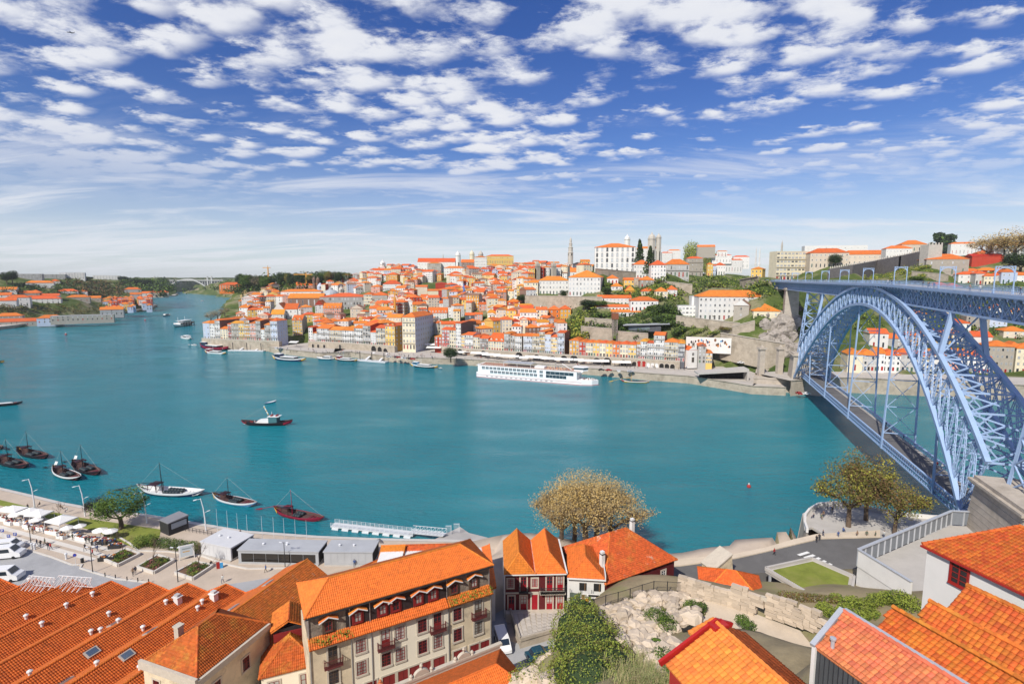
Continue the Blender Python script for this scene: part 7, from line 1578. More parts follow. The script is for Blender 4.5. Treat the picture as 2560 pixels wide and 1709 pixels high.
# planters
for k,(cs,lab) in enumerate(([[(260,1401),(295,1416),(350,1388),(315,1375)],'left'],[[(344,1421),(385,1434),(435,1404),(394,1391)],'middle'],[[(438,1435),(482,1450),(532,1417),(490,1408)],'right'])):
 t = thing('planter','low stone planter full of shrubs, the %s one of three' % lab,'planter',(0,0,0)); P = [G(x,y,5) for x,y in cs]; m = MB()
 for p,q in zip(P,P[1:] + P[:1]): m.bar((p.x,p.y,5.3),(q.x,q.y,5.3),.35,.65,KERB)
 m.obj('kerb_wall',t); m = MB(); m.prism([(p.x,p.y) for p in P],4.9,5.35,mat('soil',(.16,.09,.05))); m.obj('soil',t); m = MB(); c = sum(P,Vector()) / 4
 for i in range(26): u,v = rnd.uniform(.12,.88),rnd.uniform(.12,.88); p = P[0].lerp(P[1],u).lerp(P[3].lerp(P[2],u),v); leaves(m,p + Vector((0,0,.6)),(.7,.7,.45),110,.16,[LEAF['dark'],LEAF['green'],LEAF['lime']] if rnd.random() < (.9 if k < 1 else .7) else [mat('leaf_pink',(.4,.14,.13)),LEAF['green']],rnd,.3)
 m.obj('shrubs',t)
# ================================================================== plaza furniture
LWH = mat('lamp_white',(.72,.73,.74),.4,.04)
for i,(x,y,yt) in enumerate([(87,1270,1196),(213,1290,1212),(367,1307,1229),(515,1326,1245)]):
 P = G(x,y,5); H_ = VZ(P,yt) - 5; t = thing('river_lamp','tall white curved lamp post on the embankment, %s from left' % nth(i + 1),'street lamp',P,0,'white lamps along the embankment'); m = MB()
 m.tube([(0,0,0),(-.05,0,H_ * .35),(-.25,0,H_ * .7),(-.75,0,H_)],[.17,.14,.11,.07],LWH,8); m.obj('pole',t)
 m = MB(); m.tube([(-.72,0,H_ * .98),(-1.9,.1,H_ * .95)],[.05,.04],LWH,6); m.bar((-1.7,.1,H_ * .955),(-2.5,.15,H_ * .93),.34,.12,LWH); m.obj('lamp_head',t)
 m = MB(); m.tube([(-.15,0,H_ * .55),(.7,0,H_ * .61)],[.04,.03],LWH,6); m.bar((.6,0,H_ * .605),(1.3,0,H_ * .64),.28,.1,LWH); m.obj('lower_lamp_head',t)
for i,(x,y,yt,lab) in enumerate([(79,1371,1312,'black lamp post at the parking edge'),(232,1431,1367,'black lamp post at the end of the paving stripes'),(445,1454,1368,'black lamp post between the right planters'),(713,1418,1372,'thin lamp post before the long grey pavilion')]):
 P = G(x,y,5); H_ = max(5.5,VZ(P,yt) - 5); t = thing('plaza_lamp',lab,'street lamp',P); m = MB(); m.tube([(0,0,0),(0,0,H_)],[.09,.06],IRON,7); m.obj('pole',t)
 for s in (-1,1): m = MB(); m.bar((0,0,H_ - .1),(s * .6,0,H_),.05,.05,IRON); m.bar((s * .4,0,H_),(s * .95,0,H_ + .05),.26,.1,LWH); m.obj('lamp_head',t)
def sign(label,P,kind):
 t = thing('road_sign',label,'road sign',P,R(8)); m = MB(); m.tube([(0,0,0),(0,0,2.6)],.035,LWH,6); m.obj('pole',t); BLU = mat('sign_blue',(.02,.06,.35),.4,.03); m = MB()
 if kind == 'P':
  m.box(-.34,-.05,2.2,.34,-.01,2.88,BLU); pl = m.obj('plate',t); m = MB(); m.box(-.16,-.062,2.3,-.07,-.051,2.78,FRAMEW); m.box(-.07,-.062,2.70,.1,-.051,2.78,FRAMEW); m.box(-.07,-.062,2.5,.1,-.051,2.58,FRAMEW); m.box(.1,-.062,2.52,.17,-.051,2.76,FRAMEW); m.obj('letter_p',pl)
 else:
  m.lathe([(.36,-.02),(.36,.02)],DOORR,18); o = m.obj('plate',t,(0,-.03,2.5)); o.rotation_euler = (R(90),0,0); m = MB(); m.lathe([(.30,.021),(.30,.03)],BLU,18); m.obj('blue_disc',o)
for x,y,l_ in ((9,1352,'blue parking sign, leftmost of three'),(41,1361,'blue parking sign, rightmost of three'),(25,1366,'blue parking sign standing before the white vans')): sign(l_,G(x,y,5),'P')
sign('round blue no-parking sign by the small kerb island',G(190,1415,5),'R')
for x,y,l_ in ((51,1361,'dark litter bin behind the minibus'),(206,1406,'dark litter bin near the round sign'),(324,1396,'dark litter bin on the left planter wall')):
 t = thing('litter_bin',l_,'litter bin',G(x,y,5)); m = MB(); m.lathe([(.26,.1),(.3,.15),(.3,.95),(.22,1.0)],IRON,12); m.obj('drum',t); m = MB(); m.tube([(.34,0,0),(.34,0,1.2)],.04,IRON,6); m.obj('post',t)
for i,(x,y) in enumerate([(263,1441),(289,1446),(318,1451),(345,1454),(372,1457)]):
 P = G(x,y,5); m = MB(); m.lathe([(.09,0),(.09,.85),(.05,.92)],IRON,8); tag(m.obj('bollard',None,P),'black iron bollard on the plaza edge, %s from left' % nth(i + 1),'bollard','bollards along the plaza edge')
for i,(x,y,l_) in enumerate([(80,1371,'white bollard nearest the lamp post'),(87,1373,'smaller white bollard beside it'),(166,1397,'single white bollard on the striped paving')]):
 m = MB(); m.lathe([(.22,0),(.18,.3),(.2,1.05),(.27,1.1),(.27,1.3),(.1,1.4)],LWH,10); tag(m.obj('white_bollard',None,G(x,y,5)),l_,'bollard')
# market canopies
POLE = LWH; TCL = WHITE
def stall(label,P,rz,w_,d_,h,kind):
 t = thing('market_stall',label,'market stall',P,rz,'market stalls along the lawn'); m = MB()
 if kind == 'gazebo':
  for sx in (-1,1):
   for sy in (-1,1): l_ = MB(); l_.box(sx * w_ / 2 - .04,sy * d_ / 2 - .04,0,sx * w_ / 2 + .04,sy * d_ / 2 + .04,h,POLE); l_.obj('leg',t)
  c = [(-w_ / 2,-d_ / 2),(w_ / 2,-d_ / 2),(w_ / 2,d_ / 2),(-w_ / 2,d_ / 2)]
  for i in range(4): a,b = c[i],c[(i + 1) % 4]; m.poly([(a[0],a[1],h),(b[0],b[1],h),(0,0,h + .9)],WHITE); m.poly([(a[0],a[1],h - .28),(b[0],b[1],h - .28),(b[0],b[1],h),(a[0],a[1],h)],WHITE)
  m.obj('canopy',t)
 elif kind == 'parasol':
  l_ = MB(); l_.tube([(0,0,0),(0,0,h + .3)],.04,POLE,6); l_.obj('pole',t); n = 8
  for i in range(n):
   a0,a1 = 6.283 * (i + .5) / n,6.283 * (i + 1.5) / n; p = (w_ / 2 * math.cos(a0),d_ / 2 * math.sin(a0),h - .2); q = (w_ / 2 * math.cos(a1),d_ / 2 * math.sin(a1),h - .2); m.poly([p,q,(0,0,h + .4)],WHITE); m.poly([(p[0],p[1],p[2] - .15),(q[0],q[1],q[2] - .15),q,p],WHITE)
  m.obj('canopy',t)
 if kind != 'none':
  pass
 m = MB(); m.box(-w_ * .38,-d_ * .5 - .5,.0,w_ * .38,-d_ * .5 + .5,.85,TCL if 'dark' not in label else IRON); tb = m.obj('table',t); g = MB(); rr = random.Random(int(P.x * 10))
 for k in range(16): x,y = rr.uniform(-w_ * .36,w_ * .36),-d_ * .5 + rr.uniform(-.42,.42); s = rr.uniform(.08,.2); g.box(x - s,y - s,.853,x + s,y + s,.86 + rr.uniform(.06,.25),rr.choice([mat('goods_brown',(.2,.1,.05)),mat('goods_orange',(.5,.2,.06)),mat('goods_white',(.6,.58,.52)),mat('goods_red',(.35,.04,.03)),mat('goods_blue',(.06,.1,.2))]))
 tag(g.obj('goods',t),kind='stuff')
for i,(x,y,w_,d_,h,k,lab) in enumerate([(18,1290,3.2,2.6,2.3,'parasol','white slanted canopy at the far left of the market'),(36,1294,5.0,3.2,2.4,'gazebo','long white canopy, second from left'),(40,1304,3.4,2.6,2.1,'parasol','low white parasol in front of the long canopy'),(78,1301,4.2,3.2,2.5,'gazebo','white gazebo left of the tall one'),(100,1306,4.6,3.2,2.5,'gazebo','white gazebo with sagging roof in the middle'),(92,1316,3.2,2.6,2.0,'parasol','low white parasol before the middle gazebo'),(156,1324,5.0,4.0,2.7,'gazebo','large pointed white gazebo'),(170,1338,3.0,2.6,2.1,'parasol','round white parasol right of pointed gazebo'),(202,1334,2.8,2.4,2.2,'parasol','small white parasol over a long table'),(252,1345,3.4,2.8,2.2,'parasol','white square parasol, left of the last two'),(278,1347,3.4,2.8,2.2,'parasol','last white square parasol on the right')]):
 stall(lab,G(x,y,5.03),R(-14) + rp.uniform(-.15,.15),w_,d_,h,k)
for i,(x,y,w_,lab) in enumerate([(52,1308,3,'white table heaped with brown goods'),(76,1316,3,'white table with small goods beside the tall lamp'),(109,1322,3,'white table with a basket on top'),(212,1346,5,'long white table covered in trinkets'),(228,1348,3,'white table right of the long one'),(250,1356,3.4,'dark table with orange cloth'),(276,1356,3.4,'dark table spread with silver goods'),(291,1366,3.2,'dark table at the end of the market row'),(272,1396,4.2,'dark low table of goods by the left planter')]):
 stall(lab + (' on dark cloth' if 'dark' in lab else ''),G(x,y,5.03),R(10 if i > 4 else -14),w_,1.0,2,'none')
# vehicles on the car park
vehicle('white minibus parked at the left edge of the car park',G(14,1393,5.08),R(12),6.6,2.1,2.6,CARW,'minibus',True,'minibus'); vehicle('white van parked behind the minibus',G(20,1374,5.08),R(12),5.4,2.0,2.3,CARW,'van',True,'parked_van')
vehicle('white box van at the bottom left behind warehouse',G(12,1449,5.08),R(8),6.0,2.2,2.6,CARW,'van',True,'parked_van')
# pavilions
def pav(label,a,b,dp,h,glass,m_=None):
 A_ = G(*a,5); B_2 = G(*b,5); d = Vector((B_2.x - A_.x,B_2.y - A_.y)); w_ = d.length; t = thing('pavilion',label,'pavilion',(A_.x,A_.y,5),math.atan2(d.y,d.x)); mm = m_ or mat('pavilion_grey',(.40,.41,.42),.5,.1,.3)
 m = MB(); m.box(0,0,.25,w_,dp,h,mm); m.box(-.15,-.15,h,w_ + .15,dp + .1,h + .22,mm); m.box(0,-.3,0,w_,dp,.24,CONC); m.obj('shell',t)
 if glass:
  n = 6
  for i in range(n): g = MB(); x0,x1 = lerp(.6,w_ - .6,i / n),lerp(.6,w_ - .6,(i + 1) / n); g.box(x0 + .04,-.04,.5,x1 - .04,-.005,h - .55,mat('pavilion_glass',(.02,.018,.016),.08,spec=.7)); g.obj('glass_panel',t)
 else:
  n = 7
  for i in range(n): g = MB(); x0,x1 = lerp(.0,w_,i / n),lerp(0,w_,(i + 1) / n); g.box(x0 + .02,-.03,.35,x1 - .02,-.001,h - .1,mm); g.obj('cladding_panel',t)
 g = MB(); g.box(w_ + .001,.3,.4,w_ + .04,dp - .3,h - .2,DARK); g.obj('end_panel',t)
 for i,x in enumerate((w_ * .25,w_ * .55)): g = MB(); g.lathe([(.22,h + .2),(.22,h + .45),(.3,h + .5),(.1,h + .6)],LWH,8,(x,dp * .5)); g.obj('roof_vent',t)
 return t
pav('white flat-roofed pavilion, left of three',(504,1386),(579,1403),6.0,2.9,False,mat('pavilion_white',(.58,.58,.58),.5,.05)); pav('long grey pavilion with dark glass front',(597,1408),(797,1413),4.6,2.9,True); pav('grey metal-clad pavilion, right of three',(811,1413),(932,1414),4.8,2.9,False)
A_ = G(401,1329,5); B_2 = G(423,1339,5); t = thing('kiosk','small black kiosk with sloping glazed side on the plaza','kiosk',(A_.x,A_.y,5),math.atan2(B_2.y - A_.y,B_2.x - A_.x)); w_ = (B_2 - A_).length; KB = mat('kiosk_black',(.03,.03,.034),.6,.2,1.5); m = MB(); m.box(0,0,0,w_,4.4,2.9,KB); m.obj('walls',t); m = MB(); m.hexa([(-.1,-.1,2.9),(w_ + .1,-.1,2.9),(w_ + .1,4.5,2.9),(-.1,4.5,2.9),(-.1,-.1,3.05),(w_ + .1,-.1,3.05),(w_ + .1,4.5,3.35),(-.1,4.5,3.35)],mat('kiosk_roof',(.22,.22,.23),.5)); m.obj('roof',t); m = MB(); m.box(w_,.6,1.3,w_ + .03,4.0,2.6,mat('skylight_glass_pale',(.35,.4,.44))); m.obj('glazing',t)
t = thing('billboard','white framed notice board by the hedge','notice board',G(468,1397,5),R(28)); m = MB(); m.box(-1.3,-.06,.6,1.3,.06,3.2,FRAMEW); m.obj('frame',t); m = MB(); m.box(-1.1,-.075,.8,1.1,-.061,3.0,mat('poster_pale',(.5,.55,.58),.5)); m.box(-.7,-.08,1.7,.6,-.0751,1.9,mat('poster_orange',(.55,.32,.08))); m.box(-.8,-.08,2.3,.8,-.0751,2.55,mat('poster_mark',(.25,.30,.30))); m.obj('poster',t); m = MB(); m.box(-1.4,-.05,0,-1.25,.05,3.3,FRAMEW); m.box(1.25,-.05,0,1.4,.05,3.3,FRAMEW); m.obj('posts',t)
t = thing('sandwich_board','red and blue sandwich board before the pavilion','sign board',G(546,1420,5),R(20)); m = MB(); m.box(-.3,-.2,0,.3,-.12,1.5,DOORR); m.obj('red_panel',t); m = MB(); m.box(.32,-.15,0,.9,-.07,1.2,mat('sign_sky_blue',(.05,.3,.6))); m.obj('blue_panel',t)
# river railing
t = thing('river_railing','dark iron railing along the plaza waterfront','railing',(0,0,0)); rl_ = [G(x,y,5.05) for x,y in [(446,1324),(500,1333),(560,1344),(622,1353),(700,1362),(815,1372)]]
for p,q in zip(rl_,rl_[1:]):
 m = MB(); n = 6
 for h in (.55,1.05): m.bar(p + Vector((0,0,h)),q + Vector((0,0,h)),.05,.05,IRON)
 for i in range(n): a = p + (q - p) * (i / n); m.bar(a,a + Vector((0,0,1.08)),.07,.07,IRON)
 m.obj('railing_section',t)
for i,(x,y) in enumerate([(545,1338),(571,1343),(596,1350),(620,1354),(657,1358),(686,1361),(712,1364),(740,1366),(768,1368)]):
 m = MB(); m.tube([(0,0,0),(0,0,6.5)],[.05,.02],LWH,6); tag(m.obj('flag_pole',None,G(x,y,5)),'thin white flag pole at the railing, %s from left' % nth(i + 1),'flag pole','flag poles along the railing')
# landing ramp and pontoon
t = thing('boat_ramp','pale stone boat ramp running into the water','ramp',(0,0,0)); m = MB(); P = [G(x,y,z) for x,y,z in [(1040,1372,3.6),(1110,1335,1.4),(1150,1316,.5),(1172,1331,.5),(1243,1349,1.6),(1243,1420,4.8),(1060,1420,4.8)]]
m.poly(P,CONC); m.poly([Vector((p.x,p.y,-2)) for p in P],CONC)
for p,q in zip(P,P[1:] + P[:1]): m.poly([Vector((p.x,p.y,-2)),Vector((q.x,q.y,-2)),q,p],STONE)
m.obj('slab',t)
t = thing('pontoon','long floating pontoon with white railings beside the ramp','pontoon',(0,0,0)); a = G(832,1312,.5); b = G(1036,1335,.5); d = (b - a).normalized(); nn = Vector((-d.y,d.x,0)); L_ = (b - a).length; PW = mat('pontoon_grey',(.55,.57,.58),.7,.1); m = MB(); m.bar(a + Vector((0,0,.1)),b + Vector((0,0,.1)),2.2,.3,PW); m.obj('deck',t)
for i in range(8): c = a + d * (L_ * (i + .5) / 8); m = MB(); m.bar(c - d * .9 + nn * -1.0 + Vector((0,0,-.35)),c + d * .9 + nn * -1.0 + Vector((0,0,-.35)),.9,.5,LWH); m.obj('float',t)
for s in (-1,1):
 m = MB()
 for h in (.45,.8,1.15): m.bar(a + nn * s * 1.05 + Vector((0,0,h)),b + nn * s * 1.05 + Vector((0,0,h)),.04,.04,LWH)
 for i in range(19): c = a + d * (L_ * i / 18) + nn * s * 1.05; m.bar(c,c + Vector((0,0,1.2)),.06,.06,LWH)
 m.obj('railing',t)
t = thing('gangway','white truss gangway from pontoon to ramp','gangway',(0,0,0)); a = G(1028,1328,.9); b = G(1112,1336,2.2); d = b - a; nn = Vector((-d.y,d.x,0)).normalized(); m = MB(); m.bar(a,b,1.8,.15,PW); m.obj('walkway',t)
for s in (-.9,.9):
 m = MB(); n = 9; m.bar(a + nn * s + Vector((0,0,1.2)),b + nn * s + Vector((0,0,1.2)),.08,.08,LWH)
 for i in range(n): p = a + d * (i / n) + nn * s; q = a + d * ((i + 1) / n) + nn * s; m.bar(p,q + Vector((0,0,1.2)),.05,.05,LWH); m.bar(q,q + Vector((0,0,1.2)),.05,.05,LWH)
 m.obj('side_truss',t)
for q in ((1128,1335),(1148,1330)): m = MB(); c = G(*q,1.2); m.box(-.04,-.04,0,.04,.04,2.4,LWH); [m.box(-1.3 + k * .22,-.02,.1,-1.26 + k * .22,.02,2.2,LWH) for k in range(6)]; m.box(-1.35,-.03,2.2,.04,.03,2.28,LWH); m.obj('gate',t,c)
# ================================================================== boats
DKB = mat('boat_black',(.018,.016,.02),.5,.2); MAR = mat('boat_maroon',(.035,.010,.016),.6,.2); CRIM = mat('boat_crimson',(.26,.012,.035),.5,.15); YEL = mat('boat_yellow',(.62,.36,.03),.5,.1); BWH = mat('boat_white',(.72,.72,.70),.4,.05); WOOD = mat('boat_wood',(.085,.045,.04),.8,.25); NAVY = mat('boat_navy',(.015,.03,.10),.4,.1); SKYB = mat('boat_sky_blue',(.12,.35,.55),.5,.1); BARR = mat('barrel_dark',(.03,.045,.05),.5,.2); ROPE = mat('rope',(.45,.42,.36),.9)
def hull(m,L,B,D,low,up,deckm,deckz=.35,stern=1.0,n=16,band=.35):
 rings = []
 for i in range(n + 1):
  t = -1 + 2 * i / n; a = abs(t); b = B / 2 * max(.03,1 - a**2.4); sh = D + (1.0 * stern if t < 0 else .75) * L * .06 * a**2.6; k = -.25 + (sh + .15) * a**5
  x = t * L / 2; rings.append([(x,0,k),(x,b * .75,k + .08),(x,b,lerp(k,sh,1 - band)),(x,b * 1.03,sh),(x,b * .9,sh),(x,b * .8,max(k + .1,min(deckz,sh - .1)))])
 for r0,r1 in zip(rings,rings[1:]):
  for s in (1,-1):
   f = lambda p: (p[0],p[1] * s,p[2])
   for j,mm in ((0,low),(1,low),(2,up),(3,up),(4,deckm)): q = [f(r0[j]),f(r1[j]),f(r1[j + 1]),f(r0[j + 1])]; m.poly(q if s < 0 else q[::-1],mm)
  m.poly([(r0[5][0],-r0[5][1],r0[5][2]),(r1[5][0],-r1[5][1],r1[5][2]),r1[5],r0[5]],deckm)
def place(a,b,z=0.0):
 A_ = G(*a,z); B_2 = G(*b,z); d = B_2 - A_; return (A_ + B_2) / 2,math.atan2(d.y,d.x),Vector((d.x,d.y)).length
def rabelo(label,a,b,low,up,tail,deckm=WOOD,mast=1.0,oar=True,mcol=DKB,cargo=6,flag=False):
 c,rz,L = place(a,b); t = thing('cargo_boat',label,'boat',c,rz,'traditional wine boats'); m = MB(); k = L / 20.; hull(m,L,L * .235,.85 * k + .1,low,up,deckm,.3); m.obj('hull',t)
 m = MB();
 for s in (-1,1): m.poly([(-L * .5,s * .02,2.05 * k),(-L * .36,s * L * .072,1.25 * k),(-L * .36,s * L * .076,.55 * k),(-L * .47,s * .1,1.2 * k)],tail)
 m.obj('stern_panel',t); m = MB(); h = 8.5 * k * mast; m.tube([(-L * .12,0,.2),(-L * .135,0,h)],[.14 * k,.06 * k],mcol,6); m.obj('mast',t)
 m = MB()
 for x in (-L * .28,-L * .16):
  for s in (-1,1): m.bar((x,s * L * .06,.2),(x,s * L * .06,2.5 * k),.12 * k,.12 * k,WOOD)
  m.bar((x,-L * .08,2.5 * k),(x,L * .08,2.5 * k),.14 * k,.14 * k,WOOD); m.bar((x,-L * .06,.4),(x,L * .06,2.4 * k),.07,.07,WOOD)
 for s in (-1,0,1): m.bar((-L * .28,s * L * .05,2.6 * k),(-L * .16,s * L * .05,2.6 * k),L * .045,.06,MAR)
 m.obj('helm_platform',t)
 if oar: m = MB(); m.tube([(-L * .16,.3,2.9 * k),(-L * .42,.15,2.3 * k),(-L * .8,-.3,.1)],[.09 * k,.1 * k,.07 * k],mcol,6); m.bar((-L * .72,-.2,.5),(-L * .86,-.4,-.2),.06,.5 * k,mcol); m.obj('steering_oar',t)
 bm_ = MB(); bm_.lathe([(.3,-.55),(.42,-.25),(.45,0),(.42,.25),(.3,.55)],BARR,10); bme = bm_.mesh('barrel',True)
 for i in range(cargo):
  for s in (-1,1): o = inst('barrel',bme,t,(L * (-.04 + .045 * i),s * L * .045,.3 + .45 * k * 1.1),0,k * 1.15); o.rotation_euler = (R(90),0,R(8))
 m = MB();
 for i in range(5): x = L * (.22 + .05 * i); m.bar((x,-L * .09 * (1 - i * .12),.55 * k),(x,L * .09 * (1 - i * .12),.55 * k),.25 * k,.06,deckm if deckm is not WOOD else CRIM)
 m.obj('thwarts',t); m = MB(); m.tube([(-L * .133,0,h * .97),(L * .47,0,1.6 * k)],.018,ROPE,3); m.tube([(-L * .133,0,h * .97),(-L * .45,0,2 * k)],.018,ROPE,3); m.obj('rigging',t)
 if flag: m = MB(); m.poly([(-L * .45,0,2.2 * k),(-L * .45,.5,3.4 * k),(-L * .41,.9,3.3 * k),(-L * .40,.4,2.1 * k)],BWH); m.obj('flag',t)
 return t
rabelo('broad white-decked wine boat with maroon canopy platform',(343,1228),(513,1239),NAVY,BWH,mat('boat_green',(.05,.16,.15)),BWH,cargo=5); rabelo('wine boat with sky blue hull and yellow stern near the railing',(531,1244),(644,1267),SKYB,BWH,YEL,cargo=4); rabelo('crimson wine boat with yellow stern beside the pontoon',(684,1279),(812,1304),CRIM,CRIM,YEL,mcol=CRIM,cargo=3)
rabelo('dark wine boat with white rim and white flag, middle of left cluster',(133,1176),(202,1203),DKB,BWH,YEL,flag=True,cargo=4); rabelo('dark maroon wine boat with white flag, right of left cluster',(182,1162),(252,1190),MAR,DKB,DKB,flag=True,cargo=4); rabelo('dark wine boat with yellow stern at the top of left cluster',(43,1129),(122,1148),MAR,DKB,YEL,cargo=4); rabelo('dark wine boat with red pennant at the left edge',(-8,1150),(72,1172),MAR,DKB,DKB,cargo=4); rabelo('dark wine boat cut off by the left edge',(-66,1112),(9,1125),MAR,DKB,DKB,mast=.6)
def crew(t,L,n,z,x0,x1,rnd):
 m = MB()
 for i in range(n): x,y = rnd.uniform(x0,x1) * L,rnd.uniform(-.06,.06) * L; m.lathe([(.16,z),(.22,z + .45),(.12,z + .62),(.12,z + .85),(.05,z + .9)],rnd.choice([MATS['goods_white'],MATS['goods_red'],MATS['goods_blue'],IRON]),5,(x,y))
 tag(m.obj('passengers',t),kind='stuff')
def tour(label,a,b,low,up,tail,cab=None,canopy=True,crowd=0,name='tour_boat'):
 c,rz,L = place(a,b); t = thing(name,label,'boat',c,rz,'sightseeing boats'); m = MB(); hull(m,L,L * .2,L * .045 + .3,low,up,WOOD,.3); m.obj('hull',t); k = L / 25.
 m = MB();
 for s in (-1,1): m.poly([(-L * .5,s * .02,L * .095),(-L * .34,s * L * .07,L * .055),(-L * .34,s * L * .075,L * .02),(-L * .46,s * .1,L * .04)],tail); m.poly([(L * .5,s * .02,L * .08),(L * .4,s * L * .05,L * .055),(L * .4,s * L * .052,L * .03),(L * .47,s * .08,L * .04)],tail)
 m.obj('painted_ends',t)
 if cab: m = MB(); m.box(-L * .36,-L * .06,.3,-L * .2,L * .06,3.6 * k,cab); m.box(-L * .37,-L * .065,3.6 * k,-L * .19,L * .065,3.8 * k,BWH); m.box(-L * .35,-L * .0615,2.2 * k,-L * .21,L * .0615,3.2 * k,CGL); m.obj('wheelhouse',t)
 if canopy: m = MB(); m.box(-L * .18,-L * .07,.5,L * .2,L * .07,2.1 * k,CGL); m.obj('saloon',t); m = MB(); m.box(-L * .19,-L * .078,2.1 * k,L * .22,L * .078,2.35 * k,BWH); m.obj('canopy',t)
 m = MB(); m.tube([(-L * .1,0,2 * k),(-L * .1,0,6.5 * k)],.08,LWH,5); m.obj('mast',t); crew(t,L,crowd or 8,L * .03 + .2,.2,.42,random.Random(int(a[0]))); return t
tg = tour('dark sightseeing boat with red stern and teal wheelhouse under way mid river',(733,1062),(603,1061),DKB,DKB,CRIM,None,False,26)
c,rz,L = place((733,1062),(603,1061)); m = MB(); m.box(-L * .22,-L * .07,.3,-L * .06,L * .07,3.9,mat('boat_teal',(.05,.16,.18))); m.box(-L * .26,-L * .075,3.9,-L * .04,L * .075,4.1,BWH); m.obj('wheelhouse',tg)
for s in (-.2,-.1): m = MB(); m.tube([(L * s,-.9,4.4),(L * s,.9,4.4)],.35,DOORR,8); m.obj('life_raft',tg)
m = MB(); m.hexa([(-L * .06,-L * .07,.6),(L * .22,-L * .05,.6),(L * .22,L * .05,.6),(-L * .06,L * .07,.6),(-L * .06,-L * .06,2.9),(L * .14,-L * .05,2.4),(L * .14,L * .05,2.4),(-L * .06,L * .06,2.9)],BWH); m.obj('saloon',tg)
m = MB(); [m.poly([(L * (-.04 + .01 * i),0,4.6 + i * .5),(L * (-.02 + .01 * i),.1,4.5 + i * .5),(L * (-.02 + .01 * i),.1,5.0 + i * .5),(L * (-.04 + .01 * i),0,5.1 + i * .5)],BWH if i % 3 else YEL) for i in range(8)]; m.tube([(-L * .03,0,9),(L * .48,0,2)],.02,ROPE,3); m.obj('signal_flags',tg)
FOAM = mat('wake_foam',(.72,.78,.80),.7,.1)
m = MB(); rnd = random.Random(2)
for i in range(70): t_ = rnd.random(); x = L * (.47 - .75 * t_); y = -L * .085 * (1 - abs(2 * t_ - .9)**2) - rnd.uniform(.2,1.4); s = rnd.uniform(.15,.6); m.poly([(x - s * 1.6,y,.05),(x,y - s * .5,.05),(x + s * 1.6,y,.05),(x,y + s * .5,.05)],FOAM)
o = m.obj('wake_foam',None,c,rz); tag(o,'white bow wave of the sightseeing boat',kind='stuff')
for a_ in [((566,886),(512,882),BWH,BWH,YEL,DOORR,'small white and yellow sightseeing boat at the curved quay'),((572,876),(500,869),CRIM,CRIM,CRIM,NAVY,'long red sightseeing boat with black wheelhouse at curved quay'),((766,904),(680,898),NAVY,BWH,YEL,NAVY,'white-roofed sightseeing boat with yellow bow before the middle quay'),((894,904),(836,899),DKB,BWH,YEL,DOORR,'dark sightseeing boat with yellow ends at the pontoon'),((1096,921),(1025,915),DKB,BWH,YEL,SKYB,'white and yellow sightseeing boat left of cruise ship')]: tour(a_[6],a_[1],a_[0],*a_[2:6])
tour('black sightseeing boat full of people entering from the left',(-44,1018),(58,1010),DKB,DKB,DKB,None,True,20); tour('black boat tip at the far left edge',(-44,905),(12,907),DKB,DKB,YEL,None,False)
rabelo('yellow and white wine boat with long orange oar right of cruise ship',(1549,954),(1627,957),YEL,BWH,CRIM,mcol=YEL,cargo=4,mast=.7)
def small(label,a,b,low,up,cab=True,name='motor_boat',z=1.0):
 c,rz,L = place(a,b); t = thing(name,label,'boat',c,rz); m = MB(); hull(m,L,L * .3,L * .07 * z,low,up,BWH,.2,.3,12); m.obj('hull',t)
 if cab: m = MB(); m.hexa([(-L * .3,-L * .1,L * .05),(L * .18,-L * .09,L * .05),(L * .18,L * .09,L * .05),(-L * .3,L * .1,L * .05),(-L * .28,-L * .09,L * .17),(L * .05,-L * .08,L * .17),(L * .05,L * .08,L * .17),(-L * .28,L * .09,L * .17)],BWH); m.obj('cabin',t); m = MB(); m.box(-L * .27,-L * .101,L * .09,L * .1,L * .101,L * .14,CGL); m.obj('cabin_window',t)
 return t
small('blue open dinghy ahead of the sightseeing boat',(661,1010),(691,1003),NAVY,SKYB,False,'dinghy'); small('white motor yacht moored off the curved quay',(477,849),(454,845),BWH,BWH); small('little white covered launch near the curved quay',(493,864),(478,863),BWH,BWH); small('purple speedboat with wake in the upper river',(407,790),(426,788),NAVY,MAR); small('red speedboat far up the river',(501,752),(510,752),DOORR,BWH); small('tiny green moored boat beside the launch',(476,863),(470,862),mat('boat_green',(.05,.16,.15)),DKB,False,'dinghy'); small('small dark launch tied behind the yellow sightseeing boat',(1106,921),(1095,920),DKB,BWH); small('white ticket barge at middle quay',(838,899),(791,897),NAVY,BWH)
for x,y,l_ in ((165,837,'dark red buoy in the left of the river'),(363,801,'small red buoy in the upper river'),(1872,1217,'red and white buoy in the near river')):
 t = thing('buoy',l_,'buoy',G(x,y,0)); k = 1.0 if y > 1000 else 2.0; m = MB(); m.lathe([(.3 * k,-.3),(.6 * k,.0),(.6 * k,.4 * k),(.25 * k,.9 * k)],DOORR,12); m.obj('float',t); m = MB(); m.lathe([(.2 * k,.9 * k),(.2 * k,1.2 * k),(.05,1.35 * k)],BWH,10); m.obj('top',t)
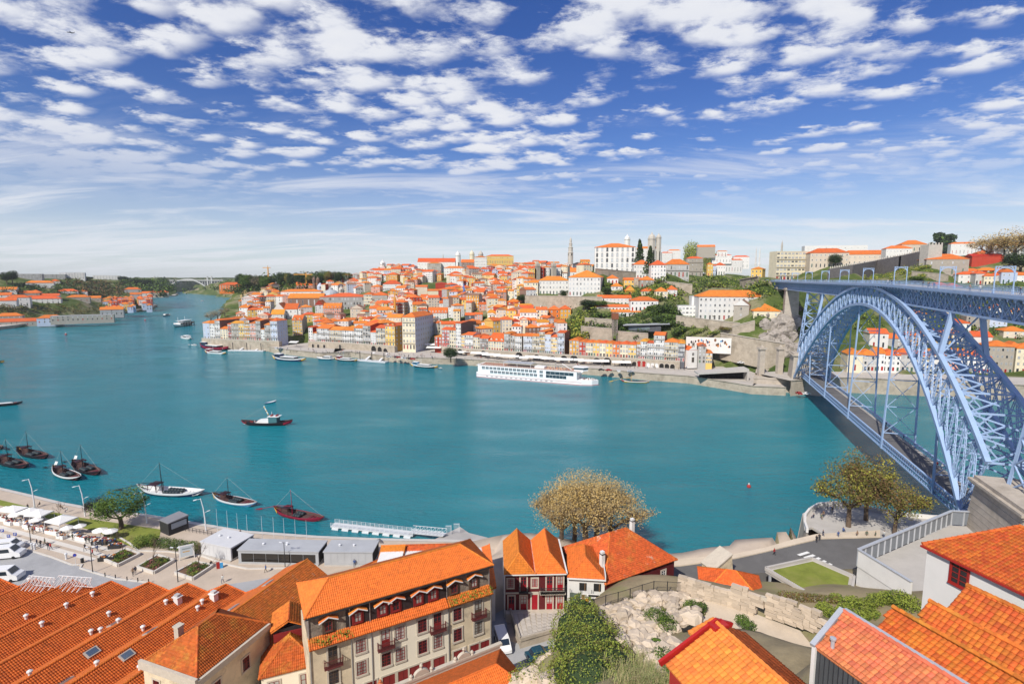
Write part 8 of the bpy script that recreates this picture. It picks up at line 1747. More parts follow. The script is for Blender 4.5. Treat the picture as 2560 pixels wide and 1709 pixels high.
# white river ferry
c,rz,L = place((476,812),(437,818)); L = 45; t = thing('ferry','white two-deck ferry moored at dark piles up river','ferry',c,rz); m = MB(); hull(m,L,11,2.6,BWH,BWH,BWH,1.5,.3); m.obj('hull',t); m = MB(); m.box(-18,-4.6,2.2,13,4.6,5.2,BWH); m.obj('main_deck_house',t); m = MB(); m.box(-17.5,-4.65,3.2,12.5,4.65,4.4,CGL); m.obj('window_band',t); m = MB(); m.box(-14,-3.8,5.2,4,3.8,7.6,BWH); m.box(-16,-4.6,7.6,8,4.6,7.9,BWH); m.obj('upper_deck',t)
for x in (-6,10): m = MB(); m.tube([(x,0,6),(x,0,13)],.25,BWH,6); m.obj('mast',t)
for i in range(5): m = MB(); m.tube([(-16 + i * 6,6.5,-2),(-16 + i * 6,6.5,6)],.5,DKB,8); m.obj('mooring_pile',t)
# cruise ship
c,rz,L = place((1188,942),(1490,967)); rz_ = rz; nrm = Vector((-math.sin(rz),math.cos(rz),0)); c = c + nrm * 5.6; SW = mat('ship_white',(.80,.80,.79),.35,.03); SG = mat('ship_window',(.03,.06,.08),.08,.2,spec=.7); SR = mat('ship_red_line',(.35,.02,.04),.4)
t = thing('cruise_ship','long white river cruise ship with two rows of balcony cabins','ship',c,rz); h2 = 5.5
pl = [(-L / 2,-h2 + 1.5),(-L / 2 + 1.5,-h2),(L / 2 - 9,-h2),(L / 2 - 3,-h2 * .65),(L / 2,0),(L / 2 - 3,h2 * .65),(L / 2 - 9,h2),(-L / 2 + 1.5,h2),(-L / 2,h2 - 1.5)]
m = MB(); m.prism(pl,-.6,2.0,SW); m.prism([(x,y * .999) for x,y in pl],2.0,3.2,SW); m.obj('hull',t); m = MB(); m.prism([(x * 1.0005,y * 1.006) for x,y in pl],.15,.5,SR); m.prism([(x * 1.0004,y * 1.005) for x,y in pl[:3] + pl[6:]],1.75,1.95,SR); m.obj('red_line',t)
m = MB(); m.box(-L / 2 + 2,-h2 + .02,3.2,L / 2 - 12,h2 - .02,8.0,SW); m.box(-L / 2 + 1,-h2 - .15,8.0,L / 2 - 8.5,h2 + .15,8.25,SW); m.obj('cabin_block',t)
wm = MB(); wm.box(-1.05,-.06,0,1.05,-.0,1.65,SG); wm.box(-.05,-.09,0,.05,-.061,1.65,SW); wm.box(-1.05,-.16,.0,1.05,-.12,.75,mat('balcony_glass',(.35,.42,.45),.1)); wme = wm.mesh('cabin_window')
for r_,(z,x0,n) in enumerate(((5.7,-L / 2 + 6,14),(3.35,-L / 2 + 12,12))):
 for i in range(n): inst('cabin_window',wme,t,(x0 + i * 2.75,-h2,z))
 inst('cabin_window',wme,t,(L * .03 + 3.2,-h2,z))
for z0,x0,x1 in ((5.5,L * .075 + 2.6,L / 2 - 14),(3.3,L * .075 + 2.6,L / 2 - 18.5)):
 n = 6
 for i in range(n): m = MB(); a,b = lerp(x0,x1,i / n),lerp(x0,x1,(i + 1) / n); m.box(a + .06,-h2 - .06,z0,b - .06,-h2 + .01,z0 + 1.9,SG); m.obj('lounge_window',t)
for i in range(14): m = MB(); m.box(-L / 2 + 8 + i * 3.4,-h2 * 1.002 - .04,1.05,-L / 2 + 9.4 + i * 3.4,-h2 + .01,1.4,SG); m.obj('porthole',t)
m = MB(); m.box(-L / 2 + 2.5,-h2 + .5,8.25,L / 2 - 10,h2 - .5,8.32,mat('teak_deck',(.36,.17,.10),.8,.15)); m.obj('sun_deck',t); m = MB(); m.box(-L * .26,-4.2,10.6,L * -.02,4.2,10.75,ROOF['grey'])
for i in range(7): x = lerp(-L * .26,-L * .02,i / 6); m.bar((x,-4.2,10.8),(x,4.2,10.8),.12,.08,SW)
m.obj('awning',t)
for x in (-L * .255,-L * .14,-L * .025):
 for s in (-4,4): m = MB(); m.box(x - .08,s - .08,8.3,x + .08,s + .08,10.6,SW); m.obj('awning_post',t)
m = MB(); m.prism([(L * .32,-3),(L * .39,-3),(L * .42,0),(L * .39,3),(L * .32,3)],8.3,10.4,SW); m.prism([(L * .31,-3.3),(L * .40,-3.3),(L * .43,0),(L * .40,3.3),(L * .31,3.3)],10.4,10.65,SW); wh = m.obj('wheelhouse',t); m = MB(); m.prism([(L * .319,-3.04),(L * .391,-3.04),(L * .421,0),(L * .391,3.04),(L * .319,3.04)],9.2,10.1,SG); m.obj('windscreen',wh)
m = MB(); m.tube([(L * .30,-1,8.3),(L * .22,-1.5,12.0)],.22,SW,6); m.obj('folded_mast',t); m = MB(); m.box(-L * .0,-2.5,8.3,L * .08,2.5,9.4,SW); m.box(L * .1,-3.5,8.3,L * .24,3.5,8.5,mat('deck_orange',(.55,.28,.14),.8)); m.obj('deck_fittings',t)
m = MB(); [m.bar((lerp(-L / 2 + 2,L / 2 - 9,i / 40),s * (h2 - .1),8.25),(lerp(-L / 2 + 2,L / 2 - 9,i / 40),s * (h2 - .1),9.25),.05,.05,SW) for i in range(41) for s in (-1,1)]; [m.bar((-L / 2 + 2,s * (h2 - .1),z),(L / 2 - 9,s * (h2 - .1),z),.05,.05,SW) for z in (8.75,9.25) for s in (-1,1)]; m.obj('railing',t); crew(t,L,24,8.3,.12,.3,random.Random(4)); m = MB(); [m.box(L * .38 + i * .9,-3 + (i * 1.7) % 5,3.2,L * .38 + i * .9 + .5,-2.4 + (i * 1.7) % 5,3.9,[SW,MATS['goods_brown'],IRON][i % 3]) for i in range(9)]; m.obj('bow_furniture',t)
# mooring pontoons of the far quay
for (a,b),l_ in zip((((574,875),(662,877)),((893,899),(968,905))),('grey floating landing stage at the curved quay','white landing stage with two gangways at the middle quay')):
 A_ = G(*a,.5); B_2 = G(*b,.5); t = thing('landing_stage',l_,'pontoon',(0,0,0)); m = MB(); m.bar(A_,B_2,5,.9,PW); m.obj('deck',t); d = (B_2 - A_)
 for f in (.3,.75): m = MB(); p = A_ + d * f; m.bar(p + Vector((0,0,.6)),p + Vector((3,14,4.4)),1.8,.5,LWH); m.obj('gangway',t)
 for f in (.1,.5,.9): m = MB(); p = A_ + d * f; m.tube([p - Vector((0,0,2)),p + Vector((0,0,7))],.3,DKB,6); m.obj('pile',t)
# ================================================================== terraces, woods and landmarks of the far bank
def twall(label,a,b,h,matl=None,T=TN,th=1.2,name='terrace_wall',cat='wall'):
 P = T.hit(*a,280,1500); Q = T.hit(*b,280,1500); m = MB(); d = Q - P
 m.hexa([(P.x,P.y,P.z - 6),(Q.x,Q.y,Q.z - 6),(Q.x,Q.y + th,Q.z - 6),(P.x,P.y + th,P.z - 6),(P.x,P.y,P.z + h),(Q.x,Q.y,Q.z + h),(Q.x,Q.y + th,Q.z + h),(P.x,P.y + th,P.z + h)],matl or STONE)
 t = thing(name,label,cat,(0,0,0)); m.obj('masonry',t); m = MB(); m.bar(Vector((P.x,P.y + th / 2,P.z + h + .2)),Vector((Q.x,Q.y + th / 2,Q.z + h + .2)),th + .4,.4,FRAMES); m.obj('coping',t); return t
for l_,a,b,h in [('long stone terrace wall below the white convent',(1312,768),(1505,772),8),('lower stone terrace wall beside garden pavilion',(1300,795),(1372,792),4),('stone terrace wall left of the lift tower',(1452,846),(1530,850),6),('upper stone terrace wall left of the lift tower',(1462,822),(1530,826),4.5),('stone wall below the glass restaurant',(1545,852),(1620,856),6),
   ('tall grey retaining wall below the cliff houses',(1585,722),(1730,738),8),('stone wall under the long hospice',(1690,818),(1850,830),5),('sloping wall beside hospice church',(1830,850),(1885,850),7),('granite retaining wall with white panels by the road',(1800,890),(1960,908),12),('stone wall below the hilltop block',(1055,694),(1108,694),5),('small terrace wall on the ivy slope',(1850,720),(1895,722),5),('wall beneath granite house beyond deck',(2280,700),(2370,704),6),('grey stone wall at the foot of the palace',(1488,692),(1600,699),5),('pale garden wall left of the deck end',(1395,745),(1425,745),4)]: twall(l_,a,b,h)
for px in (1908,1938):   # white panels on the retaining wall
 P = TN.hit(px,900,280); m = MB(); m.box(-4,-.1,5.5,4,.0,9.5,WALL['white']); tag(m.obj('wall_panel',None,P - Vector((0,1.0,0))),'white panel on the retaining wall, %s one' % ('left' if px < 1920 else 'right'),'panel')
# mural
A_ = TN.hit(1712,872,280); B_2 = TN.hit(1824,884,280); d = B_2 - A_; t = thing('mural_wall','long white wall painted with blue and brown figures','mural',A_ - Vector((0,2,0)),math.atan2(d.y,d.x)); m = MB(); L_ = Vector((d.x,d.y)).length; m.box(0,0,-3,L_,1,7.5,WALL['white']); m.obj('wall',t); m = MB(); rnd = random.Random(6)
for i in range(34):
 x,z,r_ = rnd.uniform(1,L_ - 1),rnd.uniform(1.5,6),rnd.uniform(.4,1.2); m.poly([(x + r_ * .7 * math.cos(k * .785),-.02,z + r_ * math.sin(k * .785)) for k in range(8)],rnd.choice([NAVY,NAVY,SKYB,MATS['goods_brown'],MATS['goods_orange'],IRON]))
m.obj('painted_figures',t)
def scrub(name,label,T,poly,n,r,mats,q=26,seed=1,y0=280,y1=1600,kind='stuff'):
 rnd = random.Random(seed); m = MB(); xs = [p[0] for p in poly]; ys = [p[1] for p in poly]; k = 0; tr = 0
 while k < n and tr < n * 12:
  tr += 1; px,py = rnd.uniform(min(xs),max(xs)),rnd.uniform(min(ys),max(ys))
  if not inside(poly,np.array([px]),np.array([py]))[0]: continue
  P = T.hit(px,py,y0,y1); s = r * rnd.uniform(.5,1.3); leaves(m,P + Vector((0,0,s * .5)),(s,s,s * .85),q,s * .42,mats,rnd,.45); k += 1
 return tag(m.obj(name),label,kind=kind)
GD_ = [LEAF['dark'],LEAF['dark'],LEAF['green'],LEAF['dark']]; GM = [LEAF['green'],LEAF['dark'],LEAF['lime'],LEAF['green']]; GL = [LEAF['lime'],LEAF['green'],LEAF['yellow'],LEAF['lime']]
for i,(l_,poly,n,r_,mm) in enumerate([('green garden growth on the terraces below the convent',[(1300,800),(1315,765),(1425,752),(1500,775),(1480,830),(1440,845),(1395,850),(1340,812)],210,2.6,GM),('bright green trees behind the orange house',[(1400,810),(1460,795),(1470,860),(1440,868),(1405,850)],90,3.0,GL),('dark ivy on the cliff beside the barracks',[(1480,792),(1532,794),(1532,830),(1486,830)],60,2.6,GD_),('dark ivy cliff left of the hospice',[(1612,776),(1650,770),(1700,770),(1712,850),(1650,846)],150,2.8,GD_),('dark green growth below the cliff houses',[(1640,704),(1760,694),(1890,700),(1945,742),(1890,752),(1750,738),(1690,765),(1600,770),(1580,745)],300,2.6,GM),
   ('clipped vine rows on the lawn above the mural',[(1690,826),(1800,836),(1800,856),(1690,846)],120,1.6,GM),('grassy slope below the city wall',[(2140,702),(2200,690),(2325,668),(2330,702)],160,2.0,GL),('green hillside seen through the arch',[(2000,775),(2100,745),(2560,735),(2560,850),(2300,830),(2060,840)],420,2.6,GM),('scrub on the rocky cliff by the bridge',[(1880,815),(1950,765),(2010,780),(2010,890),(1960,880)],150,1.8,GM),('lilac flowering shrubs on the cliff',[(1960,780),(2000,770),(2010,850),(1970,845)],80,1.8,[LEAF['lilac'],LEAF['lilac'],LEAF['grey']]),('scrub between right bank houses',[(2340,730),(2560,720),(2560,780),(2340,790)],120,2.4,GM),('dark growth between palace and barracks',[(1500,745),(1520,700),(1570,712),(1640,735),(1640,760),(1560,748)],120,2.2,GM),('dark growth on the slope below the barracks',[(1530,792),(1622,786),(1622,850),(1548,850)],130,2.4,GD_),('bushes below the hilltop church',[(1120,700),(1170,690),(1300,690),(1320,700),(1240,715),(1130,712)],80,2.6,GD_)]): scrub('hillside_scrub',l_,TN,poly,n,r_,mm,26,i)
RKC = mat('cliff_granite',(.34,.30,.26),.95,.35,.4,.9,1.5,dirt=(.16,.14,.10),dscale=.5,damt=.8); rk = MB(); rnd = random.Random(8); t = thing('granite_cliff','bare granite cliff at the foot of the far deck','cliff',(0,0,0))
for i in range(60): P = TN.hit(rnd.uniform(1900,2010),rnd.uniform(800,900),280); s = rnd.uniform(2,5); k0 = len(rk.v); rk.lathe([(s * .9,-s),(s,0),(s * .7,s * .5),(s * .25,s * .8)],RKC,7,(P.x,P.y)); rk.v[k0:] = [(x + rnd.uniform(-.3,.3) * s,y + rnd.uniform(-.3,.3) * s,z + P.z + rnd.uniform(-.2,.2) * s) for x,y,z in rk.v[k0:]]
rk.obj('rock_face',t)
def tr(label,px,py,top,wpx,kind,seed=1,T=TN,y1=1600,group=None):
 P = T.hit(px,py,280,y1); tree(label,P,max(3,VZ(P,top) - P.z),wpx / F * P.y,kind,seed + 10,group)
for i,(x,y,tp,w_,k,l_) in enumerate([(1598,690,597,40,'cypress','tall dark conifer right of the palace'),(1624,690,614,40,'cypress','shorter dark conifer beside the tall one'),(1127,904,868,36,'dark','round dark tree on the quay beside the square'),(1728,640,602,36,'spring','spring-green tree beside the cathedral'),(1772,655,618,34,'spring','yellow-green tree right of cathedral transept'),(2087,668,635,30,'dark','dark round tree before the beige convent'),(2356,640,578,74,'cedar','spreading dark cedar behind the wall tower'),(2470,650,585,80,'bare','large budding brown tree on the right skyline'),(2535,655,566,90,'bare','larger budding brown tree at the right edge'),(2550,690,630,70,'dark','dense dark tree at the right edge above deck'),(2510,645,590,60,'bare','budding brown tree between two larger ones'),(1470,775,748,40,'dark','round dark tree right of the terrace stairs'),(1500,770,750,34,'round','green tree below the white convent'),(1412,748,725,22,'dark','small dark tree before the convent loggia'),(1517,745,718,22,'dark','small dark tree right of the convent'),(1380,772,750,26,'round','green tree on the garden terrace'),(1815,838,815,34,'olive','round yellowing tree beside the hospice lawn'),(1817,800,780,16,'round','small tree in front of hospice church'),(1780,800,785,14,'olive','small tree before the hospice arcade'),(545,800,772,34,'grey','hazy bare tree at the left tip of town'),(562,790,765,26,'grey','smaller hazy bare tree behind it'),(528,806,778,30,'grey','bare tree leaning over the river corner'),
   (940,760,746,12,'round','palm-like tree before the stone building'),(1280,800,780,30,'round','green tree at the canyon street end'),(1305,765,735,26,'dark','dark tree at the garden terrace corner'),(1660,664,648,18,'round','small tree before the pyramid roof house'),(2040,670,650,26,'spring','yellow-green tree left of the convent'),(2290,715,690,30,'round','round green bush by the deck stairs')]): tr(l_,x,y,tp,w_,k,i % 3 + 1)
for i in range(34): x = 600 + i * 8.2; tr('dark tree in the wood above the upper town, %s from left' % nth(i + 1),x,722 - i * .55 + (i * 37 % 11),684 - i * .3 + (i * 53 % 13),20 + i % 3 * 5,['dark','dark','round','olive','dark','grey'][i % 6],i % 3 + 1,group='wood above the upper town')
# towers and domes
def tower(label,px,pyb,pyt,wpx,prof,matl,n=8,name='church_tower',Y=None,cat='tower',win=True):
 P = TN.hit(px,pyb,280) if not Y else GD(px,pyb,Y); H_ = VZ(P,pyt) - P.z; w_ = wpx / F * P.y / 2; t = thing(name,label,cat,P,R(22.5)); m = MB(); zb = H_ - 2.0 * w_
 pr = [(r_ * w_,z * H_) for r_,z in prof] if prof is not DOME else [(w_,-.2 * H_),(w_,zb),(1.14 * w_,zb + .03 * w_),(1.14 * w_,zb + .2 * w_),(.95 * w_,zb + .22 * w_),(.95 * w_,zb + .4 * w_),(.9 * w_,zb + .7 * w_),(.68 * w_,zb + 1.1 * w_),(.3 * w_,zb + 1.35 * w_),(.22 * w_,zb + 1.6 * w_),(.03,H_)]
 m.lathe(pr,matl,n,ph=.5); m.obj('shaft',t)
 if win:
  m = MB()
  for k in range(4): a = k * 1.571 + R(22.5) * (0 if n > 4 else 1); c,s = math.cos(a),math.sin(a); x = w_ * (.95 if n > 4 else .72); q = lambda u,z: (c * x - s * u,s * x + c * u,z * H_); z0 = prof[2][1]; m.poly([q(-w_ * .2,z0 * .7),q(w_ * .2,z0 * .7),q(w_ * .2,z0 * .95),q(-w_ * .2,z0 * .95)],DARK)
  m.obj('belfry_openings',t)
 return t
DOME = [(1,-.2),(1,.1),(1,.70),(1.14,.72),(1.14,.75),(.96,.76),(.9,.83),(.66,.90),(.3,.94),(.24,.975),(.03,1)]
SPIRE = [(1,-.1),(1,.2),(1,.36),(1.15,.37),(1.0,.39),(.85,.40),(.85,.56),(1.0,.57),(.8,.59),(.62,.60),(.62,.72),(.72,.73),(.5,.75),(.42,.76),(.42,.88),(.3,.93),(.08,.97),(.02,1)]
SST = mat('tower_stone',(.50,.46,.40),.9,.15,.5)
tower('tall slender baroque bell tower on the skyline',1426,655,592,13,SPIRE,SST,8,Y=760); tower('white domed bell tower of the hilltop monastery',1145,668,626,13,DOME,WALL['white']); tower('left domed cathedral tower on skyline',1628,645,579,19,DOME,SST); tower('right domed cathedral tower on skyline',1645,645,582,13,DOME,SST); tower('lantern dome behind the palace roof',1567,640,585,14,DOME,WALL['white']); tower('left stone tower of the twin-towered church',1344,700,652,14,DOME,WALL['stone'],4); tower('right stone tower of the twin-towered church',1384,696,652,14,DOME,WALL['stone'],4); tower('greenish city hall tower on the right skyline',1951,680,599,11,SPIRE,SST,4); tower('clock tower of the grey palace',854,745,713,14,DOME,SST,8)
tower('left dome of the classical hilltop church',1180,655,624,12,DOME,WALL['cream']); tower('right dome of the classical hilltop church',1202,655,625,12,DOME,SST); tower('small spire of the monastery',1108,662,633,6,SPIRE,SST); tower('left dark tower of the parish church',786,724,691,8,DOME,WALL['brown']); tower('right dark tower of the parish church',796,726,691,9,DOME,WALL['brown']); tower('white octagonal lantern beside parish church',801,728,706,16,[(1,-.2),(1,.2),(1,.5),(1.05,.52),(.5,.8),(.1,.95),(.02,1)],WALL['blue']); tower('grey-blue dome behind the stock exchange',828,745,718,40,[(1,-.2),(1,.1),(1,.3),(.9,.5),(.6,.7),(.25,.8),(.25,.92),(.02,1)],ROOF['grey'],16,win=False); tower('left white spire of twin church on right skyline',1888,680,616,6,SPIRE,WALL['white'],4); tower('right white spire of twin church on right skyline',1897,680,616,6,SPIRE,WALL['white'],4); tower('dark gothic belfry above the convent roof',740,745,716,12,DOME,WALL['brown'],4); tower('white dome landmark among distant trees',957,676,648,14,DOME,WALL['white'],8)
# red iron market hall
for k,x in enumerate((982,1000,1016)): bt('red market hall bay with round gable, %s from left' % nth(k + 1),x - 8,x + 8,758,746,wall='red',roof='red',floors=1,cols=2,dp=22,rise=3,rtype='gy',name='market_hall_bay',cat='market hall',doors=False)
# crenellated city wall with its tower
CW_ = mat('city_wall_granite',(.16,.145,.14),.95,.3,.5,.8,1.5); t = thing('city_wall','dark crenellated medieval wall climbing behind the bridge','city wall',(0,0,0)); pts = [(2072,697,672),(2130,692,662),(2190,684,651),(2250,674,639),(2312,662,625)]
for (a,b) in zip(pts,pts[1:]):
 P = TN.hit(a[0],a[1],280); Q = TN.hit(b[0],b[1],280); z0,z1 = VZ(P,a[2]),VZ(Q,b[2]); m = MB(); m.hexa([(P.x,P.y,P.z - 5),(Q.x,Q.y,Q.z - 5),(Q.x,Q.y + 2.5,Q.z - 5),(P.x,P.y + 2.5,P.z - 5),(P.x,P.y,z0),(Q.x,Q.y,z1),(Q.x,Q.y + 2.5,z1),(P.x,P.y + 2.5,z0)],CW_); m.obj('wall_section',t)
 n = 11
 for i in range(n): f = (i + .5) / n; c = P.lerp(Q,f); z = lerp(z0,z1,f); m = MB(); m.hexa([(c.x - .5,c.y - .05,z),(c.x + .5,c.y - .05,z),(c.x + .5,c.y + .6,z),(c.x - .5,c.y + .6,z),(c.x - .5,c.y,z + 1.1),(c.x + .5,c.y,z + 1.1),(c.x + .2,c.y + .5,z + 1.9),(c.x - .2,c.y + .5,z + 1.9)],SST); m.obj('merlon',t)
P = TN.hit(2328,668,280); w_ = 34 / F * P.y; zt = VZ(P,612) - P.z; t = thing('wall_tower','square crenellated granite tower at the end of the city wall','tower',P); m = MB(); m.box(-w_ / 2,-3,-8,w_ / 2,7,zt,SST); m.obj('shaft',t)
for i in range(5): m = MB(); x = lerp(-w_ / 2,w_ / 2 - 1.1,i / 4); m.box(x,-3.02,zt,x + 1.1,-2.2,zt + 1.8,SST); m.obj('merlon',t)
# lift tower, glass restaurant, concrete canopy, obelisks, bastion
P = TN.hit(1536,852,280); H_ = VZ(P,782) - P.z; t = thing('lift_tower','slim steel lattice lift tower above the yellow row','lift tower',P); m = MB(); w_ = 1.6; STG = mat('steel_rusty_grey',(.30,.26,.23),.6,.2); n = 9
for sx in (-1,1):
 for sy in (-1,1): m.box(sx * w_ - .2,sy * w_ - .2,-5,sx * w_ + .2,sy * w_ + .2,H_,STG)
for i in range(n): z0,z1 = H_ * i / n,H_ * (i + 1) / n; [m.bar((-w_,y,z0),(w_,y,z1),.2,.2,STG) or m.bar((w_,y,z0),(-w_,y,z1),.2,.2,STG) or m.bar((-w_,y,z1),(w_,y,z1),.2,.2,STG) for y in (-w_,w_)]
m.obj('lattice',t); m = MB(); m.box(-2.3,-2.2,H_ - 4.5,2.3,2.2,H_,mat('corten',(.22,.08,.04),.8)); m.obj('head',t)
P = TN.hit(1600,832,280); t = thing('glass_restaurant','low glazed restaurant with thin slanting grey roof slab','building',P - Vector((0,3,0)),R(-14)); m = MB(); m.box(-9,0,-1,14,8,3.2,WALL['slate']); m.obj('base',t); m = MB(); m.box(-9,-.05,.4,6,-.01,3.0,mat('restaurant_glass',(.16,.2,.22),.1)); m.obj('glazing',t); m = MB(); m.hexa([(-13,-3,3.2),(20,-1,4.6),(20,9,4.6),(-11,9,3.2),(-13,-3,3.7),(20,-1,5.1),(20,9,5.1),(-11,9,3.7)],ROOF['grey']); m.obj('roof_slab',t)
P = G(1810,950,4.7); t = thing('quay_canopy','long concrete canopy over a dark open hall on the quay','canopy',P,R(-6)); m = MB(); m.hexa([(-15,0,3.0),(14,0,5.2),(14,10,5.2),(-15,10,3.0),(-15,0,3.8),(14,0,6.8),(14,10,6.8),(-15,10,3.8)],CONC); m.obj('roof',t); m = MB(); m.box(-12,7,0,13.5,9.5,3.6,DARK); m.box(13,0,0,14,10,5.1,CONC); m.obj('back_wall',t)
for k,px in enumerate((1901,1947)): P = G(px,938,7.5); t = thing('obelisk','tall granite pylon before the bridge, %s one' % ('left' if k == 0 else 'right'),'pylon',P); m = MB(); m.box(-1.5,-1.5,-3,1.5,1.5,15.5,PIERM); m.obj('shaft',t); m = MB(); m.box(-2.1,-2.1,15.5,2.1,2.1,16.5,PIERM); m.lathe([(1.2,16.5),(1.0,17.2),(.2,18.2)],PIERM,4,ph=.5); m.obj('cap',t)
P0 = [G(x,y,7.4) for x,y in [(1884,946),(1974,949),(1990,930),(1890,925)]]; t = thing('bridge_bastion','granite bastion with cafe terrace at the foot of the bridge','bastion',(0,0,0)); m = MB(); m.prism([(p.x,p.y) for p in P0],-3,7.4,PIERM); m.obj('base',t); m = MB(); [m.bar(p + Vector((0,0,.4)),q + Vector((0,0,.4)),.6,.9,PIERM) for p,q in zip(P0,P0[1:])]; m.obj('parapet',t)
P = G(1968,918,8.2); t = vehicle('red open-top tour bus beside the pylons',P,R(-12),9.5,2.5,4.0,mat('bus_red',(.5,.02,.015),.3),'bus',True,'tour_bus')
# awnings, cars and people along the quay
for i,(x,y,w_) in enumerate([(735,862,8),(760,842,7),(776,845,8),(1072,868,14),(1085,876,12),(1098,862,7),(1150,888,7),(1175,886,9),(1190,890,8),(1206,891,9),(1220,894,9),(1234,895,10),(1250,897,9),(1270,898,10),(1284,899,8),(1310,902,7),(1324,900,7),(1338,901,10),(1352,902,9),(1370,904,9),(1388,905,9),(1404,907,10),(1418,907,8),(1446,908,7),(1462,910,9),(1484,911,10),(1500,911,9),(1512,911,6),(1548,914,10),(1562,914,8),(1588,910,5),(1240,872,12),(1398,884,7),(1414,885,7),(1670,900,9)]):
 P = G(x,y,5 if y > 880 else 9.5 if y < 880 and x > 1095 else 6.5); t = thing('cafe_awning','white cafe awning on the far quay, %s from left' % nth(i + 1),'awning',P,R(-8),'cafe awnings on the far quay'); m = MB(); m.hexa([(-w_ / 2,-2.4,2.2),(w_ / 2,-2.4,2.2),(w_ / 2,1.6,3.1),(-w_ / 2,1.6,3.1),(-w_ / 2,-2.4,2.35),(w_ / 2,-2.4,2.35),(w_ / 2,1.6,3.25),(-w_ / 2,1.6,3.25)],WHITE); m.obj('canopy',t); m = MB(); [m.box(s * w_ * .45 - .06,-2.3,-.3,s * w_ * .45 + .06,-2.2,2.2,IRON) for s in (-1,1)]; m.obj('legs',t)
rnd = random.Random(14)
for i in range(150):
 x = rnd.choice([rnd.uniform(1130,1560),rnd.uniform(700,900),rnd.uniform(960,1090),rnd.uniform(1560,1720)]); f = (x - 700) / 1000; y = lerp(872,918,f) + rnd.uniform(-2,9); person('person strolling or sitting on the crowded far quay',G(x,y,4.65),rnd.uniform(0,6.28),rnd.choice(['walk','stand','walk']),'people on the far quay',1.05)
car = None; CP = [mat('car_silver',(.5,.5,.52),.3),mat('car_dark',(.03,.03,.035),.3),mat('car_red',(.4,.02,.02),.3),CARW]
for i,(x,y) in enumerate([(972,893),(990,894),(998,895),(1006,896),(1014,897),(1024,898),(1032,899),(692,872),(702,872),(1503,926),(1522,927),(1546,929),(1576,930),(1838,896),(1860,902),(1852,908),(1884,906),(2070,905),(2120,884),(2210,886),(2500,890),(2540,892),(1997,985),(2016,986)]):
 vehicle('%s car parked on the far quay, %s from left' % (['silver','dark','red','white'][i % 4],nth(i + 1)),G(x,y,4.7 if x < 1800 else 9 if y < 950 else 2.0),rnd.choice([0,R(12),R(90)]),4.2,1.75,1.45,CP[i % 4],group='cars on the far quay')
# tower cranes
for x,yb,yt,l_,jib in ((988,800,745,'yellow tower crane above the middle rows',9),(767,722,686,'orange tower crane on the wooded hill',34),(1152,722,694,'small yellow crane mast in the upper town',5),(1160,752,718,'thin blue crane mast in the upper town',4),(672,712,669,'pale tower crane at the edge of the wood',14)):
 P = TN.hit(x,yb,280); H_ = VZ(P,yt) - P.z; t = thing('tower_crane',l_,'crane',P); CR = mat('crane_blue',(.1,.2,.5)) if 'blue' in l_ else mat('crane_orange',(.6,.28,.05)); m = MB(); m.box(-.9,-.9,-3,.9,.9,H_,CR); m.obj('mast',t); k = jib / F * P.y; m = MB(); m.bar((-k * .9,0,H_),(k * .45,0,H_),1.1,1.3,CR); m.bar((0,0,H_),(0,0,H_ + 4),.8,.8,CR); m.obj('jib',t)
# ================================================================== left bank
KEEP2 = []
def bl(label,px0,px1,pyb,pye,**k): P = TL.hit((px0 + px1) / 2,pyb,560,2200); return bld(label,px0,px1,pyb,pye,P.y,yaw=32,**k)
LH = [(-20,28,768,752,'white'),(27,65,765,744,'white'),(65,134,758,747,'white'),(-10,20,748,738,'white'),(20,82,740,733,'stone'),(78,98,742,731,'stone'),(83,135,752,740,'white'),(77,123,720,707,'white'),(129,146,712,703,'white'),(-10,30,730,724,'white'),(152,186,735,728,'white'),(176,215,752,743,'stone'),(215,245,752,745,'stone'),(195,214,734,729,'white'),(0,44,802,790,'stone'),(-20,105,812,804,'stone'),(104,146,806,795,'blue'),(155,260,800,789,'stone'),(260,300,786,774,'grey'),(355,388,738,733,'white'),(318,348,733,723,'grey'),(330,350,745,736,'grey'),(380,415,738,731,'beige')]
for k,(a,b,yb,ye,wl) in enumerate(LH): bl('%s warehouse or house with orange roof, %s on the left bank' % (CW[wl],nth(k + 1)),a,b,yb,ye,wall=wl,floors=2,cols=max(2,(b - a) // 8),dp=14,rise=4,rtype='flat' if k == 17 else 'hip' if k % 3 else 'gx',roof='grey' if k == 17 else 'tile',group='buildings on the left bank',name='left_bank_house')
rnd = random.Random(31)
for i in range(48):
 x = rnd.uniform(262,376); y = lerp(752,780,rnd.random()) - (x - 262) * .06; wl = rnd.choice(['red','pink','orange','white','blue','red','grey','yellow']); bl('%s little house of the tight left bank village, %s counted' % (CW[wl],nth(i + 1)),x - 5,x + 5,y,y - rnd.uniform(7,11),wall=wl,floors=2,cols=2,dp=9,rise=2.5,group='village houses on the left bank',name='village_house')
for k,(a,b,yb,ye) in enumerate([(44,92,697,685),(98,150,698,686),(160,202,697,682),(244,290,699,689),(296,312,699,692)]): bl('pale modern block on the left skyline, %s from left' % nth(k + 1),a,b,yb,ye,wall='grey' if k < 2 else 'white',floors=4,cols=9,dp=20,rtype='flat',roof='grey',name='modern_block',cat='building',doors=False)
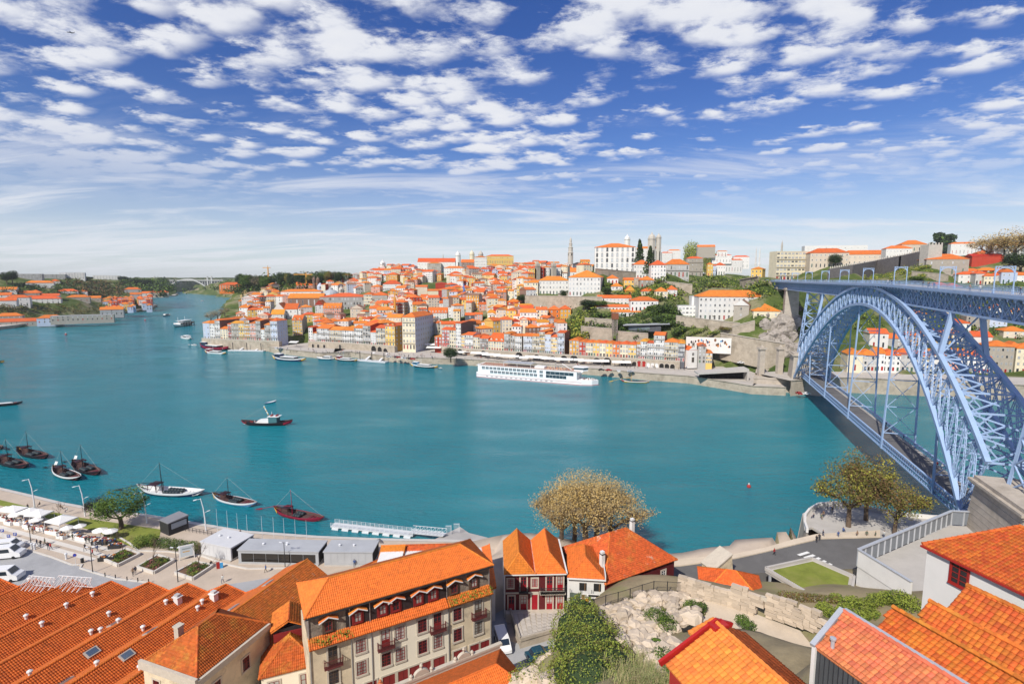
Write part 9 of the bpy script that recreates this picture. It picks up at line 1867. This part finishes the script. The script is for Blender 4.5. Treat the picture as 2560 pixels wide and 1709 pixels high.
for i,(l_,poly,n,r_,mm) in enumerate([('dark green gardens on the left bank',[(-20,742),(60,712),(150,708),(220,730),(200,748),(60,738)],130,5,GD_),('scrubby brown hillside on the left bank',[(150,706),(300,704),(330,730),(300,745),(220,742)],170,6,[LEAF['olive'],LEAF['brown'],LEAF['dark'],LEAF['green']]),('dark wood on the left headland',[(285,712),(330,702),(420,705),(435,735),(390,742),(330,728)],220,9,GD_),('bushes on the lower left bank terraces',[(-20,800),(-20,770),(130,770),(260,765),(260,785),(110,792)],150,4,[LEAF['dark'],LEAF['olive'],LEAF['brown']]),('far wooded slope behind the concrete bridge',[(400,733),(405,708),(480,706),(560,706),(640,700),(640,735),(600,738)],10,9,GD_)]): scrub('bank_vegetation',l_,TL,poly,n,r_,mm,30,60 + i,560,2600)
scrub('hill_wood','wood on the hills above the river bend',TN,[(535,726),(600,698),(690,692),(800,690),(800,715),(690,742),(600,738)],330,8,GD_,30,77,700,2200); scrub('hill_scrub','ochre scrub on the quarry slope',TN,[(590,745),(640,720),(730,715),(730,745),(650,755)],120,5,[LEAF['olive'],LEAF['tan'],LEAF['green']],30,78,500,1800)
for i,(x,y,tp,w_) in enumerate([(32,712,676,24),(18,712,680,24),(308,705,690,22),(225,702,692,16),(340,712,697,22),(365,716,698,26)]): tr('dark tree on the left bank skyline, %s from left' % nth([2,1,4,3,5,6][i]),x,y,tp,w_,'dark',i % 3 + 1,TL,2400,'trees on the left skyline')
# distant concrete arch bridge
Yb = 2350.0; t = thing('concrete_bridge','distant pale concrete arch bridge closing the river view','bridge',(0,0,0)); CB = mat('concrete_far',(.50,.50,.48),.9,.05); f_ = lambda x,y: GD(x,y,Yb); a,b = f_(385,700.5),f_(560,700.5); m = MB(); m.bar(a,b,20,4,CB); m.obj('deck',t)
for s in (-7,7):
 m = MB(); n = 24; A_,C_ = f_(409,720),f_(533,729); pts = [Vector((lerp(A_.x,C_.x,i / n),Yb + s,lerp(4,62,4 * (i / n) * (1 - i / n)))) for i in range(n + 1)]
 for p,q in zip(pts,pts[1:]): m.bar(p,q,5,4.5,CB)
 m.obj('arch',t)
for i in range(28): x = 390 + i * 6.2; P = f_(x,703); u = (P.x - A_.x) / (C_.x - A_.x); zb = lerp(4,62,4 * u * (1 - u)) if 0 < u < 1 else 8; m = MB(); m.box(P.x - 1,Yb - 7,zb,P.x + 1,Yb + 7,58,CB); m.obj('spandrel_pier',t) if zb < 55 else None
for x in (389,521,531): P = f_(x,700); m = MB(); m.box(P.x - 2.5,Yb - 9,0,P.x + 2.5,Yb - 4,76,CB); m.obj('pylon',t)
bt('yellow and orange terraced apartment block by the river bend',552,606,727,712,wall='orange',floors=4,cols=10,dp=20,name='apartment_block',cat='building'); bt('big orange roofed warehouse with ochre chimney block near left tip',600,660,766,752,wall='stone',floors=2,cols=6,dp=40,rise=8); bt('white low building below the quarry',612,650,744,735,wall='white',floors=2,cols=8,dp=16,roof='old')
# airliner and air
P = GD(176,82,3000); t = thing('airliner','tiny airliner in the upper left sky','aircraft',P,R(200)); m = MB(); m.tube([(-18,0,0),(-14,0,.3),(12,0,.3),(18,0,0)],[.6,2,2,.3],IRON,8); m.obj('fuselage',t); m = MB(); [m.poly([(3,0,0),(-2,s * 17,1.5),(-4.5,s * 17,1.5),(-4,0,0)],IRON) for s in (-1,1)]; m.poly([(-14,0,1),(-18,0,7),(-19,0,7),(-18,0,1)],IRON); m.obj('wings',t)
m = MB(); m.box(-4500,-300,-6.5,4500,5000,128,GROUND); hz_ = m.mesh('haze'); hz_.materials.clear(); hm = bpy.data.materials.new('haze_air'); hm.use_nodes = True; nt2 = hm.node_tree; nt2.nodes.clear(); vo_ = nt2.nodes.new('ShaderNodeVolumePrincipled'); vo_.inputs['Density'].default_value = 0.00005; vo_.inputs['Color'].default_value = (.86,.90,.96,1); ou = nt2.nodes.new('ShaderNodeOutputMaterial'); nt2.links.new(vo_.outputs[0],ou.inputs['Volume']); hz_.materials.append(hm); tag(inst('haze',hz_),'thin pale haze in the air',kind='stuff')
